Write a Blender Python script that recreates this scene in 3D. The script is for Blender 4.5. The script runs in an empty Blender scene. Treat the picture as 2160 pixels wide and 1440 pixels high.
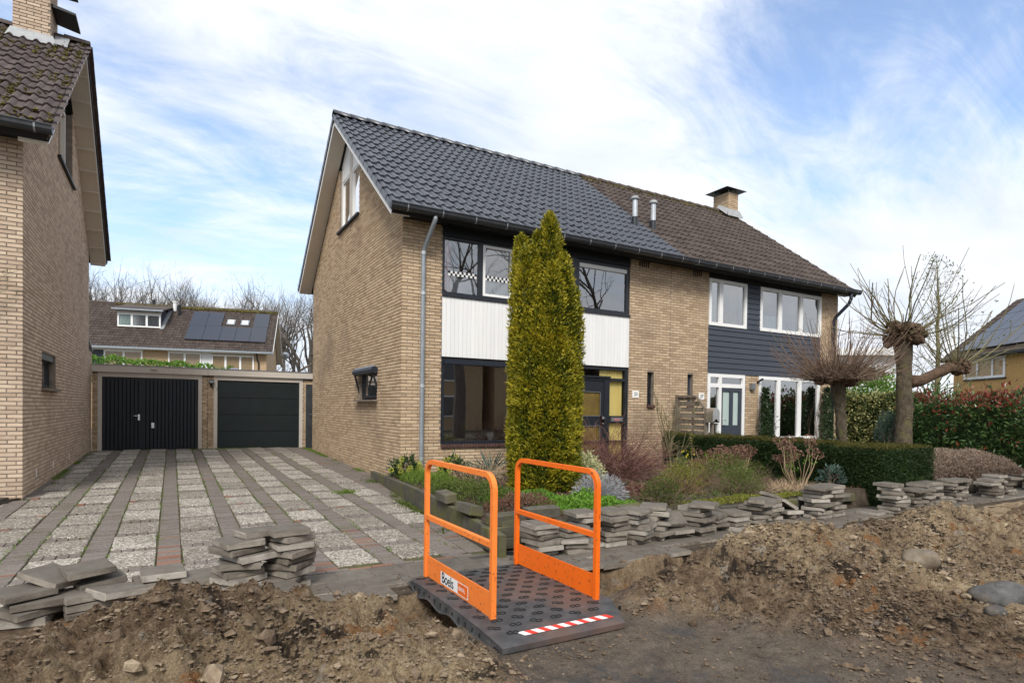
import bpy, bmesh, math, random
import numpy as np
from mathutils import Vector, Matrix
random.seed(7)
RNG = np.random.default_rng(11)
SC = bpy.context.scene
COL = SC.collection
R = math.radians

# ------------------------------------------------------------------ camera
CAM_POS = Vector((-3.68785, -10.58135, 1.30606))
cr = Vector((0.86746189, -0.49732935, 0.01316731))
cu = Vector((-0.00432625, 0.01892502, 0.99981155))
cf = Vector((0.49748482, 0.86735538, -0.01426516))
cam_data = bpy.data.cameras.new('camera')
cam = bpy.data.objects.new('camera', cam_data)
COL.objects.link(cam)
m = Matrix.Identity(4)
for i in range(3):
    m[i][0], m[i][1], m[i][2], m[i][3] = cr[i], cu[i], -cf[i], CAM_POS[i]
cam.matrix_world = m
cam_data.sensor_width = 36.0
cam_data.lens = 1251.2558 / 2160 * 36
cam_data.shift_y = (880.16 - 720) / 2160
cam_data.clip_start = 0.05
cam_data.clip_end = 2000
SC.camera = cam

# ------------------------------------------------------------------ sky
SUN_TO = Vector((-0.58, -1.0, 0.0)).normalized()
SUN_EL = R(44)
world = bpy.data.worlds.new('World')
SC.world = world
world.use_nodes = True
nt = world.node_tree
for n in list(nt.nodes):
    nt.nodes.remove(n)
def wn(t, **k):
    n = nt.nodes.new(t)
    for a, b in k.items():
        setattr(n, a, b)
    return n
L = nt.links.new
sky = wn('ShaderNodeTexSky', sky_type='NISHITA', sun_disc=False, sun_elevation=SUN_EL,
         sun_rotation=math.atan2(SUN_TO.x, SUN_TO.y), air_density=1.0, dust_density=0.4, ozone_density=4.0)
bg_sky = wn('ShaderNodeBackground'); bg_sky.inputs['Strength'].default_value = 0.08
L(sky.outputs[0], bg_sky.inputs['Color'])
tc = wn('ShaderNodeTexCoord')
sep = wn('ShaderNodeSeparateXYZ'); L(tc.outputs['Generated'], sep.inputs[0])
def wmath(op, a, b=None, clamp=False):
    n = wn('ShaderNodeMath', operation=op, use_clamp=clamp)
    for i, v in enumerate((a, b)):
        if v is None: continue
        if isinstance(v, (int, float)): n.inputs[i].default_value = v
        else: L(v, n.inputs[i])
    return n.outputs[0]
zz = wmath('MAXIMUM', sep.outputs[2], 0.0)
den = wmath('ADD', zz, 0.32)
px_ = wmath('DIVIDE', sep.outputs[0], den)
py_ = wmath('DIVIDE', sep.outputs[1], den)
cmb = wn('ShaderNodeCombineXYZ'); L(px_, cmb.inputs[0]); L(py_, cmb.inputs[1])
def cloud_noise(rot, scale, loc, nscale, detail, rough, dist):
    mp = wn('ShaderNodeMapping'); mp.inputs['Rotation'].default_value = (0, 0, R(rot))
    mp.inputs['Scale'].default_value = scale; mp.inputs['Location'].default_value = loc
    L(cmb.outputs[0], mp.inputs[0])
    nz = wn('ShaderNodeTexNoise'); nz.inputs['Scale'].default_value = nscale
    nz.inputs['Detail'].default_value = detail; nz.inputs['Roughness'].default_value = rough
    nz.inputs['Distortion'].default_value = dist
    L(mp.outputs[0], nz.inputs['Vector'])
    return nz.outputs['Fac']
n1 = cloud_noise(24, (0.75, 1.15, 1), (2.3, 0.7, 0), 1.5, 9, 0.60, 0.6)      # broad banks
n2 = cloud_noise(30, (0.55, 1.7, 1), (5.1, 3.9, 0), 3.4, 10, 0.66, 1.2)      # wisps
mixn = wmath('ADD', wmath('MULTIPLY', n1, 0.60), wmath('MULTIPLY', n2, 0.40))
def lobe(d, lo, hi):
    vd = wn('ShaderNodeVectorMath', operation='DOT_PRODUCT')
    L(tc.outputs['Generated'], vd.inputs[0]); vd.inputs[1].default_value = Vector(d).normalized()
    mr = wn('ShaderNodeMapRange', interpolation_type='SMOOTHSTEP')
    mr.inputs['From Min'].default_value = lo; mr.inputs['From Max'].default_value = hi
    L(vd.outputs['Value'], mr.inputs['Value'])
    return mr.outputs[0]
gap_r = lobe((1.075, 0.545, 0.70), 0.89, 1.0)     # opening in the cloud deck to the upper right
gap_l = lobe((0.02, 1.12, 0.36), 0.90, 1.0)        # thinner gap above the garages
bank = lobe((0.93, 0.63, 0.33), 0.86, 1.0)       # bright bank over the roof
tot = wmath('SUBTRACT', wmath('SUBTRACT', wmath('ADD', wmath('ADD', mixn, 0.045), wmath('MULTIPLY', bank, 0.20)), wmath('MULTIPLY', gap_r, 0.32)), wmath('MULTIPLY', gap_l, 0.09))
ramp = wn('ShaderNodeMapRange', interpolation_type='SMOOTHSTEP')
ramp.inputs['From Min'].default_value = 0.27; ramp.inputs['From Max'].default_value = 0.57
ramp.inputs['To Min'].default_value = 0.12
L(tot, ramp.inputs['Value'])
# near the horizon the deck closes
hz = wn('ShaderNodeMapRange', interpolation_type='SMOOTHSTEP')
hz.inputs['From Min'].default_value = 0.34; hz.inputs['From Max'].default_value = 0.06
L(zz, hz.inputs['Value'])
cover = wmath('MAXIMUM', ramp.outputs[0], wmath('MULTIPLY', hz.outputs[0], 0.92), True)
n3 = cloud_noise(10, (0.8, 1.4, 1), (9.2, 1.1, 0), 2.4, 7, 0.55, 0.4)
ccol = wn('ShaderNodeMix', data_type='RGBA')
ccol.inputs['A'].default_value = (0.66, 0.72, 0.82, 1); ccol.inputs['B'].default_value = (0.90, 0.92, 0.95, 1)
L(wmath('MULTIPLY', wmath('SUBTRACT', n3, 0.32), 3.0, True), ccol.inputs['Factor'])
bg_cl = wn('ShaderNodeBackground'); bg_cl.inputs['Strength'].default_value = 0.39
L(ccol.outputs['Result'], bg_cl.inputs['Color'])
mixs = wn('ShaderNodeMixShader'); L(cover, mixs.inputs[0]); L(bg_sky.outputs[0], mixs.inputs[1]); L(bg_cl.outputs[0], mixs.inputs[2])
wo = wn('ShaderNodeOutputWorld'); L(mixs.outputs[0], wo.inputs[0])

# ------------------------------------------------------------------ sun (veiled by thin cloud)
sd = bpy.data.lights.new('sun', 'SUN'); sd.energy = 1.12; sd.angle = R(20); sd.color = (1.0, 0.95, 0.87)
sun = bpy.data.objects.new('sun', sd); COL.objects.link(sun)
to = Vector((SUN_TO.x * math.cos(SUN_EL), SUN_TO.y * math.cos(SUN_EL), math.sin(SUN_EL)))
sun.rotation_euler = to.to_track_quat('Z', 'Y').to_euler()
sun.location = to * 60

vs = SC.view_settings
vs.view_transform = 'Standard'; vs.look = 'None'; vs.gamma = 1.0; vs.use_curve_mapping = False
vs.exposure = 1.7
SC.render.engine = 'CYCLES'
SC.cycles.max_bounces = 6; SC.cycles.diffuse_bounces = 4; SC.cycles.glossy_bounces = 3
SC.cycles.transparent_max_bounces = 12; SC.cycles.transmission_bounces = 3
SC.cycles.use_denoising = True

# ------------------------------------------------------------------ materials
MATS = {}
def mk(name, cols, rough=0.8, scale=6.0, detail=5.0, bump=0.0, bscale=None, aw=0.0, metal=0.0, spec=0.35,
       stretch=(1, 1, 1), lo=0.25, hi=0.75, rough2=None, bdist=0.01, sss=None, grime=None):
    """Principled material; colour ramp driven by world-space noise and (aw) the per-piece attribute 'rnd'."""
    mt = bpy.data.materials.new(name); mt.use_nodes = True
    nt = mt.node_tree; ns = nt.nodes; lk = nt.links.new
    b = ns['Principled BSDF']
    b.inputs['Roughness'].default_value = rough; b.inputs['Metallic'].default_value = metal
    b.inputs['Specular IOR Level'].default_value = spec
    geo = ns.new('ShaderNodeNewGeometry')
    mp = ns.new('ShaderNodeMapping'); mp.inputs['Scale'].default_value = stretch
    lk(geo.outputs['Position'], mp.inputs[0])
    nz = ns.new('ShaderNodeTexNoise'); nz.inputs['Scale'].default_value = scale
    nz.inputs['Detail'].default_value = detail; nz.inputs['Roughness'].default_value = 0.62
    lk(mp.outputs[0], nz.inputs['Vector'])
    mr = ns.new('ShaderNodeMapRange'); mr.inputs['From Min'].default_value = lo; mr.inputs['From Max'].default_value = hi
    lk(nz.outputs['Fac'], mr.inputs['Value'])
    fac = mr.outputs[0]
    if aw > 0:
        at = ns.new('ShaderNodeAttribute'); at.attribute_name = 'rnd'
        mx = ns.new('ShaderNodeMix'); mx.inputs['Factor'].default_value = aw
        lk(fac, mx.inputs['A']); lk(at.outputs['Fac'], mx.inputs['B'])
        fac = mx.outputs['Result']
    rp = ns.new('ShaderNodeValToRGB')
    el = rp.color_ramp.elements
    while len(el) < len(cols): el.new(0.5)
    for i, c in enumerate(cols):
        if len(c) == 4: p, c = c[0], c[1:]
        else: p = i / max(1, len(cols) - 1)
        el[i].position = p; el[i].color = (*c, 1)
    lk(fac, rp.inputs[0])
    colout = rp.outputs[0]
    if grime:                                   # (colour, scale, threshold, amount): weathering patches
        gc, gs, gt, ga = grime
        g = ns.new('ShaderNodeTexNoise'); g.inputs['Scale'].default_value = gs; g.inputs['Detail'].default_value = 6
        lk(geo.outputs['Position'], g.inputs['Vector'])
        gm = ns.new('ShaderNodeMapRange'); gm.inputs['From Min'].default_value = gt; gm.inputs['From Max'].default_value = gt + 0.14
        gm.inputs['To Max'].default_value = ga
        lk(g.outputs['Fac'], gm.inputs['Value'])
        gx = ns.new('ShaderNodeMix'); gx.data_type = 'RGBA'
        lk(gm.outputs[0], gx.inputs['Factor']); lk(colout, gx.inputs['A']); gx.inputs['B'].default_value = (*gc, 1)
        colout = gx.outputs['Result']
    lk(colout, b.inputs['Base Color'])
    if rough2 is not None:
        rr = ns.new('ShaderNodeMapRange'); rr.inputs['To Min'].default_value = rough; rr.inputs['To Max'].default_value = rough2
        lk(nz.outputs['Fac'], rr.inputs['Value']); lk(rr.outputs[0], b.inputs['Roughness'])
    if bump:
        bn = ns.new('ShaderNodeTexNoise'); bn.inputs['Scale'].default_value = bscale or scale * 5
        bn.inputs['Detail'].default_value = 6; bn.inputs['Roughness'].default_value = 0.7
        lk(mp.outputs[0], bn.inputs['Vector'])
        bu = ns.new('ShaderNodeBump'); bu.inputs['Strength'].default_value = bump; bu.inputs['Distance'].default_value = bdist
        lk(bn.outputs['Fac'], bu.inputs['Height']); lk(bu.outputs[0], b.inputs['Normal'])
    if sss:
        b.inputs['Subsurface Weight'].default_value = sss
    MATS[name] = mt
    return mt
def leafmat(name, cols, rough=0.55, aw=0.7, scale=3.0, spec=0.3, trans=0.25):
    mt = mk(name, cols, rough=rough, scale=scale, aw=aw, spec=spec)
    ns = mt.node_tree.nodes; lk = mt.node_tree.links.new
    b = ns['Principled BSDF']; out = ns['Material Output']
    tr = ns.new('ShaderNodeBsdfTranslucent'); mx = ns.new('ShaderNodeMixShader'); mx.inputs[0].default_value = trans
    src = b.inputs['Base Color'].links[0].from_socket
    lk(src, tr.inputs['Color']); lk(b.outputs[0], mx.inputs[1]); lk(tr.outputs[0], mx.inputs[2]); lk(mx.outputs[0], out.inputs[0])
    return mt
def glassmat(name, refl=1.9, tint=(0.92, 0.95, 0.95), wavy=0.0, base=0.06):
    mt = bpy.data.materials.new(name); mt.use_nodes = True
    ns = mt.node_tree.nodes; lk = mt.node_tree.links.new
    ns.remove(ns['Principled BSDF']); out = ns['Material Output']
    tr = ns.new('ShaderNodeBsdfTransparent'); tr.inputs[0].default_value = (*tint, 1)
    gl = ns.new('ShaderNodeBsdfGlossy'); gl.inputs['Roughness'].default_value = 0.01; gl.inputs['Color'].default_value = (1, 1, 1, 1)
    fr = ns.new('ShaderNodeFresnel'); fr.inputs['IOR'].default_value = 1.52
    mu = ns.new('ShaderNodeMath'); mu.operation = 'MULTIPLY_ADD'; mu.use_clamp = True
    mu.inputs[1].default_value = refl; mu.inputs[2].default_value = base
    lk(fr.outputs[0], mu.inputs[0])
    mx = ns.new('ShaderNodeMixShader'); lk(mu.outputs[0], mx.inputs[0]); lk(tr.outputs[0], mx.inputs[1]); lk(gl.outputs[0], mx.inputs[2])
    lk(mx.outputs[0], out.inputs[0])
    geo = ns.new('ShaderNodeNewGeometry'); nz = ns.new('ShaderNodeTexNoise'); nz.inputs['Scale'].default_value = 40 if wavy else 1.2
    lk(geo.outputs['Position'], nz.inputs['Vector'])
    bu = ns.new('ShaderNodeBump'); bu.inputs['Strength'].default_value = wavy or 0.05; bu.inputs['Distance'].default_value = 0.01
    lk(nz.outputs['Fac'], bu.inputs['Height']); lk(bu.outputs[0], gl.inputs['Normal'])
    MATS[name] = mt
    return mt

mk('brick', [(0.0, .31, .215, .135), (.3, .43, .312, .198), (.6, .50, .37, .24), (.9, .565, .43, .285), (1.0, .63, .48, .30)], rough=.88, scale=14, bump=.5, bscale=160, aw=.72, bdist=.004,
   grime=((.16, .115, .085), 0.55, .56, .42))
mk('brick_left', [(0.0, .36, .26, .19), (.3, .46, .35, .26), (.6, .53, .41, .305), (1.0, .61, .49, .37)], rough=.88, scale=14, bump=.5, bscale=160, aw=.72, bdist=.004,
   grime=((.20, .145, .105), 0.5, .58, .35))
mk('mortar', [(.14, .11, .086), (.22, .18, .145), (.30, .25, .205)], rough=.95, scale=9, bump=.4, bscale=90)
mk('brick_far', [(.36, .25, .15), (.48, .35, .22)], rough=.9, scale=9, bump=.2)
mk('sill_brick', [(.05, .025, .022), (.10, .05, .04)], rough=.5, scale=12, aw=.5)
mk('tile_black', [(.038, .042, .053), (.053, .058, .072), (.072, .078, .094)], rough=.30, scale=5, aw=.4, spec=.55, rough2=.42, bump=.08, bscale=60)
mk('tile_brown', [(.034, .024, .020), (.062, .045, .037), (.095, .072, .060)], rough=.75, scale=4, aw=.55, bump=.35, bscale=120, grime=((.115, .105, .085), 7.0, .60, .5))
mk('tile_mossy', [(.040, .030, .028), (.070, .053, .049), (.105, .085, .078)], rough=.78, scale=5, aw=.5, bump=.4, bscale=110, grime=((.20, .19, .17), 16.0, .62, .55))
mk('moss', [(.05, .042, .012), (.12, .105, .022), (.20, .165, .035)], rough=.95, scale=14, aw=.5, bump=.6, bscale=120)
mk('moss_green', [(.05, .08, .015), (.11, .15, .03)], rough=.95, scale=14, aw=.4, bump=.6, bscale=120)
mk('white_paint', [(.74, .745, .74), (.82, .82, .81)], rough=.5, scale=2.2)
mk('cladding_white', [(.70, .70, .695), (.80, .80, .79)], rough=.55, scale=1.6, aw=.45, bump=.05, bscale=30, stretch=(6, 6, .6))
mk('cream_paint', [(.50, .46, .41), (.58, .535, .48)], rough=.6, scale=2, grime=((.33, .29, .25), 3.0, .6, .4))
mk('soffit', [(.56, .50, .42), (.64, .58, .50)], rough=.7, scale=1.5, aw=.25)
mk('frame_dark', [(.0095, .012, .017), (.016, .020, .027)], rough=.38, scale=3, spec=.5)
mk('fascia_black', [(.008, .009, .012), (.013, .015, .019)], rough=.55, scale=3)
mk('slate_clad', [(.036, .044, .062), (.050, .060, .080)], rough=.55, scale=2, aw=.4, stretch=(.5, .5, 4), bump=.06, bscale=30)
mk('gutter_zinc', [(.030, .032, .036), (.055, .058, .062)], rough=.42, scale=5, metal=.55)
mk('pipe_grey', [(.22, .25, .28), (.30, .33, .36)], rough=.42, scale=6, metal=.25, grime=((.16, .16, .15), 9, .6, .4))
mk('pipe_dark', [(.012, .016, .026), (.020, .026, .038)], rough=.45, scale=5)
mk('zinc_bright', [(.42, .44, .46), (.60, .62, .64)], rough=.35, scale=8, metal=.6)
mk('lead', [(.26, .27, .28), (.40, .41, .42)], rough=.6, scale=6, metal=.2, bump=.3)
mk('garage_navy', [(.0085, .0115, .0165), (.014, .018, .025)], rough=.42, scale=4, aw=.3, grime=((.035, .037, .04), 6, .66, .3))
mk('garage_green', [(.0075, .0135, .0145), (.012, .020, .0215)], rough=.42, scale=3)
mk('chrome', [(.55, .55, .54), (.7, .7, .69)], rough=.22, metal=.9)
mk('curtain_yellow', [(.80, .60, .18), (.93, .77, .33)], rough=.9, scale=9, stretch=(3, 3, .15))
mk('amber_dark', [(.20, .125, .018), (.32, .21, .035)], rough=.5, scale=2)
mk('curtain_white', [(.62, .64, .66), (.76, .77, .78)], rough=.9, scale=9, stretch=(3, 3, .15))
mk('curtain_red', [(.42, .10, .12), (.58, .22, .22)], rough=.9, scale=9, stretch=(3, 3, .15))
mk('curtain_purple', [(.10, .035, .11), (.18, .07, .19)], rough=.9, scale=9, stretch=(3, 3, .15))
mk('blind_green', [(.38, .48, .46), (.44, .54, .51)], rough=.8, scale=2)
mk('blind_lilac', [(.30, .31, .52), (.36, .37, .58)], rough=.8, scale=2)
mk('net_grey', [(.16, .165, .17), (.34, .345, .35)], rough=.9, scale=4, stretch=(2, 2, .7))
mk('room_dark', [(.035, .032, .028), (.06, .054, .047)], rough=.9, scale=1.5)
mk('room_floor', [(.16, .09, .045), (.22, .13, .07)], rough=.5, scale=3)
mk('solar', [(.010, .012, .020), (.014, .017, .027)], rough=.12, scale=2, spec=.9)
mk('alu', [(.20, .21, .22), (.28, .29, .30)], rough=.4, metal=.5)
mk('render_white', [(.66, .67, .68), (.74, .75, .76)], rough=.7, scale=1)
mk('concrete_top', [(.085, .074, .061), (.125, .110, .092), (.185, .165, .14)], rough=.88, scale=9, aw=.35, bump=.45, bscale=140, grime=((.055, .048, .042), 6, .60, .5), bdist=.004)
mk('concrete_side', [(0, .10, .084, .066), (.3, .19, .165, .135), (.55, .27, .24, .20), (1, .48, .45, .40)], rough=.9, scale=7, aw=.55, bump=.7, bscale=70, grime=((.09, .077, .062), 4, .54, .6), bdist=.008)
mk('palisade', [(.045, .042, .034), (.085, .078, .06), (.14, .128, .10)], rough=.92, scale=8, aw=.3, bump=.7, bscale=70, grime=((.11, .105, .03), 2.6, .47, .7))
mk('clinker', [(.075, .062, .055), (.135, .113, .100), (.19, .165, .145), (.28, .25, .22)], rough=.85, scale=85, aw=.2, bump=.5, bscale=160, bdist=.004, lo=.3, hi=.7, grime=((.10, .095, .05), 3.5, .55, .45))
mk('clinker_red', [(.12, .065, .048), (.20, .105, .073), (.27, .16, .115)], rough=.85, scale=40, aw=.5, bump=.4, bscale=160, bdist=.004)
mk('joint_soil', [(.045, .042, .022), (.075, .070, .03), (.10, .115, .035)], rough=.95, scale=7, bump=.6, bscale=80)
mk('garden_soil', [(.035, .026, .018), (.07, .052, .035), (.11, .085, .06)], rough=.95, scale=12, bump=.9, bscale=70, bdist=.03)
mk('ground_far', [(.08, .075, .05), (.11, .10, .07)], rough=.95, scale=.6, bump=.2)
mk('orange', [(.80, .135, .006), (.88, .165, .010)], rough=.42, scale=5, spec=.45, grime=((.07, .028, .018), 30.0, .60, .85))
mk('orange_pale', [(.85, .20, .028), (.89, .24, .045)], rough=.5, scale=5, spec=.4, grime=((.11, .04, .02), 26.0, .59, .8))
mk('rubber', [(.030, .031, .033), (.055, .056, .059), (.095, .094, .096)], rough=.55, scale=7, bump=.2, bscale=120, grime=((.15, .085, .06), 2.2, .50, .55))
mk('rubber_mark', [(.014, .015, .016), (.026, .027, .029)], rough=.45, scale=7)
mk('tape_red', [(.62, .035, .022), (.70, .05, .03)], rough=.5, scale=9)
mk('tape_white', [(.72, .71, .69), (.80, .79, .77)], rough=.5, scale=9)
mk('ink', [(.008, .012, .02), (.01, .014, .022)], rough=.5)
mk('letter_white', [(.8, .8, .79), (.82, .82, .81)], rough=.5)
mk('wood_grey', [(.10, .082, .064), (.18, .15, .12), (.26, .225, .18)], rough=.9, scale=14, aw=.4, stretch=(1, 1, 6), bump=.4, bscale=70)
mk('bark', [(.05, .038, .026), (.115, .092, .062), (.19, .155, .105)], rough=.95, scale=14, bump=1.0, bscale=38, bdist=.05, stretch=(1, 1, .7), grime=((.15, .14, .05), 5.5, .52, .7))
mk('bark_knob', [(.045, .028, .018), (.105, .066, .042), (.16, .105, .065)], rough=.95, scale=14, bump=.9, bscale=40, bdist=.03)
mk('shoot', [(.10, .062, .043), (.19, .125, .088), (.26, .19, .14)], rough=.8, scale=5, aw=.7)
mk('shoot_olive', [(.08, .07, .035), (.17, .15, .075), (.22, .19, .11)], rough=.85, scale=3, aw=.6)
mk('shoot_red', [(.085, .034, .030), (.17, .078, .066), (.28, .175, .13)], rough=.8, scale=4, aw=.7)
mk('far_bark', [(.085, .072, .062), (.15, .13, .11)], rough=.95, scale=2, aw=.5)
mk('dry_grass', [(.22, .15, .10), (.40, .29, .18), (.52, .41, .27)], rough=.9, scale=5, aw=.7)
leafmat('leaf_yew_gold', [(0, .016, .034, .004), (.25, .075, .105, .010), (.55, .235, .225, .016), (1, .50, .41, .03)], aw=.85, trans=.28)
leafmat('leaf_yew', [(.009, .020, .007), (.026, .050, .013), (.052, .086, .021)], aw=.8, trans=.12)
leafmat('leaf_yew_top', [(.03, .035, .006), (.075, .07, .012), (.11, .095, .02)], aw=.8, trans=.12)
leafmat('leaf_dark', [(.010, .024, .008), (.030, .062, .018), (.065, .105, .035)], aw=.8, rough=.35, spec=.5)
leafmat('leaf_bright', [(.045, .11, .012), (.11, .24, .022), (.20, .36, .05)], aw=.8)
leafmat('leaf_mid', [(.03, .05, .010), (.085, .12, .022), (.16, .19, .04)], aw=.8)
leafmat('leaf_yellowgreen', [(.09, .10, .015), (.19, .20, .03), (.31, .28, .05)], aw=.8)
leafmat('leaf_varieg', [(0, .05, .09, .03), (.35, .13, .19, .07), (.6, .50, .50, .26), (1, .68, .66, .42)], aw=.9)
leafmat('leaf_ivy', [(0, .018, .04, .012), (.45, .06, .105, .028), (.62, .36, .36, .14), (1, .56, .52, .24)], aw=.95, rough=.4, spec=.5)
leafmat('leaf_photinia', [(0, .016, .040, .012), (.45, .06, .12, .035), (.70, .13, .20, .065), (.74, .17, .05, .03), (1, .32, .075, .045)], aw=.95, rough=.35, spec=.5, scale=1)
leafmat('leaf_silver', [(.17, .18, .19), (.30, .31, .325), (.44, .44, .46)], aw=.8)
leafmat('leaf_brown', [(.10, .05, .035), (.23, .125, .088), (.38, .245, .18)], aw=.8)
leafmat('leaf_heath', [(.09, .058, .042), (.22, .155, .115), (.44, .35, .27)], aw=.85)
leafmat('leaf_dead', [(.09, .04, .028), (.17, .085, .06), (.24, .15, .11)], aw=.8)
leafmat('petal_yellow', [(.45, .38, .02), (.72, .62, .08)], aw=.8)
leafmat('petal_lime', [(.36, .40, .05), (.60, .60, .14)], aw=.8)
leafmat('leaf_grass', [(.05, .085, .012), (.12, .19, .025), (.21, .28, .05)], aw=.8)
leafmat('leaf_bluegreen', [(.05, .085, .07), (.10, .16, .13)], aw=.8)
glassmat('glass', 2.6, base=.16)
glassmat('glass_low', 2.8, base=.17)
glassmat('glass_clear', .5, base=.02)
mk('glass_pattern', [(.10, .062, .008), (.19, .125, .018)], rough=.16, scale=4, bump=.8, bscale=55, bdist=.02, spec=.6)

def soil_material(name, road=False):
    mt = bpy.data.materials.new(name); mt.use_nodes = True
    ns = mt.node_tree.nodes; lk = mt.node_tree.links.new
    b = ns['Principled BSDF']; b.inputs['Roughness'].default_value = .93; b.inputs['Specular IOR Level'].default_value = .2
    geo = ns.new('ShaderNodeNewGeometry')
    def noise(sc, det=6, rough=.65, dist=0):
        n = ns.new('ShaderNodeTexNoise'); n.inputs['Scale'].default_value = sc; n.inputs['Detail'].default_value = det
        n.inputs['Roughness'].default_value = rough; n.inputs['Distortion'].default_value = dist
        lk(geo.outputs['Position'], n.inputs['Vector']); return n.outputs['Fac']
    def rampn(src, els):
        r = ns.new('ShaderNodeValToRGB'); e = r.color_ramp.elements
        while len(e) < len(els): e.new(.5)
        for i, (p, c) in enumerate(els): e[i].position = p; e[i].color = (*c, 1)
        lk(src, r.inputs[0]); return r.outputs[0]
    def mix(f, a, c, fixed=None):
        n = ns.new('ShaderNodeMix'); n.data_type = 'RGBA'
        if fixed is None: lk(f, n.inputs['Factor'])
        else: n.inputs['Factor'].default_value = fixed
        lk(a, n.inputs['A'])
        if isinstance(c, tuple): n.inputs['B'].default_value = (*c, 1)
        else: lk(c, n.inputs['B'])
        return n.outputs['Result']
    def step(src, a, w, hi=1.0):
        n = ns.new('ShaderNodeMapRange'); n.inputs['From Min'].default_value = a; n.inputs['From Max'].default_value = a + w
        n.inputs['To Max'].default_value = hi; lk(src, n.inputs['Value']); return n.outputs[0]
    base = rampn(noise(13, 12, .82), [(.30, (.026, .016, .010)), (.42, (.105, .069, .043)), (.53, (.225, .158, .102)), (.68, (.43, .335, .23))])
    sand = rampn(noise(18, 12, .82), [(.30, (.10, .066, .037)), (.42, (.29, .205, .12)), (.54, (.45, .35, .225)), (.70, (.64, .535, .38))])
    at = ns.new('ShaderNodeAttribute'); at.attribute_name = 'sand'
    sm = ns.new('ShaderNodeMath'); sm.operation = 'MULTIPLY_ADD'; sm.inputs[1].default_value = 1.6
    nn_ = ns.new('ShaderNodeMath'); nn_.operation = 'MULTIPLY_ADD'; nn_.inputs[1].default_value = 2.2; nn_.inputs[2].default_value = -1.45
    lk(noise(5.5, 9, .75, .5), nn_.inputs[0]); lk(at.outputs['Fac'], sm.inputs[0]); lk(nn_.outputs[0], sm.inputs[2]); sm.use_clamp = True
    c = mix(sm.outputs[0], base, sand)
    c = mix(step(noise(3.1, 8, .72), .585, .05, .8), c, (.30, .135, .045))           # rust-coloured sand
    c = mix(step(noise(2.6, 10, .78, .6), .55, .04, .9), c, (.024, .018, .015))       # peaty clods
    c = mix(step(noise(7.3, 9, .78, .3), .585, .04, .75), c, (.36, .335, .30))        # grey clods
    c2 = ns.new('ShaderNodeMix'); c2.data_type = 'RGBA'; c2.blend_type = 'MULTIPLY'; c2.inputs['Factor'].default_value = .75
    fine = rampn(noise(95, 5, .75), [(.33, (.40, .37, .34)), (.5, (1.0, .99, .97)), (.66, (1.4, 1.36, 1.3))])
    at2 = ns.new('ShaderNodeAttribute'); at2.attribute_name = 'road'
    roadc = rampn(noise(7, 10, .78), [(.28, (.075, .063, .054)), (.45, (.155, .127, .102)), (.6, (.225, .185, .145)), (.75, (.31, .26, .20))])
    roadc = mix(step(noise(1.7, 8, .7), .53, .07, .7), roadc, (.105, .105, .108))          # bare asphalt showing through
    c = mix(at2.outputs['Fac'], c, roadc)
    lk(c, c2.inputs['A']); lk(fine, c2.inputs['B']); c = c2.outputs['Result']
    lk(c, b.inputs['Base Color'])
    bu = ns.new('ShaderNodeBump'); bu.inputs['Strength'].default_value = 1.0; bu.inputs['Distance'].default_value = .05
    lk(noise(34, 10, .8), bu.inputs['Height'])
    bu2 = ns.new('ShaderNodeBump'); bu2.inputs['Strength'].default_value = .5; bu2.inputs['Distance'].default_value = .012
    lk(noise(150, 4, .7), bu2.inputs['Height']); lk(bu.outputs[0], bu2.inputs['Normal']); lk(bu2.outputs[0], b.inputs['Normal'])
    MATS[name] = mt
soil_material('dug_soil')
mk('clod', [(0, .028, .02, .015), (.3, .11, .078, .052), (.55, .22, .165, .115), (.8, .40, .32, .22), (.9, .27, .135, .055), (1, .38, .34, .29)], rough=.95, scale=22, aw=.62, bump=.8, bscale=70, bdist=.01, spec=.15)
mk('boulder', [(.07, .069, .068), (.13, .128, .125), (.20, .195, .188)], rough=.97, scale=9, bump=.9, bscale=40, bdist=.03, spec=.08, grime=((.16, .115, .075), 5, .5, .7))
mk('boulder_sandy', [(.10, .078, .055), (.17, .135, .095), (.24, .21, .17)], rough=.92, scale=9, bump=.7, bscale=50, grime=((.22, .21, .2), 4, .56, .7))
mk('room_light', [(.20, .18, .15), (.28, .255, .215)], rough=.9, scale=1.5)

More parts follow.
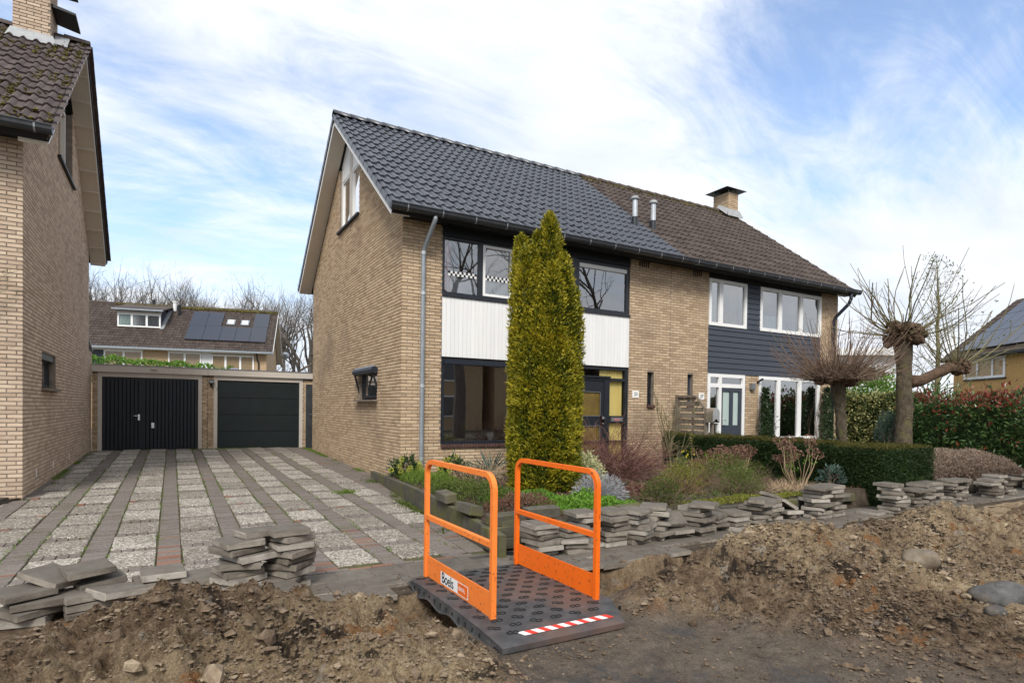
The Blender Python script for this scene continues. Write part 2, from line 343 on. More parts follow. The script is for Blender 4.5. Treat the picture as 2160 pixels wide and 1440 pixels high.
def aggregate_material():
    mt = bpy.data.materials.new('aggregate'); mt.use_nodes = True
    ns = mt.node_tree.nodes; lk = mt.node_tree.links.new
    b = ns['Principled BSDF']; b.inputs['Roughness'].default_value = .8
    geo = ns.new('ShaderNodeNewGeometry')
    vo = ns.new('ShaderNodeTexVoronoi'); vo.inputs['Scale'].default_value = 52; lk(geo.outputs['Position'], vo.inputs['Vector'])
    rp = ns.new('ShaderNodeValToRGB'); e = rp.color_ramp.elements
    cs = [(0, (.055, .045, .038)), (.25, (.17, .148, .12)), (.55, (.32, .282, .232)), (.8, (.50, .455, .39)), (1, (.66, .62, .55))]
    while len(e) < len(cs): e.new(.5)
    for i, (p, c) in enumerate(cs): e[i].position = p; e[i].color = (*c, 1)
    sp = ns.new('ShaderNodeSeparateColor'); lk(vo.outputs['Color'], sp.inputs[0])
    at = ns.new('ShaderNodeAttribute'); at.attribute_name = 'rnd'
    ad = ns.new('ShaderNodeMath'); ad.operation = 'MULTIPLY_ADD'; ad.inputs[1].default_value = .30
    lk(at.outputs['Fac'], ad.inputs[0])
    mm = ns.new('ShaderNodeMath'); mm.operation = 'MULTIPLY'; mm.inputs[1].default_value = .80; lk(sp.outputs[0], mm.inputs[0])
    lk(mm.outputs[0], ad.inputs[2]); lk(ad.outputs[0], rp.inputs[0])
    ed = ns.new('ShaderNodeMapRange'); ed.inputs['From Min'].default_value = .35; ed.inputs['From Max'].default_value = .75
    ed.inputs['To Min'].default_value = 0; ed.inputs['To Max'].default_value = .75
    lk(vo.outputs['Distance'], ed.inputs['Value'])
    mx = ns.new('ShaderNodeMix'); mx.data_type = 'RGBA'; lk(ed.outputs[0], mx.inputs['Factor']); lk(rp.outputs[0], mx.inputs['A']); mx.inputs['B'].default_value = (.10, .088, .072, 1)
    nz = ns.new('ShaderNodeTexNoise'); nz.inputs['Scale'].default_value = 1.7; nz.inputs['Detail'].default_value = 6; lk(geo.outputs['Position'], nz.inputs['Vector'])
    gm = ns.new('ShaderNodeMapRange'); gm.inputs['From Min'].default_value = .5; gm.inputs['From Max'].default_value = .72; gm.inputs['To Max'].default_value = .6
    lk(nz.outputs['Fac'], gm.inputs['Value'])
    m2 = ns.new('ShaderNodeMix'); m2.data_type = 'RGBA'; lk(gm.outputs[0], m2.inputs['Factor']); lk(mx.outputs['Result'], m2.inputs['A']); m2.inputs['B'].default_value = (.14, .125, .095, 1)
    lk(m2.outputs['Result'], b.inputs['Base Color'])
    bu = ns.new('ShaderNodeBump'); bu.inputs['Strength'].default_value = .7; bu.inputs['Distance'].default_value = -.008
    lk(vo.outputs['Distance'], bu.inputs['Height']); lk(bu.outputs[0], b.inputs['Normal'])
    MATS['aggregate'] = mt
aggregate_material()

# ------------------------------------------------------------------ mesh helpers
BOXQ = np.array([[0, 3, 2, 1], [4, 5, 6, 7], [0, 1, 5, 4], [1, 2, 6, 5], [2, 3, 7, 6], [3, 0, 4, 7]])
class G:
    """collects vertices, quads and triangles, builds ONE mesh"""
    def __init__(s): s.v = []; s.q = []; s.t = []; s.r = []; s.n = 0
    def add(s, V, Q=None, T=None, rnd=0.5):
        V = np.asarray(V, float).reshape(-1, 3)
        if Q is not None and len(Q): s.q.append(np.asarray(Q).reshape(-1, 4) + s.n)
        if T is not None and len(T): s.t.append(np.asarray(T).reshape(-1, 3) + s.n)
        s.v.append(V); s.r.append(np.broadcast_to(np.asarray(rnd, float), (len(V),)).copy()); s.n += len(V)
        return s
    def box(s, a, b, rnd=0.5):
        x0, y0, z0 = a; x1, y1, z1 = b
        V = [(x0, y0, z0), (x1, y0, z0), (x1, y1, z0), (x0, y1, z0), (x0, y0, z1), (x1, y0, z1), (x1, y1, z1), (x0, y1, z1)]
        return s.add(V, BOXQ, rnd=rnd)
    def obox(s, o, ux, uy, uz, rnd=0.5):
        """box from corner o along three vectors"""
        o, ux, uy, uz = (np.asarray(k, float) for k in (o, ux, uy, uz))
        V = [o, o + ux, o + ux + uy, o + uy, o + uz, o + ux + uz, o + ux + uy + uz, o + uy + uz]
        return s.add(V, BOXQ, rnd=rnd)
    def quad(s, *p, rnd=0.5): return s.add(p, [[0, 1, 2, 3]], rnd=rnd)
    def tri(s, *p, rnd=0.5): return s.add(p, None, [[0, 1, 2]], rnd=rnd)
    def tube(s, P, rad, k=6, rnd=0.5, cap=True):
        P = np.asarray(P, float); n = len(P); rad = np.broadcast_to(np.asarray(rad, float), (n,))
        T = np.gradient(P, axis=0); T /= np.linalg.norm(T, axis=1, keepdims=True) + 1e-9
        ref = np.array([0, 0, 1.]) if abs(T[0, 2]) < .9 else np.array([1., 0, 0])
        A = np.cross(T, ref); A /= np.linalg.norm(A, axis=1, keepdims=True) + 1e-9
        B = np.cross(T, A)
        an = np.arange(k) * 2 * math.pi / k
        V = P[:, None] + rad[:, None, None] * (A[:, None] * np.cos(an)[None, :, None] + B[:, None] * np.sin(an)[None, :, None])
        i = np.arange(n - 1)[:, None] * k; j = np.arange(k)[None]; j2 = (j + 1) % k
        Q = np.stack([i + j, i + j2, i + k + j2, i + k + j], -1).reshape(-1, 4)
        tris = []
        if cap and k > 2:
            for b_, rev in ((0, 0), ((n - 1) * k, 1)):
                for a in range(1, k - 1): tris.append((b_, b_ + a, b_ + a + 1) if rev else (b_, b_ + a + 1, b_ + a))
        return s.add(V.reshape(-1, 3), Q, tris, rnd)
    def mesh(s, name, mat, smooth=False, attrs=None):
        me = bpy.data.meshes.new(name)
        V = np.concatenate(s.v) if s.v else np.zeros((0, 3))
        q = np.concatenate(s.q) if s.q else np.zeros((0, 4), int)
        t = np.concatenate(s.t) if s.t else np.zeros((0, 3), int)
        me.vertices.add(len(V)); me.vertices.foreach_set('co', V.astype(np.float32).ravel())
        loops = np.concatenate([q.ravel(), t.ravel()]).astype(np.int32)
        starts = np.concatenate([np.arange(len(q)) * 4, len(q) * 4 + np.arange(len(t)) * 3]).astype(np.int32)
        me.loops.add(len(loops)); me.loops.foreach_set('vertex_index', loops)
        me.polygons.add(len(starts)); me.polygons.foreach_set('loop_start', starts)
        me.polygons.foreach_set('use_smooth', np.full(len(starts), bool(smooth)))
        a = me.attributes.new('rnd', 'FLOAT', 'POINT'); a.data.foreach_set('value', np.concatenate(s.r).astype(np.float32))
        for k, arr in (attrs or {}).items():
            a = me.attributes.new(k, 'FLOAT', 'POINT'); a.data.foreach_set('value', np.asarray(arr, np.float32))
        me.materials.append(MATS[mat])
        me.update(calc_edges=True); me.validate()
        return me
    def build(s, name, mat, parent=None, smooth=False, **k):
        return ob(name, s.mesh(name, mat, smooth), parent, **k)
WM = {}
def ob(name, data, parent=None, mat4=None, label=None, cat=None, group=None, kind=None):
    """link an object; coordinates are world coordinates whatever the parent's transform"""
    o = bpy.data.objects.new(name, data); COL.objects.link(o)
    M4 = mat4 if mat4 is not None else Matrix.Identity(4)
    WM[o] = M4
    if parent is not None:
        o.parent = parent; o.matrix_parent_inverse = WM[parent].inverted()
    o.matrix_basis = M4
    tag(o, label, cat, group, kind)
    return o
def tag(o, label=None, cat=None, group=None, kind=None):
    if label: o['label'] = label
    if cat: o['category'] = cat
    if group: o['group'] = group
    if kind: o['kind'] = kind
    return o
def thing(name, label, cat, loc=(0, 0, 0), rotz=0.0, group=None):
    return ob(name, None, None, Matrix.Translation(loc) @ Matrix.Rotation(rotz, 4, 'Z'), label, cat, group)
def copy_tree(src, mat4, **props):
    """copy of a thing and its parts (which keep their local places)"""
    c = src.copy(); COL.objects.link(c); c.matrix_basis = mat4; WM[c] = mat4
    tag(c, **props)
    def rec(a, b):
        for ch in a.children:
            d = ch.copy(); COL.objects.link(d); d.parent = b; d.matrix_parent_inverse = ch.matrix_parent_inverse.copy()
            rec(ch, d)
    rec(src, c)
    return c
def bevel_box(name, sx, sy, sz, bev, mat, rnd=0.5, seg=1, jit=0.0, mat_side=None):
    bm = bmesh.new(); bmesh.ops.create_cube(bm, size=1.0)
    for v in bm.verts: v.co = Vector((v.co.x * sx, v.co.y * sy, v.co.z * sz))
    bmesh.ops.bevel(bm, geom=list(bm.edges), offset=bev, segments=seg, affect='EDGES')
    if jit:
        for v in bm.verts: v.co += Vector((random.uniform(-jit, jit), random.uniform(-jit, jit), random.uniform(-jit, jit)))
    me = bpy.data.meshes.new(name); bm.to_mesh(me); bm.free()
    a = me.attributes.new('rnd', 'FLOAT', 'POINT'); a.data.foreach_set('value', np.full(len(me.vertices), rnd, np.float32))
    me.polygons.foreach_set('use_smooth', np.zeros(len(me.polygons), bool))
    me.materials.append(MATS[mat])
    if mat_side:
        me.materials.append(MATS[mat_side])
        for p in me.polygons:
            if abs(p.normal.z) < .6: p.material_index = 1
    return me
def TRS(loc, rz=0.0, rx=0.0, ry=0.0):
    return Matrix.Translation(loc) @ Matrix.Rotation(rz, 4, 'Z') @ Matrix.Rotation(ry, 4, 'Y') @ Matrix.Rotation(rx, 4, 'X')

# value noise
def _hash(ix, iy, s):
    h = (ix.astype(np.int64) * 374761393 + iy.astype(np.int64) * 668265263 + s * 1442695041) & 0xffffffff
    h = ((h ^ (h >> 13)) * 1274126177) & 0xffffffff
    return ((h ^ (h >> 16)) & 0xffff) / 65535.0
def vnoise(x, y, s=0):
    ix = np.floor(x); iy = np.floor(y); fx = x - ix; fy = y - iy
    fx = fx * fx * (3 - 2 * fx); fy = fy * fy * (3 - 2 * fy)
    a = _hash(ix, iy, s); b = _hash(ix + 1, iy, s); c = _hash(ix, iy + 1, s); d = _hash(ix + 1, iy + 1, s)
    return (a * (1 - fx) + b * fx) * (1 - fy) + (c * (1 - fx) + d * fx) * fy
def fbm(x, y, s=0, o=5, g=.5):
    t = np.zeros_like(x, float); a = 1.0; w = 0.0
    for i in range(o):
        t += a * (vnoise(x * 2 ** i, y * 2 ** i, s + i * 17) - .5); w += a; a *= g
    return t / w
def gz(y):
    return np.maximum(-.0165 * (8 - np.minimum(y, 8)), -.2)
def cam_dist(P): return np.linalg.norm(np.asarray(P) - np.array(CAM_POS), axis=-1)

def text_mesh(curve, name):
    """lettering as a plain mesh"""
    tmp = bpy.data.objects.new(name, curve); COL.objects.link(tmp)
    dg = bpy.context.evaluated_depsgraph_get(); dg.update()
    me = bpy.data.meshes.new_from_object(tmp.evaluated_get(dg)); me.name = name
    bpy.data.objects.remove(tmp)
    return me

# ================================================================== SETTING: ground, driveway, pavement, excavation
g = G()
hx0, hx1, hy0, hy1 = -9.0, 17.0, -12.0, -5.1
for (x0, x1, y0, y1) in ((-400, 400, hy1, 500), (-400, 400, -500, hy0), (-400, hx0, hy0, hy1), (hx1, 400, hy0, hy1)):
    g.quad((x0, y0, -.26), (x1, y0, -.26), (x1, y1, -.26), (x0, y1, -.26))
g.build('ground', 'ground_far', kind='structure')

def wall_line_x(y):            # driveway side of the garden retaining wall
    y = np.asarray(y, float)
    return np.where(y > 1.2, -.02, -.2 + (1.2 - y) / 6.6 * -.62)

# driveway bed
g = G()
ys = np.array([-5.1, -4.12, -3, -2, -1, 0, .6, 1.2, 3, 5, 8, 9.4])
xl = np.where(ys < .61, -7.2, -5.62)
for i in range(len(ys) - 1):
    a, b = ys[i], ys[i + 1]; l = -7.2 if a < .6 else -5.62
    ra, rb = float(wall_line_x(a)) + .02, float(wall_line_x(b)) + .02
    if a >= 1.2: ra = rb = (0.0 if a < 7.9 else .6)
    if a >= 8: ra = rb = .6
    g.quad((l, a, gz(a) - .012), (ra, a, gz(a) - .012), (rb, b, gz(b) - .012), (l, b, gz(b) - .012))
driveway = g.build('driveway', 'joint_soil', kind='structure')
SLOPE = math.atan(.0165)
slab_meshes = []
for i in range(8):
    slab_meshes.append(bevel_box('paving_slab', .400, .625, .05, .006, 'aggregate', rnd=random.uniform(0, 1), jit=.0015))
strips = [-4.45 + .633 * k for k in range(-4, 7)]
rows = [-4.93 + .8 * k for k in range(18)]
bricks = []     # (x, y, len_x, len_y, red, tiltz)
def left_lim(y): return -5.60 if y > .45 else -6.9
nslab = 0
for k, s in enumerate(strips):
    x0 = s + .225
    for j, y0 in enumerate(rows):
        yc = y0 + .3125; xc = x0 + .204
        if xc - .2 < left_lim(yc) or xc + .2 > float(wall_line_x(min(yc, y0))) - .01 or yc > 9.15: 
            continue
        ob('paving_slab', random.choice(slab_meshes), driveway,
           TRS((xc + random.uniform(-.008, .008), yc + random.uniform(-.014, .014), float(gz(yc)) - .018 + random.uniform(-.008, .006)),
               random.uniform(-.02, .02), (SLOPE if yc > -4.1 else 0) + random.uniform(-.006, .006), random.uniform(-.006, .006)))
        nslab += 1
        for q in range(4):      # row of small clinkers closing each slab
            bx = x0 + .05 + q * .102; by = y0 + .625 + .0875
            if by < 9.1: bricks.append((bx, by, .094, .150, random.random() < .04))
    y = -5.04
    while y < 9.2:
        if s > left_lim(y) - .05 and s + .2 < float(wall_line_x(y)) - .02:
            redp = .008 + (.45 if (y < -3.4 and vnoise(np.array([s * 1.7]), np.array([y * 1.4]), 3)[0] > .66) else 0)
            bricks.append((s + .1125, y, .205, .050, random.random() < redp))
        y += .0565
# ragged right margin of clinkers along the house and the retaining wall
y = -4.95
while y < 9.1:
    xr = float(wall_line_x(y)) - .11; x = xr
    lim = max([s + .63 for s in strips if s + .63 < xr + .12] + [-9])
    last = max([s + .225 + .408 for s in strips if s + .225 + .408 < float(wall_line_x(y - .3)) - .01] + [-9])
    while x > last + .1:
        bricks.append((x, y, .2, .05, random.random() < .06)); x -= .212
    y += .0565
# left margin
y = .7
while y < 9.1:
    bricks.append((-5.50, y, .19, .05, random.random() < .03)); y += .0565
x = -6.6
while x < -.9:                  # border course towards the pavement
    bricks.append((x, -5.075, .205, .05, random.random() < .35)); x += .212
B = np.array([(b[0], b[1], b[2], b[3], b[4]) for b in bricks], float)
B = B[np.argsort(cam_dist(np.c_[B[:, 0], B[:, 1], np.zeros(len(B))]))]
vis = [i for i in range(len(B)) if not (B[i, 1] < -4.6 and B[i, 0] < -3.2)]
chosen = set(vis[:290])
protos = {}
def brick_proto(lx, ly, red, v):
    key = (round(lx, 3), round(ly, 3), bool(red), v)
    if key not in protos:
        protos[key] = bevel_box('clinker', lx, ly, .05, .004, 'clinker_red' if red else 'clinker', rnd=random.random(), jit=.001)
    return protos[key]
rest = {False: [], True: []}
for i in range(len(B)):
    x, y, lx, ly, red = B[i]
    if i in chosen:
        ob('clinker', brick_proto(lx, ly, red, random.randrange(6)), driveway,
           TRS((x, y, float(gz(y)) - .022 + random.uniform(-.004, .004)), random.uniform(-.02, .02), (SLOPE if y > -4.1 else 0) + random.uniform(-.01, .01), random.uniform(-.012, .012)))
    else: rest[bool(red)].append((x, y, lx, ly))
for red, arr in rest.items():
    if not arr: continue
    A = np.array(arr); n = len(A); z = gz(A[:, 1]) + .003 + RNG.uniform(-.004, .004, n)
    g = G(); hx, hy = A[:, 2] / 2, A[:, 3] / 2
    V = np.zeros((n, 8, 3))
    for c, (sx, sy) in enumerate(((-1, -1), (1, -1), (1, 1), (-1, 1))):
        V[:, c, 0] = A[:, 0] + sx * hx; V[:, c, 1] = A[:, 1] + sy * hy; V[:, c, 2] = z - .03
        V[:, c + 4, 0] = A[:, 0] + sx * (hx - .003); V[:, c + 4, 1] = A[:, 1] + sy * (hy - .003); V[:, c + 4, 2] = z + RNG.uniform(-.0015, .0015, n)
    Q = (np.arange(n)[:, None, None] * 8 + BOXQ[1:][None]).reshape(-1, 4)
    g.add(V.reshape(-1, 3), Q, rnd=np.repeat(RNG.random(n), 8))
    g.build('clinker_paving', 'clinker_red' if red else 'clinker', driveway, kind='stuff')

# pavement of 30 x 30 tiles, partly lifted
sidewalk = ob('sidewalk', None, kind='structure')
g = G(); g.quad((-3.3, -5.93, -.232), (16.5, -5.93, -.232), (16.5, -5.1, -.232), (-3.3, -5.1, -.232))
g.build('sand_bed', 'garden_soil', sidewalk)
tile_var = [bevel_box('pavement_tile', .296, .296, .045, .004, 'concrete_top', rnd=random.random(), jit=.001, mat_side='concrete_side') for _ in range(8)]
for i in range(62):
    for j in range(3):
        x = -3.15 + i * .3 + (.15 if j == 1 else 0); y = -5.26 - j * .3
        if j == 2 and (vnoise(np.array([x * 1.3]), np.array([0.]), 5)[0] > .68 or (x > 4.9 and random.random() < .5) or (-2.1 < x < -1.9)): continue
        if x > 4.2 and j == 2 and random.random() < .5: continue
        sink = -.02 if (j == 2 and random.random() < .25) else 0
        ob('pavement_tile', random.choice(tile_var), sidewalk, TRS((x, y, -.2225 + random.uniform(-.004, .004) + sink), random.choice((0, R(90))) + random.uniform(-.01, .01), random.uniform(-.01, .01), random.uniform(-.01, .01)))

# excavated street: heightfield with trench and spoil heaps
xs = np.concatenate([np.arange(-9, -5.2, .12), np.arange(-5.2, -4.6, .03), np.arange(-4.6, 1.6, .019), np.arange(1.6, 4.6, .026), np.arange(4.6, 9, .05), np.arange(9, 17.1, .15)])
yy = np.concatenate([np.arange(-12, -9.9, .15), np.arange(-9.9, -8.6, .035), np.arange(-8.6, -5.94, .019), np.arange(-5.94, -5.09, .05)])
yy[-1] = -5.1
X, Y = np.meshgrid(xs, yy)
def crest_l(x): return np.interp(x, [-9, -5, -4.5, -4.1, -3.9, -3.65, -3.45, -3.3, -3.1, -2.92, -2.6, -2.37, -2.1, -1.85], [.0, .14, .23, .31, .36, .39, .29, .34, .23, .22, .14, .02, -.12, -.2])
def crest_r(x): return np.interp(x, [-.75, -.45, -.1, .2, .5, .8, 1.1, 1.5, 1.9, 2.4, 2.9, 3.3, 3.6, 4.0, 4.6, 5.3, 6.2, 7.5, 9, 12, 16], [-.2, -.10, .04, .19, .32, .34, .22, .14, .18, .21, .24, .31, .29, .16, -.02, .0, .18, .32, .28, .1, -.1])
def ridge(Y, yc, sf, sb): 
    d = Y - yc
    return np.where(d < 0, np.exp(-np.abs(d / sf) ** 1.7), np.exp(-np.abs(d / sb) ** 2))
wob = fbm(X * .8, Y * .8, 41, 3) * .5
Hl = np.clip(crest_l(X + fbm(Y * 2, X * 2, 5, 3) * .25) + .2, 0, None) * ridge(Y + wob * .4, -7.28, .85, .34)
Hr = np.clip(crest_r(X + (Y + 7.3) * .55 + fbm(Y * 2, X * 2, 9, 3) * .3) + .2, 0, None) * ridge(Y + wob * .5, -7.33, .85, .36)
# low shelf of spread soil in front of the right-hand heaps
shelf = .15 * np.clip((X + .55 + (Y + 7.4) * .45) / .7, 0, 1) * np.clip((-7.2 - Y) / .4, 0, 1) * np.clip((Y + 10.2) / .8, 0, 1) * (.55 + 1.2 * np.clip(fbm(X * 1.1, Y * 1.1, 33, 3) + .2, 0, 1))
Hm = Hl + Hr + shelf
mask = np.clip(Hm / .12, 0, 1)
lump = np.abs(fbm(X * 2.6, Y * 2.6, 1, 4)) * .40 + fbm(X * 7, Y * 7, 2, 4, .6) * .12 + (.12 - np.abs(fbm(X * 11, Y * 11, 12, 4, .6)) * .55) * .5 + fbm(X * 20, Y * 20, 14, 3, .75) * .085 + (.1 - np.abs(fbm(X * 30, Y * 30, 15, 2, .7))) * .06 - .055
H = -.2 + Hm + (lump - .03) * mask * np.clip(.45 + Hm * 1.4, 0, 1.0) + (fbm(X * 3, Y * 3, 4, 4) * .05 + fbm(X * 9, Y * 9, 44, 3) * .02) * (1 - mask) + fbm(X * 18, Y * 18, 6, 3) * (.022 + .03 * mask)
# tyre tracks
tr = np.clip(1 - np.abs((Y + 9.25 + .12 * (X - 1)) / .34), 0, 1) * np.clip((X - .2) / .5, 0, 1) * np.clip((3.6 - X) / .6, 0, 1)
H += tr * (np.sin((X + Y * .6) * 2 * math.pi / .085) * .010 - .012)
# trench
ef = -5.985 + fbm(X * 1.7, Y * 0, 21, 4) * .14
en = -6.80 + fbm(X * 1.3, Y * 0, 22, 4) * .3
tm = np.clip((ef - Y) / .10, 0, 1) * np.clip((Y - en) / .30, 0, 1) * np.clip((3.6 - X) / 1.2, 0, 1)
floor_ = -.80 + fbm(X * 4, Y * 4, 23, 4) * .15
wallrough = fbm(X * 6, Y * 22, 24, 4) * .12
H = H * (1 - tm) + (floor_ + wallrough * np.sin(tm * math.pi)) * tm
# strip under and beside the pavement
low = np.clip(1 - np.abs((X + 1.33) / .75), 0, .25) * 4 * np.clip((Y + 7.75) / .25, 0, 1) * np.clip((-6.85 - Y) / .1, 0, 1)
H = np.where(low > 0, np.minimum(H, H * (1 - low) + (-.216 + fbm(X * 9, Y * 9, 61, 3) * .012) * low), H)
pv = np.clip((Y + 5.97) / .03, 0, 1)
left_bare = np.clip((-3.25 - X) / .25, 0, 1)
strip = -.262 + left_bare * (.055 + fbm(X * 5, Y * 5, 8, 4) * .06) + np.clip((X - 5) / 1, 0, 1) * 0
H = H * (1 - pv) + strip * pv
sand = np.clip(.38 + fbm(X * 1.1, Y * 1.1, 31, 4) * 3.0 + np.clip((H + .05) * .55, -.2, .35), 0, 1) * np.clip(.3 + mask, 0, 1)
sand = np.maximum(sand * .85, np.clip(tm * 1.2, 0, 1) * np.clip((H + .85) / .4, 0, .85))
sand = np.maximum(sand, np.clip(1 - np.abs(X - 3.4 - (Y + 7.3) * -.1) / .7, 0, 1) * np.clip(mask, 0, 1) * .8)
dark = np.clip((X - 5.0) / .8, 0, 1)
sand = sand * (1 - dark * .8)
road = np.clip(1 - Hm / .10, 0, 1) * (1 - tm) * (1 - pv) * np.clip((-6.75 - Y) / .15, 0, 1)
edge = np.clip((Y + 6.95) / .2, 0, 1) * (1 - pv)
sand = np.maximum(sand, edge * np.clip(.62 + fbm(X * 3, Y * 3, 71, 3) * 1.2, 0, .9))
V = np.stack([X, Y, H], -1).reshape(-1, 3)
ny, nx = X.shape
ii = (np.arange(ny - 1)[:, None] * nx + np.arange(nx - 1)[None]).reshape(-1)
Q = np.stack([ii, ii + 1, ii + nx + 1, ii + nx], -1)
g = G(); g.add(V, Q)
me = g.mesh('dug_street', 'dug_soil', True, {'sand': sand.ravel(), 'road': road.ravel()})
ob('dug_street', me, kind='structure')
def soil_z(x, y):
    j = np.clip(np.searchsorted(xs, x), 1, len(xs) - 1); i = np.clip(np.searchsorted(yy, y), 1, len(yy) - 1)
    return H[i, j]

# loose clods on the heaps
def lump_proto(seed, sub=2, jt=.2):
    bm = bmesh.new(); bmesh.ops.create_icosphere(bm, subdivisions=sub, radius=1.0)
    rr = random.Random(seed); off = [Vector((rr.gauss(0, 1), rr.gauss(0, 1), rr.gauss(0, 1))).normalized() for _ in range(7)]
    amp = [rr.uniform(-.45, .35) for _ in off]
    for v in bm.verts:
        d = v.co.normalized(); k = 1.0
        for o_, a_ in zip(off, amp): k += a_ * max(0, d.dot(o_)) ** 3
        v.co = d * (k + rr.uniform(-jt, jt))
    bm.verts.ensure_lookup_table()
    Vv = np.array([v.co[:] for v in bm.verts]); T = np.array([[v.index for v in f.verts] for f in bm.faces]); bm.free()
    return Vv, T
def crumb_proto(seed):
    rr = random.Random(seed); V = np.array([(0, 0, 1), (.9, 0, .3), (.28, .85, .3), (-.73, .53, .3), (-.73, -.53, .3), (.28, -.85, .3), (.1, 0, -.8)], float)
    V += np.array([[rr.uniform(-.28, .28) for _ in range(3)] for _ in V])
    T = [(0, i, i % 5 + 1) for i in range(1, 6)] + [(6, i % 5 + 1, i) for i in range(1, 6)]
    return V, np.array(T)
LP = [lump_proto(s, 1) for s in range(7)]
CP = [crumb_proto(s) for s in range(7)]
def scatter_lumps(P, S, rn, protos=None):
    g = G(); LPx = protos or LP
    which = RNG.integers(0, len(LPx), len(P))
    for k, (Vv, T) in enumerate(LPx):
        idx = np.where(which == k)[0]
        if not len(idx): continue
        a = RNG.random(len(idx)) * 6.283; c, s_ = np.cos(a), np.sin(a)
        sc3 = S[idx][:, None] * RNG.uniform(.6, 1.35, (len(idx), 3)) * np.array([1, 1, .75])
        W = Vv[None] * sc3[:, None, :]
        Wx = W[..., 0] * c[:, None] - W[..., 1] * s_[:, None]; Wy = W[..., 0] * s_[:, None] + W[..., 1] * c[:, None]
        W = np.stack([Wx, Wy, W[..., 2]], -1) + P[idx][:, None]
        TT = (np.arange(len(idx))[:, None, None] * len(Vv) + T[None]).reshape(-1, 3)
        g.add(W.reshape(-1, 3), None, TT, rnd=np.repeat(rn[idx], len(Vv)))
    return g
N = 170000
cx = RNG.uniform(-5.0, 5.2, N); cy = RNG.uniform(-9.6, -6.1, N)
i_ = np.clip(np.searchsorted(yy, cy), 0, len(yy) - 1); j_ = np.clip(np.searchsorted(xs, cx), 0, len(xs) - 1)
mk_ = mask[i_, j_]; keep = RNG.random(N) < (.22 + .78 * mk_) * (1 - tm[i_, j_] * .9) * np.clip(.45 + fbm(cx * 1.5, cy * 1.5, 77, 3) * 4, .22, 1)
cx, cy, i_, j_ = cx[keep], cy[keep], i_[keep], j_[keep]
on_ramp = (cx > -1.95) & (cx < -.75) & (cy > -7.45)
cx, cy, i_, j_ = cx[~on_ramp], cy[~on_ramp], i_[~on_ramp], j_[~on_ramp]
S = np.clip(.0060 * np.exp(RNG.normal(0, .56, len(cx))), .003, .028)
P = np.stack([cx, cy, H[i_, j_] + S * .25], -1)
pal = np.clip(.22 + .45 * sand[i_, j_] + (vnoise(cx * 2.6, cy * 2.6, 91) - .5) * .5 + RNG.normal(0, .10, len(cx)), 0, 1)
scatter_lumps(P, S, pal, CP).build('soil_clods', 'clod', kind='stuff')
# crumbs of soil trodden onto the pavement and driveway edge
n = 2600; x = RNG.uniform(-3.3, 9, n); y = -5.95 + np.abs(RNG.normal(0, .35, n)); S2 = np.clip(.005 * np.exp(RNG.normal(0, .5, n)), .002, .016)
scatter_lumps(np.c_[x, y, np.full(n, -.199) + S2 * .1], S2, np.clip(RNG.normal(.35, .12, n), 0, 1), CP).build('soil_crumbs', 'clod', kind='stuff')

# larger lumps and stones
N = 300; cx = RNG.uniform(-4.9, 5.0, N); cy = RNG.uniform(-8.9, -6.9, N)
i_ = np.clip(np.searchsorted(yy, cy), 0, len(yy) - 1); j_ = np.clip(np.searchsorted(xs, cx), 0, len(xs) - 1)
keep = (RNG.random(N) < mask[i_, j_]) & ~((cx > -2.0) & (cx < -.6) & (cy > -7.6)); cx, cy, i_, j_ = cx[keep], cy[keep], i_[keep], j_[keep]
S = RNG.uniform(.018, .05, len(cx)); P = np.stack([cx, cy, H[i_, j_] + S * .1], -1)
scatter_lumps(P, S, np.clip(.22 + .45 * sand[i_, j_] + (vnoise(cx * 2.6, cy * 2.6, 91) - .5) * .5 + RNG.normal(0, .1, len(cx)), 0, .8)).build('soil_lumps', 'clod', kind='stuff')

# ================================================================== BUILDINGS
UP = np.array([0, 0, 1.0])
class Fr:
    """a wall face: origin, direction along, outward normal"""
    def __init__(s, o, ux, n): s.o = np.array(o, float); s.ux = np.array(ux, float); s.n = np.array(n, float)
    def p(s, u, z, w=0.0): return s.o + s.ux * u + UP * z - s.n * w
    def box(s, g, u0, u1, z0, z1, w0, w1, rnd=.5):
        """w0 = outer offset behind the face, w1 = inner"""
        return g.obox(s.p(u0, z0, w0), s.ux * (u1 - u0), -s.n * (w1 - w0), UP * (z1 - z0), rnd)
def pane_q(g, fr, a, c, b, e, k):
    """a glass sheet facing outwards"""
    q = [fr.p(a, c, k), fr.p(b, c, k), fr.p(b, e, k), fr.p(a, e, k)]
    if np.dot(np.cross(fr.ux, UP), fr.n) < 0: q = q[::-1]
    return g.quad(*q)
def subtract(iv, a, b):
    out = []
    for p, q in iv:
        if b <= p or a >= q: out.append((p, q)); continue
        if a > p: out.append((p, a))
        if b < q: out.append((b, q))
    return out
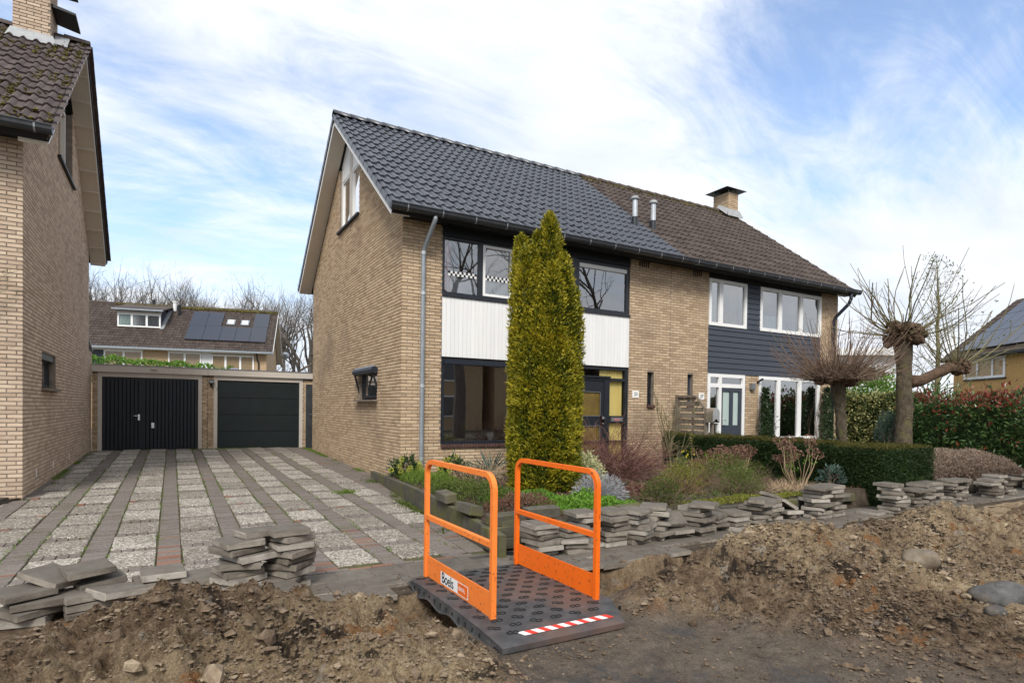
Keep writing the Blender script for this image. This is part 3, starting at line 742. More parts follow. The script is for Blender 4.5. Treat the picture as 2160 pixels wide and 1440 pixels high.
def lay_bricks(fr, u0, u1, z0, z1, openings, parent, mat, keep_n, clip=None, pu=.2215, pz=.0625, seed=0, gable=None):
    """running-bond brickwork: real bricks proud of the mortar. Returns list of full bricks already given as parts"""
    rr = random.Random(seed); rows_ = []
    nk = int((z1 - z0) / pz)
    for k in range(nk):
        za = z0 + k * pz; zm = za + .025
        iv = [(u0, u1)]
        if gable:
            iv = gable(zm)
            if not iv: continue
        for (a, b, c, d) in openings:
            if c - .02 < zm < d + .01: iv = [t for p in [subtract([i], a, b) for i in iv] for t in p]
        off = (k % 2) * pu / 2 + rr.uniform(-.006, .006)
        for a, b in iv:
            j = math.floor((a - off) / pu); s = off + j * pu
            while s < b:
                p, q = max(s, a), min(s + pu - .0115, b)
                if q - p > .03: rows_.append((p, q, za, rr.random(), (q - p) > pu - .014))
                s += pu
    A = np.array([(r[0], r[1], r[2], r[3]) for r in rows_]); full = np.array([r[4] for r in rows_])
    n = len(A)
    cen = fr.o + fr.ux * ((A[:, 0] + A[:, 1]) / 2)[:, None] + UP * (A[:, 2] + .025)[:, None]
    order = np.argsort(cam_dist(cen)); pick = [i for i in order if full[i]]
    if clip: pick = [i for i in pick if clip(cen[i])]
    pick = set(pick[:keep_n])
    # individual bricks
    if pick:
        var = []
        for v in range(14):
            gb = G(); gg = brick_geo(np.array([[-.105, .105, -.025, (v + .5) / 14]]), Fr((0, 0, 0), (1, 0, 0), (0, -1, 0)))
            gb.add(*gg[:2], rnd=gg[2]); var.append(gb.mesh('brick', mat))
        ang = math.atan2(fr.ux[1], fr.ux[0])
        # outward normal of the prototype is -y; choose rotation that maps it to fr.n
        ang = math.atan2(fr.n[0], -fr.n[1])
        for i in pick:
            sx = (A[i, 1] - A[i, 0]) / .21
            ob('brick', var[min(13, int(A[i, 3] * 14))], parent, Matrix.Translation(Vector(cen[i])) @ Matrix.Rotation(ang, 4, 'Z') @ Matrix.Diagonal((sx, 1, 1, 1)))
    restA = A[[i for i in range(n) if i not in pick]]
    if len(restA):
        Vv, Q, rn = brick_geo(restA, fr)
        g = G(); g.add(Vv, Q, rnd=rn)
        ob('brickwork', g.mesh('brickwork', mat), parent, kind='stuff')
def brick_geo(A, fr):
    n = len(A); V = np.zeros((n, 8, 3)); h = .0505
    jd = RNG.uniform(-.0018, .0018, n)
    for c, (u, z) in enumerate(((0, 0), (1, 0), (1, 1), (0, 1))):
        uu = A[:, 0] if u == 0 else A[:, 1]; z_ = A[:, 2] + (h if z else 0)
        ju, jz = RNG.uniform(-.0018, .0018, n), RNG.uniform(-.0015, .0015, n)
        e = .0022
        V[:, c] = fr.o + fr.ux * (uu)[:, None] + UP * z_[:, None] - fr.n * .02
        V[:, c + 4] = fr.o + fr.ux * (uu + ju + (e if u == 0 else -e))[:, None] + UP * (z_ + jz + (e if z == 0 else -e))[:, None] + fr.n * jd[:, None]
    # side faces + front; orientation fixed by frame handedness
    hand = np.dot(np.cross(fr.ux, UP), fr.n)
    F = np.array([[4, 5, 6, 7], [0, 1, 5, 4], [1, 2, 6, 5], [2, 3, 7, 6], [3, 0, 4, 7]])
    if hand < 0: F = F[:, ::-1]
    Q = (np.arange(n)[:, None, None] * 8 + F[None]).reshape(-1, 4)
    return V.reshape(-1, 3), Q, np.repeat(A[:, 3], 8)
def mortar_face(g, fr, u0, u1, z0, z1, openings, w=.0065, reveal=.16):
    us = sorted({u0, u1, *[k for o in openings for k in o[:2] if u0 < k < u1]}); zs = sorted({z0, z1, *[k for o in openings for k in o[2:] if z0 < k < z1]})
    for a, b in zip(us, us[1:]):
        for c, d in zip(zs, zs[1:]):
            um, zm = (a + b) / 2, (c + d) / 2
            if any(o[0] < um < o[1] and o[2] < zm < o[3] for o in openings): continue
            g.quad(fr.p(a, c, w), fr.p(b, c, w), fr.p(b, d, w), fr.p(a, d, w))
    for a, b, c, d in openings:
        for (p, q) in (((a, c), (a, d)), ((a, d), (b, d)), ((b, d), (b, c)), ((b, c), (a, c))):
            g.quad(fr.p(*p, w), fr.p(*q, w), fr.p(*q, w + reveal), fr.p(*p, w + reveal))
def window(parent, fr, u0, u1, z0, z1, mull=(), fw=.06, w=.08, d=.06, mat='frame_dark', glass='glass', trans=(), sash=None, name='window', label=None, mm=None):
    """frame bars + a pane per light"""
    g = G()
    fr.box(g, u0, u1, z0, z0 + fw, w, w + d); fr.box(g, u0, u1, z1 - fw, z1, w, w + d)
    fr.box(g, u0, u0 + fw, z0 + fw, z1 - fw, w, w + d); fr.box(g, u1 - fw, u1, z0 + fw, z1 - fw, w, w + d)
    hw = (mm or fw) / 2
    for m_ in mull: fr.box(g, m_ - hw, m_ + hw, z0 + fw, z1 - fw, w + .001, w + d - .001)
    edges = [u0 + fw] + [k for m_ in mull for k in (m_ - hw, m_ + hw)] + [u1 - fw]
    wo = g.build(name, mat, parent)
    for i in range(0, len(edges), 2):
        a, b = edges[i], edges[i + 1]
        zc = [z0 + fw]
        for t in sorted(trans):
            if t[1] <= a + .01 and t[2] >= b - .01:
                gt = G(); fr.box(gt, a, b, t[0] - hw, t[0] + hw, w + .002, w + d - .002); gt.build('transom', mat, wo); zc += [t[0] - hw, t[0] + hw]
        zc.append(z1 - fw)
        if sash and i // 2 in sash:                        # opening light with its own frame
            gs = G(); s_ = .05; sm = sash[i // 2]
            c, e = zc[0], zc[-1]; o = w - .012
            fr.box(gs, a, b, c, c + s_, o, o + .05); fr.box(gs, a, b, e - s_, e, o, o + .05)
            fr.box(gs, a, a + s_, c + s_, e - s_, o, o + .05); fr.box(gs, b - s_, b, c + s_, e - s_, o, o + .05)
            gs.build('sash', sm, wo)
        for q in range(0, len(zc), 2):
            gp = G(); c, e = zc[q], zc[q + 1]; k = w + d * .55
            pane_q(gp, fr, a, c, b, e, k); gp.build('pane', glass, wo)
    if label: wo['label'] = label
    return wo
def curtain(parent, fr, u0, u1, z0, z1, w, mat, folds=9, amp=.03, name='curtain'):
    n = max(8, folds * 6); u = np.linspace(u0, u1, n); ph = RNG.random() * 6
    off = w + amp * np.sin((u - u0) / (u1 - u0) * folds * 6.283 + ph) * (.6 + .4 * np.sin(u * 7 + ph))
    V = [fr.p(a, z, b) for z in (z0, z1) for a, b in zip(u, off)]
    i = np.arange(n - 1); Q = np.stack([i, i + 1, i + n + 1, i + n], -1)
    g = G(); g.add(V, Q); return g.build(name, mat, parent, smooth=True)
def room(parent, fr, u0, u1, z0, z1, w0, w1, mat='room_dark', floor=None):
    g = G(); p = fr.p
    g.quad(p(u0, z0, w1), p(u1, z0, w1), p(u1, z1, w1), p(u0, z1, w1))
    g.quad(p(u0, z0, w0), p(u0, z0, w1), p(u0, z1, w1), p(u0, z1, w0)); g.quad(p(u1, z0, w0), p(u1, z0, w1), p(u1, z1, w1), p(u1, z1, w0))
    g.quad(p(u0, z1, w0), p(u1, z1, w0), p(u1, z1, w1), p(u0, z1, w1))
    if not floor: g.quad(p(u0, z0, w0), p(u1, z0, w0), p(u1, z0, w1), p(u0, z0, w1))
    r = g.build('room_lining', mat, parent)
    if floor:
        g = G(); g.quad(p(u0, z0, w0), p(u1, z0, w0), p(u1, z0, w1), p(u0, z0, w1)); g.build('room_floor', floor, parent)
    return r

# ---- roof tiles ------------------------------------------------------------------------------
TW, TL = .2, .375
def tile_profile(nseg=7):
    x = np.linspace(0, TW, nseg)
    t = np.clip(x / .105, 0, 1)
    z = np.where(x < .105, .040 * np.sin(t * math.pi) ** .9, .004 * np.sin((x - .105) / .095 * math.pi))
    return x, z
def tile_geo(nseg=8, jit=0.0):
    x, z = tile_profile(nseg); k = len(x)
    lift = .034
    V = [(a, -.03, b + lift) for a, b in zip(x, z)] + [(a, TL, b + .003) for a, b in zip(x, z)] + [(a, -.03, b + lift - .024) for a, b in zip(x, z)]
    i = np.arange(k - 1)
    Q = np.concatenate([np.stack([i, i + 1, i + k + 1, i + k], -1), np.stack([i + 2 * k, i + 2 * k + 1, i + 1, i], -1)])
    Q = np.concatenate([Q, [[2 * k, 0, k, k]], [[3 * k - 1, 2 * k - 1, k - 1, k - 1]]]) if False else Q
    return np.array(V, float), Q
def roof_matrix(origin, ux, up_slope):
    ux = Vector(ux).normalized(); us = Vector(up_slope).normalized(); nz = ux.cross(us)
    M_ = Matrix.Identity(4)
    for r_ in range(3): M_[r_][0], M_[r_][1], M_[r_][2], M_[r_][3] = ux[r_], us[r_], nz[r_], origin[r_]
    return M_
def tile_roof(parent, M_, ncol, nrow, mat, keep_n, name='roof_tile', skip=None, jit=.006, col0=0):
    V0, Q0 = tile_geo()
    vars_ = []
    for v in range(8):
        g = G(); g.add(V0 + RNG.uniform(-.0012, .0012, V0.shape), Q0, rnd=(v + .5) / 8); vars_.append(g.mesh(name, mat, False))
    pos = [(c * TW, r * TL, r, c) for r in range(nrow) for c in range(col0, ncol + col0)]
    if skip: pos = [p for p in pos if not skip(p[2], p[3])]
    W = [M_ @ Vector((p[0] + .1, p[1] + .18, 0)) for p in pos]
    order = np.argsort(cam_dist(np.array([w[:] for w in W])))
    pick = set(order[:keep_n].tolist()); g = G()
    for i, p in enumerate(pos):
        L_ = Matrix.Translation((p[0] + random.uniform(-.002, .002), p[1] + random.uniform(-jit, jit), random.uniform(-.002, .003))) @ Matrix.Rotation(random.uniform(-.008, .008), 4, 'Z') @ Matrix.Rotation(random.uniform(-.01, .01), 4, 'X')
        if i in pick: ob(name, random.choice(vars_), parent, M_ @ L_)
        else:
            MM = np.array(M_ @ L_); g.add(V0 @ MM[:3, :3].T + MM[:3, 3], Q0, rnd=random.random())
    if g.n: g.build('roof_tiling', mat, parent, kind='stuff')
def moss_on_roof(parent, M_, n, wfun, mat='moss', smin=.012, smax=.04):
    P = []; S = []
    while len(P) < n:
        u, v, keep = wfun()
        if random.random() > keep: continue
        w = M_ @ Vector((u, v, .03 + random.uniform(0, .012))); P.append(w[:]); S.append(random.uniform(smin, smax))
    P = np.array(P); S = np.array(S)
    gg = scatter_lumps(P, S, RNG.random(len(P)), CP)
    gg.build('roof_moss', mat, parent, kind='stuff')
def gutter(parent, x0, x1, yf, z, n=None):
    """half-round zinc gutter along x, hung in front of the eave (world coords)"""
    prof = [(.0, .055), (.0, -.035), (-.025, -.062), (-.07, -.072), (-.115, -.058), (-.135, -.02), (-.140, .04), (-.152, .046), (-.152, .034)]
    g = G(); k = len(prof)
    V = [(x, yf + a, z + b) for x in (x0, x1) for a, b in prof] + [(x, yf + a * .96 - .002, z + b + .006) for x in (x0, x1) for a, b in prof]
    i = np.arange(k - 1); Q = np.stack([i, i + 1, i + k + 1, i + k], -1)
    g.add(V, np.concatenate([Q, Q[:, ::-1] + 2 * k]))
    for x in (x0, x1):
        for a in range(1, 6): g.tri((x, yf, z + .05), (x, yf + prof[a][0], z + prof[a][1]), (x, yf + prof[a + 1][0], z + prof[a + 1][1]))
    gu = g.build('gutter', 'gutter_zinc', parent)
    nb = n or int((x1 - x0) / .62)
    gm = G(); pr = np.array(prof[:7]); 
    for s_ in (-.012, .012):
        pass
    Vb = [(dx, a * 1.03 - .002, b - .005) for dx in (-.012, .012) for a, b in prof[:8]]
    kk = 8; i = np.arange(kk - 1); gm.add(Vb, np.stack([i, i + 1, i + kk + 1, i + kk], -1))
    bm_ = gm.mesh('gutter_bracket', 'alu')
    for j in range(nb):
        ob('gutter_bracket', bm_, gu, TRS((x0 + .3 + j * (x1 - x0 - .5) / max(1, nb - 1), yf, z)))
    return gu

def pitched_roof(parent, x0, x1, y_mid, half, z_ridge, slope, verge_left, verge_right, mat, soffit_mat='soffit', panels=False, thick=.15):
    """roof body: decks, soffits, barge boards; returns roof object and front-slope matrix"""
    ang = math.atan(slope); ze = z_ridge - slope * half
    nv = np.array([0, -math.sin(ang), math.cos(ang)])           # front normal
    g = G()
    for sgn in (-1, 1):
        ye = y_mid + sgn * half; nn = np.array([0, sgn * math.sin(ang), math.cos(ang)])
        a = np.array([x0, ye, ze]); ux = np.array([x1 - x0, 0, 0]); up = np.array([0, -sgn * half, z_ridge - ze])
        g.obox(a - nn * thick, ux, up, nn * (thick - .03))
    roof = g.build('roof', 'fascia_black', parent)
    for side, xa, xw in ((-1, x0, verge_left), (1, x1, verge_right)):
        if xw is None: continue
        for sgn in (-1, 1):
            ye = y_mid + sgn * half; nn = np.array([0, sgn * math.sin(ang), math.cos(ang)])
            up = np.array([0, -sgn * half, z_ridge - ze]); L_ = np.linalg.norm(up); uu = up / L_
            a0 = np.array([min(xa, xw) + (.012 if side < 0 else 0), ye, ze]) - nn * (thick + .022)
            wdt = abs(xa - xw) - .012
            if panels:
                npn = 10; 
                for q in range(npn):
                    gp = G(); gp.obox(a0 + uu * (L_ * q / npn), (wdt, 0, 0), uu * (L_ / npn - .012), nn * .02, rnd=random.random()); gp.build('soffit_panel', soffit_mat, roof)
                    gp = G(); gp.obox(a0 + uu * (L_ * q / npn - .02) - nn * .035, (wdt - .01, 0, 0), uu * .045, nn * .034); gp.build('soffit_batten', soffit_mat, roof)
            else:
                gp = G(); gp.obox(a0, (wdt, 0, 0), up, nn * .02); gp.build('soffit', soffit_mat, roof)
            gp = G(); xb = xa if side < 0 else xa - .014                     # white barge board
            gp.obox(np.array([xb - .004, ye, ze]) - nn * (thick + .03), (.018, 0, 0), up, nn * .085); gp.build('barge_board', 'white_paint', roof)
    return roof, ze, ang
def verge_tiles(roof, x, y_mid, half, z_ridge, ang, nrow, mat, side=-1):
    for sgn in (-1, 1):
        ye = y_mid + sgn * half; ze = z_ridge - math.tan(ang) * half
        nn = np.array([0, sgn * math.sin(ang), math.cos(ang)]); uu = np.array([0, -sgn * math.cos(ang), math.sin(ang)])
        L_ = half / math.cos(ang); st = L_ / nrow
        for r_ in range(nrow):
            g = G(); a = np.array([x, ye, ze]) + uu * (r_ * st - .03)
            o = a - nn * .085
            V = [o, o + uu * (st + .03), o + uu * (st + .03) + nn * .098, o + nn * .135]
            V = [v + np.array([0, 0, 0]) for v in V] + [v + np.array([.022, 0, 0]) for v in V]
            g.add(V, BOXQ, rnd=random.random())
            g.add([V[3], V[2], V[2] + np.array([.10, 0, 0]), V[3] + np.array([.10, 0, 0])], [[0, 1, 2, 3]], rnd=.5)
            g.build('verge_tile', mat, roof)
def ridge_tiles(roof, x0, x1, y, z, mat, n):
    st = (x1 - x0) / n
    gm = G(); an = np.linspace(-.15, math.pi + .15, 9)
    V = [(0, -.13 * math.cos(a), .105 * math.sin(a) + .012) for a in an] + [(st + .03, -.12 * math.cos(a), .095 * math.sin(a)) for a in an] + [(0, -.12 * math.cos(a), .09 * math.sin(a) - .004) for a in an]
    k = 9; i = np.arange(k - 1); gm.add(V, np.concatenate([np.stack([i, i + 1, i + k + 1, i + k], -1), np.stack([i + 2 * k, i + 2 * k + 1, i + 1, i], -1)]))
    me_ = gm.mesh('ridge_tile', mat, True)
    for j in range(n): ob('ridge_tile', me_, roof, TRS((x0 + j * st, y, z + random.uniform(-.004, .004)), 0, 0, random.uniform(-.012, .004)))

SLP = .767
# ================================================================== the near half of the pair (left house of the two)
house = thing('brick_house', 'yellow brick semi-detached house with shiny black tiled roof, behind the orange ramp', 'house', (3.4, 4, 0))
FF = Fr((0, 0, 0), (1, 0, 0), (0, -1, 0))
FS = Fr((0, 0, 0), (0, 1, 0), (-1, 0, 0))
front_open = [(.80, 5.48, .60, 4.95), (3.74, 5.48, -.2, .62), (6.05, 6.26, 1.42, 2.22)]
side_open = [(1.50, 2.86, 1.46, 2.10)]
def gab_main(z):
    if z < 4.96: return [(.021, 8.0)]
    h_ = (8.02 - z) / SLP
    if h_ < .1: return []
    return [(max(.021, 4 - h_), min(8.0, 4 + h_))]
g = G()
mortar_face(g, FF, 0.0095, 6.77, -.3, 4.93, front_open)
mortar_face(g, FS, .0095, 8.0, -.3, 5.0, side_open)
for s_ in (-1, 1):
    pass
g.quad(FS.p(.0095, 5.0, .0095), FS.p(3.0, 5.0, .0095), FS.p(3.0, 7.25, .0095), FS.p(3.0, 7.25, .0095))
g.quad(FS.p(4.85, 5.0, .0095), FS.p(7.99, 5.0, .0095), FS.p(4.85, 7.32, .0095), FS.p(4.85, 7.32, .0095))
g.quad(FS.p(3.0, 5.0, .0095), FS.p(4.85, 5.0, .0095), FS.p(4.85, 5.74, .0095), FS.p(3.0, 5.74, .0095))
for (a, b, c, d) in ((3.0, 5.74, 3.0, 7.25), (4.85, 5.74, 4.85, 7.32), (3.0, 5.74, 4.85, 5.74)):
    g.quad(FS.p(a, b, .0095), FS.p(c, d, .0095), FS.p(c, d, .17), FS.p(a, b, .17))
g.quad((0.01, 8.0, -.3), (6.77, 8.0, -.3), (6.77, 8.0, 5.0), (0.01, 8.0, 5.0))
wall = g.build('wall', 'mortar', house)
lay_bricks(FF, 0, 6.765, -.3, 4.92, front_open, wall, 'brick', 150, seed=1)
lay_bricks(FS, 0, 8, -.3, 8.1, side_open + [(3.0, 4.85, 5.74, 9)], wall, 'brick', 140, seed=2, gable=gab_main, clip=lambda c: c[2] > .1)
# brick reveal of the gable opening (left cheek)
# corner quoin wear: pale mortar smears
# roof
roof, ZE, ANG = pitched_roof(house, -.34, 6.77, 4.0, 4.46, 8.285, SLP, 0.0, None, 'tile_black')
Mr = roof_matrix((-.34, 4 - 4.46 - .01, ZE - .005), (1, 0, 0), (0, math.cos(ANG), math.sin(ANG)))
tile_roof(roof, Mr, 36, 15, 'tile_black', 290)
verge_tiles(roof, -.372, 4.0, 4.46, 8.285, ANG, 15, 'tile_black')
ridge_tiles(roof, -.37, 6.80, 4.0, 8.2855, 'tile_black', 18)
gutter(house, -.40, 6.76, -.44, 4.84, n=11)
g = G(); g.box((-.0, -.44, 4.80), (6.77, -.003, 4.825)); g.build('eave_board', 'fascia_black', house)
# dark panel over the first-floor windows
g = G(); FF.box(g, .80, 5.48, 4.62, 4.80, -.012, .06); g.build('fascia_panel', 'fascia_black', house)
# first-floor windows
w1 = window(house, FF, .805, 2.42, 3.50, 4.62, mull=(1.64,), fw=.055, w=.03, d=.07, mat='frame_dark', sash={1: 'white_paint'}, mm=.09, label='dark framed window with a white sash and checkered strip')
w1b = window(house, FF, 2.42, 3.70, 3.50, 4.62, mull=(3.05,), fw=.06, w=.03, d=.07, mat='frame_dark')
g = G(); FF.box(g, 3.70, 3.98, 3.50, 4.62, .0, .08); FF.box(g, 3.80, 3.90, 3.50, 4.62, -.02, .0); g.build('window_post', 'frame_dark', house)
w2 = window(house, FF, 3.98, 5.475, 3.50, 4.62, fw=.075, w=.03, d=.07, mat='frame_dark')
g = G(); FF.box(g, 4.06, 5.40, 4.455, 4.54, .03, .07); g.build('blind_case', 'white_paint', w2)
g = G(); FF.box(g, .80, 5.48, 3.455, 3.5, -.035, .09); g.build('sill', 'frame_dark', house)
room(house, FF, .82, 3.68, 3.45, 4.66, .16, 2.6); room(house, FF, 4.0, 5.46, 3.45, 4.66, .16, 2.6)
curtain(w1, FF, .84, 1.02, 3.52, 4.6, .14, 'curtain_red', 3, .02)
# checkered decoration strip on the glass and net curtain below it
def checker(u0, u1, z0, s_, parent):
    for r_ in range(2):
        gm = G(); k = 0; u = u0 + (s_ if r_ else 0)
        while u + s_ <= u1: FF.box(gm, u, u + s_, z0 + r_ * s_, z0 + (r_ + 1) * s_, .064, .067); u += 2 * s_
        gm.build('checker_strip', 'tape_white', parent)
        gm = G(); u = u0 + (0 if r_ else s_)
        while u + s_ <= u1: FF.box(gm, u, u + s_, z0 + r_ * s_, z0 + (r_ + 1) * s_, .064, .067); u += 2 * s_
        gm.build('checker_strip', 'ink', parent)
checker(.95, 1.58, 3.88, .047, w1); checker(1.75, 2.34, 3.88, .047, w1)
for a, b in ((.88, 1.58), (1.75, 2.34)): curtain(w1, FF, a, b, 3.53, 3.87, .15, 'curtain_white', 7, .012, 'net_curtain')
# white board cladding
clad = ob('cladding', None, house)
bmesh_white = [bevel_box('cladding_board', .0845, .022, 1.155, .004, 'cladding_white', rnd=i / 5) for i in range(6)]
nb = 53
for i in range(nb):
    ob('cladding_board', random.choice(bmesh_white), clad, TRS((.806 + (i + .5) * (4.668 / nb), .006 + random.uniform(-.0015, .0015), 2.875)))
g = G(); FF.box(g, .80, 5.48, 2.29, 3.46, .02, .08); g.build('cladding_backing', 'room_dark', clad)
# living-room window
w3 = window(house, FF, .81, 3.66, .60, 2.29, mull=(2.75,), fw=.065, w=.03, d=.07, mat='frame_dark', glass='glass_low', label='large living room window reflecting the street')
g = G(); FF.box(g, .86, 3.60, 2.16, 2.235, -.02, .03); 
for k in range(22): FF.box(g, .95 + k * .12, 1.02 + k * .12, 2.175, 2.2, -.024, -.018)
g.build('ventilation_grille', 'pipe_dark', w3)
sillo = ob('window_sill', None, house)
sv = [bevel_box('sill_brick', .052, .16, .065, .004, 'sill_brick', rnd=i / 4) for i in range(5)]
for i in range(46):
    ob('sill_brick', random.choice(sv), sillo, TRS((.83 + i * .0625, .035, .565), 0, R(-8)))
g = G(); FF.box(g, .80, 3.74, .53, .59, .02, .10); g.build('sill_bed', 'white_paint', sillo)
room(house, FF, .82, 3.64, .10, 2.35, .14, 4.2, 'room_dark', 'room_floor')
g = G(); FF.box(g, .95, 3.5, .62, .66, .16, .42); g.build('inside_sill', 'room_floor', w3)
# things on the inner sill: pot plant
gp = G(); gp.tube([(2.02, .30, .66), (2.02, .30, .82)], [.06, .08], 10); 
pot = gp.build('flower_pot', 'white_paint'); tag(pot, 'small white pot on the living room window ledge', 'pot')
# door set
g = G()
for (a, b, c, d) in ((3.66, 4.06, .0, 2.29), (5.40, 5.48, .0, 2.29), (4.06, 5.40, 2.22, 2.29), (4.06, 5.40, 1.97, 2.035), (4.80, 4.95, .0, 1.97), (4.95, 5.40, 1.02, 1.18), (4.95, 5.40, 0, .12)):
    FF.box(g, a, b, c, d, .03, .11)
doorset = g.build('door_frame', 'frame_dark', house)
g = G(); FF.box(g, 3.98, 4.95, 2.035, 2.075, -.01, .03); g.build('door_hood', 'frame_dark', house)
g = G()
for (a, b, c, d) in ((4.08, 4.80, 1.72, 1.96), (4.08, 4.80, .96, 1.17), (4.08, 4.80, .04, .30), (4.08, 4.13, .3, 1.72), (4.70, 4.80, .3, 1.72)):
    FF.box(g, a, b, c, d, .045, .095)
door = g.build('front_door', 'frame_dark', house)
for (a, b, c, d) in ((4.13, 4.70, 1.17, 1.72), (4.13, 4.70, .30, .96)):
    g = G(); g.quad(FF.p(a, c, .07), FF.p(b, c, .07), FF.p(b, d, .07), FF.p(a, d, .07)); g.build('pane', 'glass_pattern', door)
    g = G(); 
    for (p, q, r_, s_) in ((a, b, c, c + .012), (a, b, d - .012, d), (a, a + .012, c, d), (b - .012, b, c, d)): FF.box(g, p, q, r_, s_, .04, .05)
    g.build('glazing_bead', 'alu', door)
g = G(); FF.box(g, 4.745, 4.785, 1.09, 1.17, .02, .045); g.tube([FF.p(4.765, 1.13, .02), FF.p(4.765, 1.13, -.03), FF.p(4.70, 1.13, -.03)], .011, 8); g.build('door_handle', 'chrome', door)
g = G(); g.tube([FF.p(4.765, 1.01, .045), FF.p(4.765, 1.01, .015)], .022, 10); g.build('lock', 'chrome', door)
for (a, b, c, d) in ((4.06, 5.40, 2.035, 2.22), (4.95, 5.40, 1.18, 1.97), (4.95, 5.40, .12, 1.02)):
    g = G(); g.quad(FF.p(a, c, .075), FF.p(b, c, .075), FF.p(b, d, .075), FF.p(a, d, .075)); g.build('side_pane', 'glass_clear', doorset)
curtain(doorset, FF, 4.96, 5.39, .1, 1.97, .125, 'curtain_yellow', 7, .022); curtain(doorset, FF, 4.72, 5.39, 2.04, 2.22, .12, 'curtain_yellow', 9, .02)
g = G(); FF.box(g, 5.0, 5.33, 1.055, 1.145, .018, .03); mb = g.build('mail_slot', 'alu', house)
g = G(); FF.box(g, 5.09, 5.24, 1.08, 1.115, .012, .018); g.build('mail_flap', 'curtain_red', mb)
room(house, FF, 3.75, 5.46, -.1, 2.28, .2, 2.0, 'amber_dark')
g = G(); g.box((3.9, -.12, 1.93), (4.04, .02, 2.12)); g.box((3.92, -.10, 1.86), (4.02, -.0, 1.93)); g.build('porch_lamp', 'white_paint', house)
# doorstep
g = G(); g.box((3.7, -.55, -.1), (5.5, .05, .03)); g.build('doorstep', 'concrete_top', house)
# slit window
ws = window(house, FF, 6.05, 6.26, 1.44, 2.22, fw=.03, w=.10, d=.05)
room(house, FF, 6.0, 6.3, 1.4, 2.25, .17, .8)
for i in range(4): ob('sill_brick', random.choice(sv), ws, TRS((6.07 + i * .0565, .03, 1.40), 0, R(-10)))
# vertical vent bricks under the eave
for xv in (5.72, 7.55):
    pass
for i in range(5):
    g = G(); FF.box(g, 5.75 + i * .065, 5.785 + i * .065, 4.66, 4.80, -.004, .004); g.build('vent_slot', 'fascia_black', house)
# gable window
g = G()
fw = .07
FS.box(g, 3.0, 4.85, 5.74, 5.80, .05, .14); FS.box(g, 3.0, 3.09, 5.8, 7.20, .05, .14); FS.box(g, 4.76, 4.85, 5.8, 7.28, .05, .14); FS.box(g, 3.80, 4.02, 5.8, 7.85, .05, .14)
gw = g.build('gable_window', 'cream_paint', house)
for (a, b, zt) in ((3.09, 3.80, 6.98), (4.02, 4.76, 6.98)):
    g = G(); FS.box(g, a, b, zt, zt + .07, .05, .14)
    for (p, q, r_, s_) in ((a, b, 5.8, 5.85), (a, b, zt - .05, zt), (a, a + .05, 5.85, zt - .05), (b - .05, b, 5.85, zt - .05)): FS.box(g, p, q, r_, s_, .06, .11)
    g.build('sash', 'white_paint', gw)
    g = G(); pane_q(g, FS, a + .05, 5.85, b - .05, zt - .05, .09); g.build('pane', 'glass', gw)
    curtain(gw, FS, a + .03, b - .03, 5.82, zt, .16, 'curtain_white', 6, .02)
g = G()
zr = lambda y: 8.07 - SLP * abs(y - 4)
for a, b in ((3.0, 3.8), (3.8, 4.02), (4.02, 4.85)):
    zb = 7.05 if b - a > .3 else 7.9
    g.add([FS.p(a, zb, .06), FS.p(b, zb, .06), FS.p(b, max(zb + .01, zr(b)), .06), FS.p(a, max(zb + .01, zr(a)), .06)], [[0, 1, 2, 3]])
g.quad(FS.p(3.8, 7.9, .06), FS.p(4.02, 7.9, .06), FS.p(4.02, zr(4.02), .06), FS.p(3.8, zr(3.8), .06))
g.build('gable_panel', 'white_paint', gw)
g = G(); FS.box(g, 2.96, 4.90, 5.69, 5.74, -.06, .12); g.build('sill', 'fascia_black', gw)
room(house, FS, 3.02, 4.83, 5.72, 7.3, .2, 1.6)
# small side window with rolled awning
sw = window(house, FS, 1.50, 2.86, 1.50, 2.10, fw=.06, w=.07, d=.07, glass='glass', label='small side window with a rolled awning and dark frame')
g = G(); FS.box(g, 1.42, 2.95, 1.43, 1.465, -.10, .1); g.build('sill', 'wood_grey', sw)
g = G(); g.tube([FS.p(1.44, 2.08, -.07), FS.p(2.92, 2.08, -.07)], .075, 12); FS.box(g, 1.40, 2.95, 2.03, 2.05, -.16, -.1)
g.build('awning_case', 'pipe_dark', sw)
g = G(); g.tube([FS.p(1.46, 2.155, -.075), FS.p(2.90, 2.155, -.075)], .018, 8); g.build('awning_bar', 'zinc_bright', sw)
for u in (1.48, 2.88):
    g = G(); g.tube([FS.p(u, 2.05, -.10), FS.p(u, 1.85, -.045), FS.p(u, 1.70, .0), FS.p(u, 1.6, .02)], .022, 6); g.build('awning_arm', 'fascia_black', sw)
curtain(sw, FS, 1.56, 2.80, 1.75, 2.06, .17, 'curtain_white', 8, .02); room(house, FS, 1.48, 2.88, 1.4, 2.15, .22, 1.5)
# downpipe
g = G()
g.tube([(.44, -.50, 4.78), (.44, -.50, 4.72), (.43, -.44, 4.64), (.40, -.14, 4.34), (.39, -.075, 4.24), (.385, -.07, 4.1), (.385, -.07, .2), (.385, -.075, -.1)], .042, 14)
dp = g.build('downpipe', 'pipe_grey', house, smooth=True)
for zc in (3.45, 1.72, .35, 4.2):
    g = G(); g.tube([(.385, -.07, zc - .03), (.385, -.07, zc + .03)], .05, 14); g.box((.37, -.07, zc - .01), (.40, .01, zc + .01)); g.build('pipe_collar', 'zinc_bright', dp)
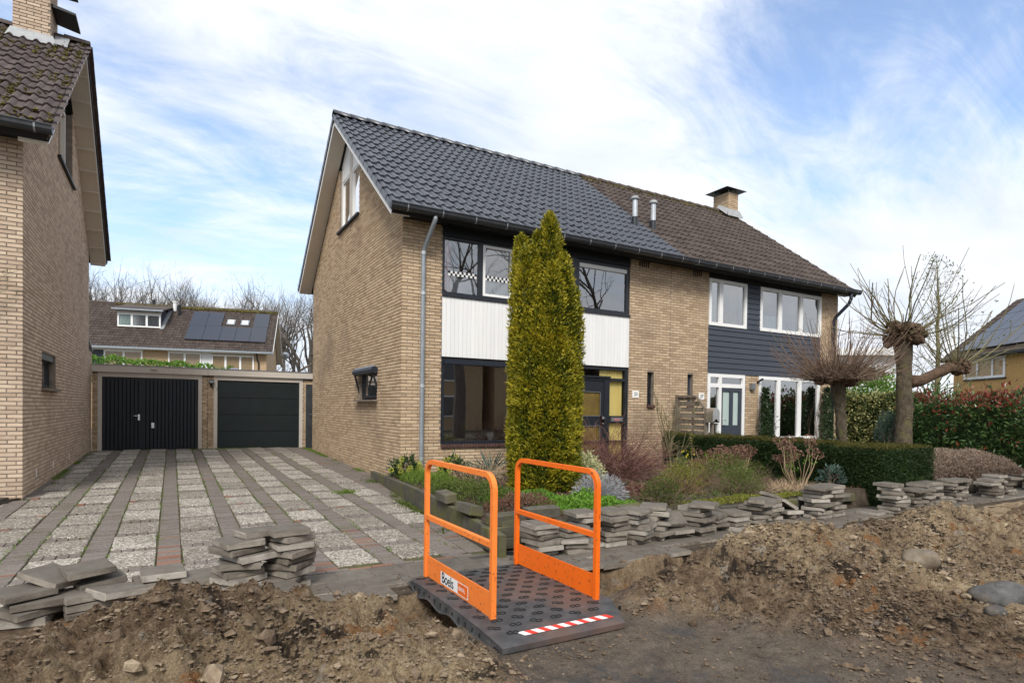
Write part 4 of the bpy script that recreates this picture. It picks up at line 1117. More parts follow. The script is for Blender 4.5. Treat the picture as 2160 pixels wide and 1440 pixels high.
# flue on the black roof
def flue(parent, x, y):
    zb = 8.285 - SLP * (4 - y)
    g = G(); g.tube([(x, y, zb - .05), (x, y, zb + .22)], [.085, .078], 14); b_ = g.build('flue_base', 'frame_dark', parent)
    g = G(); g.tube([(x, y, zb + .2), (x, y, zb + .66)], .068, 16); f_ = g.build('flue_pipe', 'zinc_bright', parent, smooth=False)
    g = G(); g.tube([(x, y, zb + .66), (x, y, zb + .69), (x, y, zb + .74), (x, y, zb + .76)], [.11, .115, .07, .01], 16); g.build('flue_cap', 'lead', parent)
flue(house, 6.46, 1.0); 
# house number
def number(parent, txt, x, z, s_=.11):
    g = G(); FF.box(g, x - .095, x + .095, z - .08, z + .08, -.012, 0); pl = g.build('number_plate', 'letter_white', parent)
    cu_ = bpy.data.curves.new('number_text', 'FONT'); cu_.body = txt; cu_.size = s_; cu_.extrude = .002; cu_.align_x = 'CENTER'; cu_.align_y = 'CENTER'
    cu_.materials.append(MATS['ink'])
    ob('number_text', text_mesh(cu_, 'number_text'), pl, TRS((x, -.016, z), 0, R(90)))
number(house, '23', 5.69, 1.69)

# ================================================================== right half of the pair
nbr = thing('brick_house', 'semi-detached house with brown mossy roof, slate-blue cladding and white window frames', 'house', (10.2, 4, 0))
no = [(8.07, 12.72, 2.29, 4.95), (8.07, 9.50, -.2, 2.3), (10.03, 12.72, .55, 2.3), (7.37, 7.56, 1.42, 2.22)]
g = G(); mortar_face(g, FF, 6.77, 13.55, -.3, 4.93, no)
g.quad((13.54, 0.01, -.3), (13.54, 8, -.3), (13.54, 8, 5.0), (13.54, 0.01, 5.0)); g.tri((13.54, 0.01, 5.0), (13.54, 8, 5.0), (13.54, 4, 8.1))
g.quad((6.77, 8.0, -.3), (13.54, 8.0, -.3), (13.54, 8.0, 5.0), (6.77, 8.0, 5.0))
nwall = g.build('wall', 'mortar', nbr)
lay_bricks(FF, 6.775, 13.55, -.3, 4.92, no, nwall, 'brick', 200, seed=5)
nroof, _, _ = pitched_roof(nbr, 6.78, 13.80, 4.0, 4.46, 8.285, SLP, None, 13.55, 'tile_brown')
Mn = roof_matrix((6.86, 4 - 4.46 - .01, ZE - .005), (1, 0, 0), (0, math.cos(ANG), math.sin(ANG)))
tile_roof(nroof, Mn, 34, 15, 'tile_brown', 290, jit=.011)
ridge_tiles(nroof, 6.84, 13.72, 4.0, 8.2855, 'tile_brown', 18)
def moss_ridge():
    u = random.uniform(0, 7.0); v = 5.62 - abs(random.gauss(0, .12)); return u, v, .4 + .6 * float(vnoise(np.array([u * 1.3]), np.array([0.]), 5)[0] > .4)
moss_on_roof(nroof, Mn, 900, moss_ridge, 'moss', .015, .05)
def moss_sc():
    u, v = random.uniform(0, 7.0), random.uniform(0, 5.6); return u, v, .25 * (v / 5.6) ** 3 + (.5 if u > 6.6 else 0) * .4
moss_on_roof(nroof, Mn, 260, moss_sc, 'moss', .008, .02)
gutter(nbr, 6.78, 13.78, -.44, 4.84, n=12)
g = G(); g.box((6.775, -.44, 4.80), (13.86, -.003, 4.825)); g.build('eave_board', 'fascia_black', nbr)
flue(nbr, 7.10, 1.02)
g = G(); FF.box(g, 8.07, 12.72, 4.685, 4.80, -.008, .06); g.build('fascia_panel', 'fascia_black', nbr)
sclad = ob('cladding', None, nbr)
def slate_boards(u0, u1, z0, z1):
    z = z0
    while z < z1 - .01:
        h_ = min(.1385, z1 - z)
        g = G(); n_ = .012
        V = [FF.p(u0, z, -.012), FF.p(u1, z, -.012), FF.p(u1, z, .06), FF.p(u0, z, .06), FF.p(u0, z + h_ - .01, .004), FF.p(u1, z + h_ - .01, .004), FF.p(u1, z + h_ - .01, .06), FF.p(u0, z + h_ - .01, .06)]
        g.add(V, BOXQ, rnd=random.random()); g.build('cladding_board', 'slate_clad', sclad); z += h_
slate_boards(8.07, 12.72, 2.29, 3.50); slate_boards(9.49, 10.03, 3.50, 4.685)
g = G(); FF.box(g, 8.07, 12.72, 2.29, 3.5, .04, .09); FF.box(g, 9.49, 10.03, 3.5, 4.69, .04, .09); g.build('cladding_backing', 'room_dark', sclad)
wn1 = window(nbr, FF, 8.075, 9.49, 3.50, 4.68, mull=(8.51,), fw=.08, w=-.02, d=.08, mat='white_paint', mm=.13)
wn2 = window(nbr, FF, 10.03, 12.72, 3.50, 4.68, mull=(10.875, 11.795), fw=.09, w=-.02, d=.08, mat='white_paint', mm=.13)
room(nbr, FF, 8.09, 9.48, 3.46, 4.70, .12, 1.6); room(nbr, FF, 10.05, 12.70, 3.46, 4.70, .12, 1.6)
g = G(); FF.box(g, 8.15, 8.45, 3.58, 4.6, .08, .10); g.build('blind', 'curtain_white', wn1)
curtain(wn1, FF, 8.60, 9.38, 3.56, 4.62, .14, 'net_grey', 4, .05); curtain(wn2, FF, 10.96, 11.72, 3.56, 4.62, .14, 'net_grey', 4, .05)
g = G(); FF.box(g, 9.26, 9.41, 3.58, 4.6, .062, .07); g.build('insect_screen', 'net_grey', wn1)
g = G(); FF.box(g, 10.14, 10.80, 3.59, 3.95, .09, .11); FF.box(g, 11.9, 12.6, 3.59, 4.0, .09, .11); g.build('blind', 'blind_green', wn2)
# entrance of the right half
wd = window(nbr, FF, 8.08, 9.49, -.05, 2.29, mull=(8.55,), fw=.10, w=.0, d=.09, mat='white_paint', trans=((1.98, 8.18, 9.39), (1.06, 8.18, 8.49)), mm=.10, name='door_frame', glass='glass')
room(nbr, FF, 8.1, 9.47, -.1, 2.28, .45, 1.6, 'blind_green')
g = G()
for (a, b, c, d) in ((8.60, 9.38, 1.84, 1.93), (8.60, 9.38, .10, .96), (8.60, 8.66, .96, 1.84), (9.27, 9.38, .96, 1.84), (8.93, 9.05, .96, 1.84)):
    FF.box(g, a, b, c, d, .012, .07)
for k in range(6): FF.box(g, 8.66, 9.30, .16 + k * .11, .25 + k * .11, .004, .012)
ndoor = g.build('front_door', 'slate_clad', nbr, label='slate-blue front door with two narrow panes')
for (a, b) in ((8.66, 8.93), (9.05, 9.27)):
    g = G(); FF.box(g, a, b, .96, 1.84, .045, .05); g.build('pane', 'blind_green', ndoor)
g = G(); g.tube([FF.p(8.63, 1.12, .01), FF.p(8.63, 1.12, -.04), FF.p(8.70, 1.10, -.05), FF.p(8.72, 1.05, -.05), FF.p(8.70, 1.0, -.05), FF.p(8.63, .99, -.04), FF.p(8.63, .99, .01)], .014, 8); g.build('door_handle', 'zinc_bright', ndoor, smooth=True)
wn3 = window(nbr, FF, 10.03, 12.72, .55, 2.28, mull=(10.86, 11.79), fw=.09, w=-.02, d=.08, mat='white_paint', mm=.14, glass='glass')
room(nbr, FF, 10.05, 12.70, .3, 2.28, .12, 3.5)
g = G(); FF.box(g, 9.98, 12.78, .50, .555, -.09, .05); g.build('sill', 'white_paint', nbr)
g = G(); FF.box(g, 9.66, 9.80, 1.90, 2.08, -.09, .0, .5); 
for k in range(3): FF.box(g, 9.65, 9.81, 1.93 + k * .05, 1.95 + k * .05, -.10, -.088)
g.build('wall_lamp', 'alu', nbr)
g = G(); g.tube([FF.p(9.98, 2.10, 0), FF.p(9.98, 2.16, -.10), FF.p(10.03, 2.2, -.14)], .028, 8); g.build('awning_bracket', 'fascia_black', nbr)
wsn = window(nbr, FF, 7.37, 7.56, 1.44, 2.22, fw=.03, w=.10, d=.05, mat='slate_clad'); room(nbr, FF, 7.3, 7.6, 1.4, 2.25, .17, .8)
g = G(); FF.box(g, 7.46, 7.56, 1.44, 2.22, .14, .15); g.build('blind', 'curtain_white', wsn)
for i in range(4): ob('sill_brick', random.choice(sv), wsn, TRS((7.385 + i * .05, .03, 1.40), 0, R(-10)))
for i in range(5):
    g = G(); FF.box(g, 7.50 + i * .065, 7.535 + i * .065, 4.66, 4.80, -.004, .004); g.build('vent_slot', 'fascia_black', nbr)
number(nbr, '27', 7.86, 1.69)
g = G(); g.tube([(13.36, -.50, 4.78), (13.36, -.50, 4.62), (13.34, -.45, 4.48), (13.27, -.12, 4.14), (13.25, -.07, 4.0), (13.25, -.07, 3.8), (13.25, -.07, -.1)], .048, 12); g.build('downpipe', 'pipe_dark', nbr, smooth=True)
# chimney
def chimney(parent, x0, x1, y0, y1, z0, z1, capo, mat='brick', keep=0, seed=0, cap_off=(0, 0)):
    g = G(); g.box((x0 + .0095, y0 + .0095, z0), (x1 - .0095, y1 - .0095, z1 - .005)); ch = g.build('chimney', 'mortar', parent)
    for fr, L_ in ((Fr((x0, y0, 0), (1, 0, 0), (0, -1, 0)), x1 - x0), (Fr((x0, y0, 0), (0, 1, 0), (-1, 0, 0)), y1 - y0), (Fr((x1, y0, 0), (0, 1, 0), (1, 0, 0)), y1 - y0)):
        lay_bricks(fr, .0 if fr.n[1] else .021, L_ if fr.n[1] else L_ - .0, z0, z1, [], ch, mat, 0, seed=seed)
    cx_, cy_ = (x0 + x1) / 2 + cap_off[0], (y0 + y1) / 2 + cap_off[1]; g = G(); a, h_ = capo, z1 + .08
    base = [(cx_ - a, cy_ - a, h_), (cx_ + a, cy_ - a, h_), (cx_ + a, cy_ + a, h_), (cx_ - a, cy_ + a, h_)]
    top = [(cx_ - a * .35, cy_ - a * .3, h_ + .16), (cx_ + a * .35, cy_ - a * .3, h_ + .16), (cx_ + a * .35, cy_ + a * .3, h_ + .16), (cx_ - a * .35, cy_ + a * .3, h_ + .16)]
    g.add(base + top, BOXQ); g.build('chimney_cowl', 'fascia_black', ch)
    g = G()
    for sx in (x0 + .06, x1 - .06):
        for sy in (y0 + .06, y1 - .06): g.box((sx - .012, sy - .012, z1 - .01), (sx + .012, sy + .012, z1 + .12))
    g.build('cowl_post', 'alu', ch)
    return ch
nc = chimney(nbr, 12.98, 13.46, 3.62, 4.30, 7.9, 8.92, .50, seed=8)
g = G()
for (a, b) in ((12.80, 12.945), (13.505, 13.65)):
    pass
g.add([(12.82, 3.50, 8.05), (13.62, 3.50, 8.05), (13.52, 3.615, 8.33), (12.93, 3.615, 8.33)], [[0, 1, 2, 3]])
g.add([(12.78, 3.50, 8.06), (12.94, 3.60, 8.33), (12.94, 4.0, 8.56), (12.80, 3.98, 8.44)], [[0, 1, 2, 3]])
g.build('lead_flashing', 'lead', nc)

# ================================================================== house at the left edge
lh = thing('brick_house', 'brick house at the left edge with mossy tiled roof and large chimney', 'house', (-8.5, 4.6, 0))
LX, LY, LR = -5.6, .62, 4.62
FLs = Fr((LX, 0, 0), (0, 1, 0), (1, 0, 0))
FLf = Fr((-12.2, LY, 0), (1, 0, 0), (0, -1, 0))
lso = [(2.12, 3.50, 1.56, 2.17)]
g = G(); mortar_face(g, FLs, LY + .0095, 8.62, -.3, 5.2, lso); mortar_face(g, FLf, 0, 6.6 - .0095, -.3, 5.2, [])
LSL = .79
g.quad(FLs.p(LY + .01, 5.2, .0095), FLs.p(3.70, 5.2, .0095), FLs.p(3.70, 7.6, .0095), FLs.p(3.70, 7.6, .0095))
g.quad(FLs.p(5.62, 5.2, .0095), FLs.p(8.6, 5.2, .0095), FLs.p(5.62, 7.6, .0095), FLs.p(5.62, 7.6, .0095))
g.quad(FLs.p(3.70, 5.2, .0095), FLs.p(5.62, 5.2, .0095), FLs.p(5.62, 6.05, .0095), FLs.p(3.70, 6.05, .0095))
for (a, b, c, d) in ((3.70, 6.05, 3.70, 7.6), (5.62, 6.05, 5.62, 7.6), (3.70, 6.05, 5.62, 6.05)):
    g.quad(FLs.p(a, b, .0095), FLs.p(c, d, .0095), FLs.p(c, d, .17), FLs.p(a, b, .17))
lwall = g.build('wall', 'mortar', lh)
def gab_left(z):
    if z < 5.2: return [(LY + .021, 8.62)]
    h_ = (8.48 - z) / LSL
    return [] if h_ < .1 else [(max(LY + .021, LR - h_), min(8.62, LR + h_))]
lay_bricks(FLs, LY, 8.62, -.3, 8.4, lso + [(3.70, 5.62, 6.05, 10)], lwall, 'brick_left', 190, seed=11, gable=gab_left)
lay_bricks(FLf, 4.6, 6.6, -.3, 5.2, [], lwall, 'brick_left', 100, seed=12, clip=lambda c: c[0] > -6.02)
lroof, LZE, LANG = pitched_roof(lh, -12.4, -5.25, LR, 4.44, 8.70, LSL, None, LX, 'tile_mossy', panels=True)
ncl = 20
Ml = roof_matrix((-5.23 - ncl * TW, LR - 4.44 - .01, LZE - .005), (1, 0, 0), (0, math.cos(LANG), math.sin(LANG)))
tile_roof(lroof, Ml, ncl, 15, 'tile_mossy', 285, jit=.014)
verge_tiles(lroof, -5.252, LR, 4.44, 8.70, LANG, 15, 'tile_mossy', 1)
ridge_tiles(lroof, -9.2, -5.22, LR, 8.70, 'tile_mossy', 10)
def moss_l():
    u = random.uniform(1.2, ncl * TW); c_ = (u % TW); v = random.uniform(0, 5.6); fr_ = (v % TL)
    k = (.9 if c_ > .105 else .12) * (.8 if fr_ > .2 else .4) * float(vnoise(np.array([u * 1.9]), np.array([v * 1.9]), 8)[0] > .45)
    k *= .35 + .65 * (u / (ncl * TW)) ** 1.5
    return u, v, k
moss_on_roof(lroof, Ml, 1100, moss_l, 'moss', .010, .034)
gutter(lh, -9.5, -5.18, LR - 4.44 - .02, LZE + .0, n=6)
g = G(); g.box((-9.5, LR - 4.44, LZE - .04), (-5.6, LY, LZE - .015)); g.build('eave_board', 'fascia_black', lh)
lch = chimney(lh, -6.36, -5.78, 4.12, 4.95, 8.1, 9.75, .62, 'brick_left', seed=13)
g = G()   # projecting sheet on the stack and flashing
g.add([(-5.80, 4.2, 9.10), (-5.38, 4.15, 9.02), (-5.38, 4.85, 9.02), (-5.80, 4.85, 9.10), (-5.80, 4.2, 9.16), (-5.38, 4.15, 9.06), (-5.38, 4.85, 9.06), (-5.80, 4.85, 9.16)], BOXQ); g.build('cowl_sheet', 'fascia_black', lch)
g = G(); g.add([(-6.45, 3.98, 8.14 + .10), (-5.66, 3.98, 8.14 + .10), (-5.74, 4.11, 8.48), (-6.39, 4.11, 8.48)], [[0, 1, 2, 3]])
g.add([(-5.72, 4.0, 8.30), (-5.50, 4.0, 8.28), (-5.52, 4.55, 8.74), (-5.76, 4.55, 8.74)], [[0, 1, 2, 3]])
g.build('lead_flashing', 'lead', lch)
# gable window (set deep, grey panel)
g = G(); FLs.box(g, 3.70, 5.62, 6.06, 7.9, .12, .16); lgp = g.build('gable_panel', 'slate_clad', lh)
lgw = window(lh, FLs, 3.95, 5.0, 6.08, 7.35, fw=.08, w=.05, d=.07, mat='cream_paint', glass='glass')
g = G(); FLs.box(g, 3.64, 5.68, 6.0, 6.05, -.06, .12); g.build('sill', 'fascia_black', lgw)
g = G(); FLs.box(g, 3.70, 3.80, 6.06, 7.6, .02, .1); g.build('window_post', 'cream_paint', lh)
lsw = window(lh, FLs, 2.12, 3.50, 1.58, 2.10, fw=.06, w=.10, d=.06, glass='glass')
g = G(); FLs.box(g, 2.12, 3.50, 2.06, 2.165, .03, .10); g.build('blind_case', 'frame_dark', lsw)
g = G(); FLs.box(g, 2.06, 3.60, 1.52, 1.56, -.07, .1); g.build('sill', 'wood_grey', lsw)
curtain(lsw, FLs, 2.6, 3.45, 1.62, 2.1, .22, 'curtain_white', 6, .02); room(lh, FLs, 2.1, 3.52, 1.5, 2.2, .26, 1.4)
for yv in (1.62, 3.2, 5.2):
    g = G(); FLs.box(g, yv, yv + .05, .10 - .0, .22, -.006, .004); 
    for k in range(4): FLs.box(g, yv + .005, yv + .045, .112 + k * .026, .122 + k * .026, -.009, -.005)
    g.build('air_brick', 'white_paint', lh)
g = G(); FLs.box(g, 6.3, 6.305, 4, 4.01, 0, .01)

# ================================================================== garages
FG = Fr((0, 9.335, 0), (1, 0, 0), (0, -1, 0))
def garage(label, x0, x1, dx0, dx1, style):
    t = thing('garage', label, 'garage', ((x0 + x1) / 2, 9.4, 0))
    op = [(dx0 - .10, dx1 + .10, -.3, 2.19)]
    g = G(); mortar_face(g, FG, x0, x1, -.3, 2.19, op, reveal=.3)
    g.box((x0, 9.64, -.3), (x1, 15.3, 2.19)); wl = g.build('wall', 'mortar', t)
    lay_bricks(FG, x0, x1, -.3, 2.19, op, wl, 'brick', 60, seed=int(x0 * 10) + 60)
    g = G(); FG.box(g, x0, x1, 2.19, 2.375, -.09, .1); fa = g.build('fascia', 'cream_paint', t)
    g = G(); FG.box(g, x0, x1, 2.375, 2.40, -.105, .12); g.build('roof_trim', 'alu', t)
    g = G(); g.box((x0, 9.46, 2.2), (x1, 15.3, 2.36)); g.build('roof', 'pipe_dark', t)
    g = G(); FG.box(g, dx0 - .10, dx0, -.02, 2.06, -.015, .08); FG.box(g, dx1, dx1 + .10, -.02, 2.06, -.015, .08); FG.box(g, dx0 - .10, dx1 + .10, 2.06, 2.187, -.015, .08)
    g.build('door_frame', 'cream_paint', t)
    d = ob('garage_door', None, t)
    if style == 'ribbed':
        n = 25; st = (dx1 - dx0) / n
        for i in range(n):
            g = G(); a = dx0 + i * st
            V = [FG.p(a, .0, .05), FG.p(a + st * .12, .0, .03), FG.p(a + st * .88, .0, .03), FG.p(a + st, .0, .05), FG.p(a, 2.05, .05), FG.p(a + st * .12, 2.05, .03), FG.p(a + st * .88, 2.05, .03), FG.p(a + st, 2.05, .05)]
            g.add(V, [[0, 1, 5, 4], [1, 2, 6, 5], [2, 3, 7, 6]], rnd=random.random()); g.build('door_rib', 'garage_navy', d)
        g = G(); FG.box(g, dx0, dx1, 1.99, 2.055, .022, .03); FG.box(g, dx0, dx1, 0, .04, .022, .03); FG.box(g, -4.44, -4.405, 0.02, 2.02, .02, .029); g.build('door_rail', 'garage_navy', d)
        for (x, z, h_, w_) in ((-4.50, .93, .17, .045), (-4.16, .70, .15, .07)):
            g = G(); FG.box(g, x - w_ / 2, x + w_ / 2, z - h_ / 2, z + h_ / 2, .008, .02)
            if h_ > .16: g.tube([FG.p(x, z + .04, .01), FG.p(x, z + .04, -.04), FG.p(x - .12, z + .04, -.04)], .011, 8)
            else: g.tube([FG.p(x, z + .03, .01), FG.p(x, z + .03, -.04)], .018, 8)
            g.build('door_handle', 'chrome', d)
    else:
        for i in range(4):
            z0_ = i * .5125; g = G()
            FG.box(g, dx0 + .003, dx1 - .003, z0_ + .006, z0_ + .506, .03, .07); g.build('door_panel', 'garage_green', d)
        g = G(); FG.box(g, dx0, dx1, 0, 2.05, .05, .08); g.build('door_backing', 'fascia_black', d)
    return t
ga = garage('left garage with ribbed black door and silver handle', -5.595, -2.76, -5.37, -3.01, 'ribbed')
gb = garage('right garage with smooth dark green door of four panels', -2.755, .60, -2.50, -.14, 'panel')
g = G(); FG.box(g, -4.20, -4.05, 2.30, 2.335, -.16, -.09); g.build('fascia_lamp', 'cream_paint', ga)
g = G(); FG.box(g, -2.73, -2.60, 1.95, 2.06, -.13, -.03); FG.box(g, -2.69, -2.64, 1.86, 1.95, -.08, -.0); fl = g.build('floodlight', 'fascia_black', gb)
g = G(); FG.box(g, -2.72, -2.61, 1.965, 2.045, -.134, -.13); g.build('lens', 'alu', fl)
g = G(); g.tube([FG.p(-2.64, 1.87, -.01), FG.p(-2.60, 1.76, -.012), FG.p(-2.54, 1.74, -.012), FG.p(-2.50, 1.82, -.02), FG.p(-2.48, 2.02, -.02)], .006, 5); g.build('cable', 'pipe_dark', fl)
# side wall stub between left house and garage
g = G(); g.box((-5.86, 8.63, -.3), (-5.61, 9.3, 2.75)); t = g.build('garden_wall', 'mortar', label='narrow brick wall between the left house and the garage', cat='wall')
lay_bricks(Fr((-5.6, 0, 0), (0, 1, 0), (1, 0, 0)), 8.66, 9.30, -.3, 2.72, [], t, 'brick_left', 0, seed=30)
g = G(); g.add([(-5.9, 8.62, 2.95), (-5.58, 8.62, 2.95), (-5.58, 9.4, 2.72), (-5.9, 9.4, 2.72), (-5.9, 8.62, 3.0), (-5.58, 8.62, 3.0), (-5.58, 9.4, 2.77), (-5.9, 9.4, 2.77)], BOXQ); g.build('coping', 'lead', t)
# steel side gate
gt = thing('side_gate', 'dark grey metal gate standing open beside the right garage', 'gate', (.08, 8.9, 0))
g = G(); g.obox((-.01, 8.96, -.02), (.19, -.05, 0), (.01, .035, 0), (0, 0, 2.02)); g.build('gate_leaf', 'gutter_zinc', gt)
g = G(); g.tube([(.15, 8.90, 1.05), (.15, 8.84, 1.05), (.08, 8.84, 1.05)], .012, 6); g.build('gate_handle', 'chrome', gt)

# ================================================================== terrace behind the garages (rotated local frame)
rh = thing('terraced_house', 'terraced house behind the garages with dormer and solar panels', 'house', (2.2065, 32.358, 0), R(-12.055))
RM = WM[rh]
def bl(g, name, mat, parent=None, **k): return ob(name, g.mesh(name, mat), parent or rh, RM, **k)
FR = Fr((0, .45, 0), (1, 0, 0), (0, -1, 0))
g = G(); g.box((-14, .45, -.3), (-.42, 9.9, 5.0)); g.add([(-.42, .5, 5.0), (-.42, 9.9, 5.0), (-.42, 5.2, 8.15)], None, [[0, 1, 2]]); bl(g, 'wall', 'brick_far')
# roof
rs = math.atan(3.4 / 5.2); uy, uz = math.cos(rs), math.sin(rs)
g = G(); 
for sgn in (-1, 1):
    y0 = 0 if sgn < 0 else 10.4
    g.obox((-14, y0, 4.95 - .12), (14.0, 0, 0), (0, -sgn * 5.2, 3.4), (0, 0, .11))
rroof = bl(g, 'roof', 'fascia_black')
xw = np.linspace(0, 1, 6)
V0, Q0 = tile_geo(5)
g = G(); Mt = roof_matrix((-14, 0, 4.95), (1, 0, 0), (0, uy, uz))
for r_ in range(17):
    for c in range(70):
        L_ = np.array(Mt @ Matrix.Translation((c * TW, r_ * .3655, random.uniform(-.003, .004))))
        g.add(V0 @ L_[:3, :3].T + L_[:3, 3], Q0, rnd=random.random())
bl(g, 'roof_tiling', 'tile_brown', rroof, kind='stuff')
g = G(); g.tube([(-14, 5.2, 8.36), (.02, 5.2, 8.36)], .12, 8); bl(g, 'ridge', 'tile_brown', rroof)
P = []
for _ in range(900):
    u = random.uniform(-10.6, 0); v = 6.15 - abs(random.gauss(0, .16)) ; P.append((u, v * uy, 4.95 + v * uz + .07))
MRn = np.array(RM); P = np.array(P)
ob('roof_moss', scatter_lumps(P, RNG.uniform(.03, .09, len(P)), RNG.random(len(P)), CP).mesh('roof_moss', 'moss'), rroof, RM, kind='stuff')
g = G(); g.box((-14, -.14, 4.80), (.05, .0, 4.93)); bl(g, 'gutter', 'pipe_grey')
g = G(); g.box((-14, .0, 4.80), (-.05, .45, 4.83)); bl(g, 'soffit', 'white_paint')
g = G()
g.obox((-.0, 0, 4.78), (.03, 0, 0), (0, 5.2, 3.4), (0, 0, .16)); g.obox((0, 10.4, 4.78), (.03, 0, 0), (0, -5.2, 3.4), (0, 0, .16)); bl(g, 'barge_board', 'white_paint', rroof)
g = G(); g.obox((-.40, 0, 4.76), (.4, 0, 0), (0, 5.2, 3.4), (0, 0, .02)); g.obox((-.4, 10.4, 4.76), (.4, 0, 0), (0, -5.2, 3.4), (0, 0, .02)); bl(g, 'verge_soffit', 'cream_paint', rroof)
def rp(u, v, h_=0): return np.array([u, v * uy - h_ * uz, 4.95 + v * uz + h_ * uy])
def on_roof(u0, u1, v0, v1, h0, h1, name, mat, parent=None):
    g = G(); a = rp(u0, v0, h0); g.obox(a, (u1 - u0, 0, 0), rp(u0, v1, h0) - a, rp(u0, v0, h1) - a); return bl(g, name, mat, parent or rroof)
for (u0, u1, v0, v1) in ((-5.52, -4.50, 1.12, 3.18), (-4.48, -3.46, 1.12, 3.18), (-3.44, -2.52, 1.12, 3.18), (-2.50, -1.58, 1.12, 3.18), (-1.56, -.54, 1.12, 3.40), (-5.56, -4.56, 3.2, 5.4), (-4.54, -3.56, 3.2, 5.4), (-1.52, -.52, 3.42, 5.6)):
    on_roof(u0, u1, v0, v1, .09, .13, 'solar_panel', 'solar')
for (u0, u1, v0, v1) in ((-3.28, -2.74, 3.62, 4.42), (-2.36, -1.82, 3.62, 4.42)):
    sk = on_roof(u0, u1, v0, v1, .05, .12, 'skylight', 'pipe_grey', rh); on_roof(u0 + .09, u1 - .09, v0 + .1, v1 - .1, .12, .13, 'pane', 'render_white', sk)
# dormer
zb = rp(0, 2.6)[2]; yb = rp(0, 2.6)[1]
FD = Fr((0, yb, 0), (1, 0, 0), (0, -1, 0))
g = G(); g.box((-9.68, yb + .02, zb - .2), (-7.20, 4.6, zb + 1.35)); dm = bl(g, 'dormer', 'pipe_dark')
def winL(u0, u1, z0, z1, mull, fr, mat='white_paint', fw=.09, glass='glass_clear', w=-.06, d=.1, backs=None, root=rh):
    g = G(); fr.box(g, u0, u1, z0, z0 + fw, w, w + d); fr.box(g, u0, u1, z1 - fw, z1, w, w + d); fr.box(g, u0, u0 + fw, z0 + fw, z1 - fw, w, w + d); fr.box(g, u1 - fw, u1, z0 + fw, z1 - fw, w, w + d)
    for m_ in mull: fr.box(g, m_ - .06, m_ + .06, z0 + fw, z1 - fw, w, w + d)
    Mx = WM[root]
    wo = ob('window', g.mesh('window', mat), root, Mx); e = [u0 + fw] + [k for m_ in mull for k in (m_ - .06, m_ + .06)] + [u1 - fw]
    for i in range(0, len(e), 2):
        g = G(); pane_q(g, fr, e[i], z0 + fw, e[i + 1], z1 - fw, w + .05); ob('pane', g.mesh('pane', glass), wo, Mx)
        if backs:
            bm_ = backs[(i // 2) % len(backs)]
            g = G(); fr.box(g, e[i], e[i + 1], z0 + fw, z1 - fw, w + .08, w + .1); ob('blind', g.mesh('blind', bm_), wo, Mx)
    return wo
winL(-9.70, -7.18, zb + .06, zb + .95, (-8.87, -8.0), FD, backs=['blind_green', 'curtain_white', 'net_grey'])
g = G(); FD.box(g, -9.72, -7.16, zb + .95, zb + 1.12, -.08, .1); bl(g, 'dormer_fascia', 'cream_paint', dm)
g = G(); g.add([(-9.95, yb - .35, zb + 1.15), (-6.95, yb - .35, zb + 1.15), (-6.95, 4.95, 8.22), (-9.95, 4.95, 8.22), (-9.95, yb - .35, zb + 1.25), (-6.95, yb - .35, zb + 1.25), (-6.95, 4.95, 8.32), (-9.95, 4.95, 8.32)], BOXQ); bl(g, 'dormer_roof', 'tile_brown', dm)
g = G(); g.box((-9.95, yb - .45, zb + 1.12), (-6.95, yb - .33, zb + 1.22)); bl(g, 'dormer_gutter', 'pipe_grey', dm)
on_roof(-7.20, -6.98, 2.45, 5.4, .06, .1, 'flashing', 'lead', dm)
for (u, v, m_, r_) in ((-6.85, 5.5, 'render_white', .12), (-6.45, 4.9, 'fascia_black', .10)):
    b_ = rp(u, v); g = G(); g.tube([b_, b_ + np.array([0, 0, .62])], r_, 10); g.tube([b_ + np.array([0, 0, .62]), b_ + np.array([0, 0, .70])], r_ * 1.35, 10); bl(g, 'flue', m_)
b_ = rp(-8.3, 6.2); g = G(); g.tube([b_, b_ + np.array([0, 0, .45])], .08, 8); bl(g, 'flue', 'fascia_black')
# first-floor windows and panels of the terrace
winL(-9.95, -7.80, 3.2, 4.72, (-8.85,), FR, backs=['curtain_white']); winL(-6.35, -4.40, 3.2, 4.74, (-5.38,), FR, backs=['blind_green'])
winL(-3.80, -1.20, 3.2, 4.66, (-2.95, -2.05), FR, backs=['blind_green', 'curtain_white', 'blind_green'])
g = G(); FR.box(g, -2.83, -2.17, 3.3, 3.78, -.012, -.004); bl(g, 'blind', 'blind_lilac')
g = G(); FR.box(g, -4.38, -3.82, 3.0, 4.80, -.02, .02); bl(g, 'cladding_panel', 'render_white')
g = G(); FR.box(g, -10.6, -9.97, 3.0, 4.72, -.02, .02); bl(g, 'slate_panel', 'slate_clad')
g = G(); FR.box(g, -10.6, -7.78, 4.72, 4.80, -.03, .02); FR.box(g, -6.4, -1.2, 4.74, 4.8, -.03, .02); bl(g, 'fascia', 'white_paint')
g = G(); g.tube([(-.98, -.06, 4.8), (-.98, .3, 4.4), (-.90, .38, 4.2), (-.90, .38, 0)], .05, 8); bl(g, 'downpipe', 'fascia_black')
g = G(); FRs = Fr((-.42, 0, 0), (0, 1, 0), (1, 0, 0)); FRs.box(g, 4.2, 5.6, 5.4, 6.6, -.02, .02); bl(g, 'gable_window', 'white_paint')
g = G(); g.tube([(.6, 3.5, 3.6), (.6, 3.5, 5.0)], .03, 6); g.tube([(.6, 3.5, 5.0), (.6, 3.1, 5.1)], [.3, .02], 10); bl(g, 'dish_antenna', 'pipe_grey')

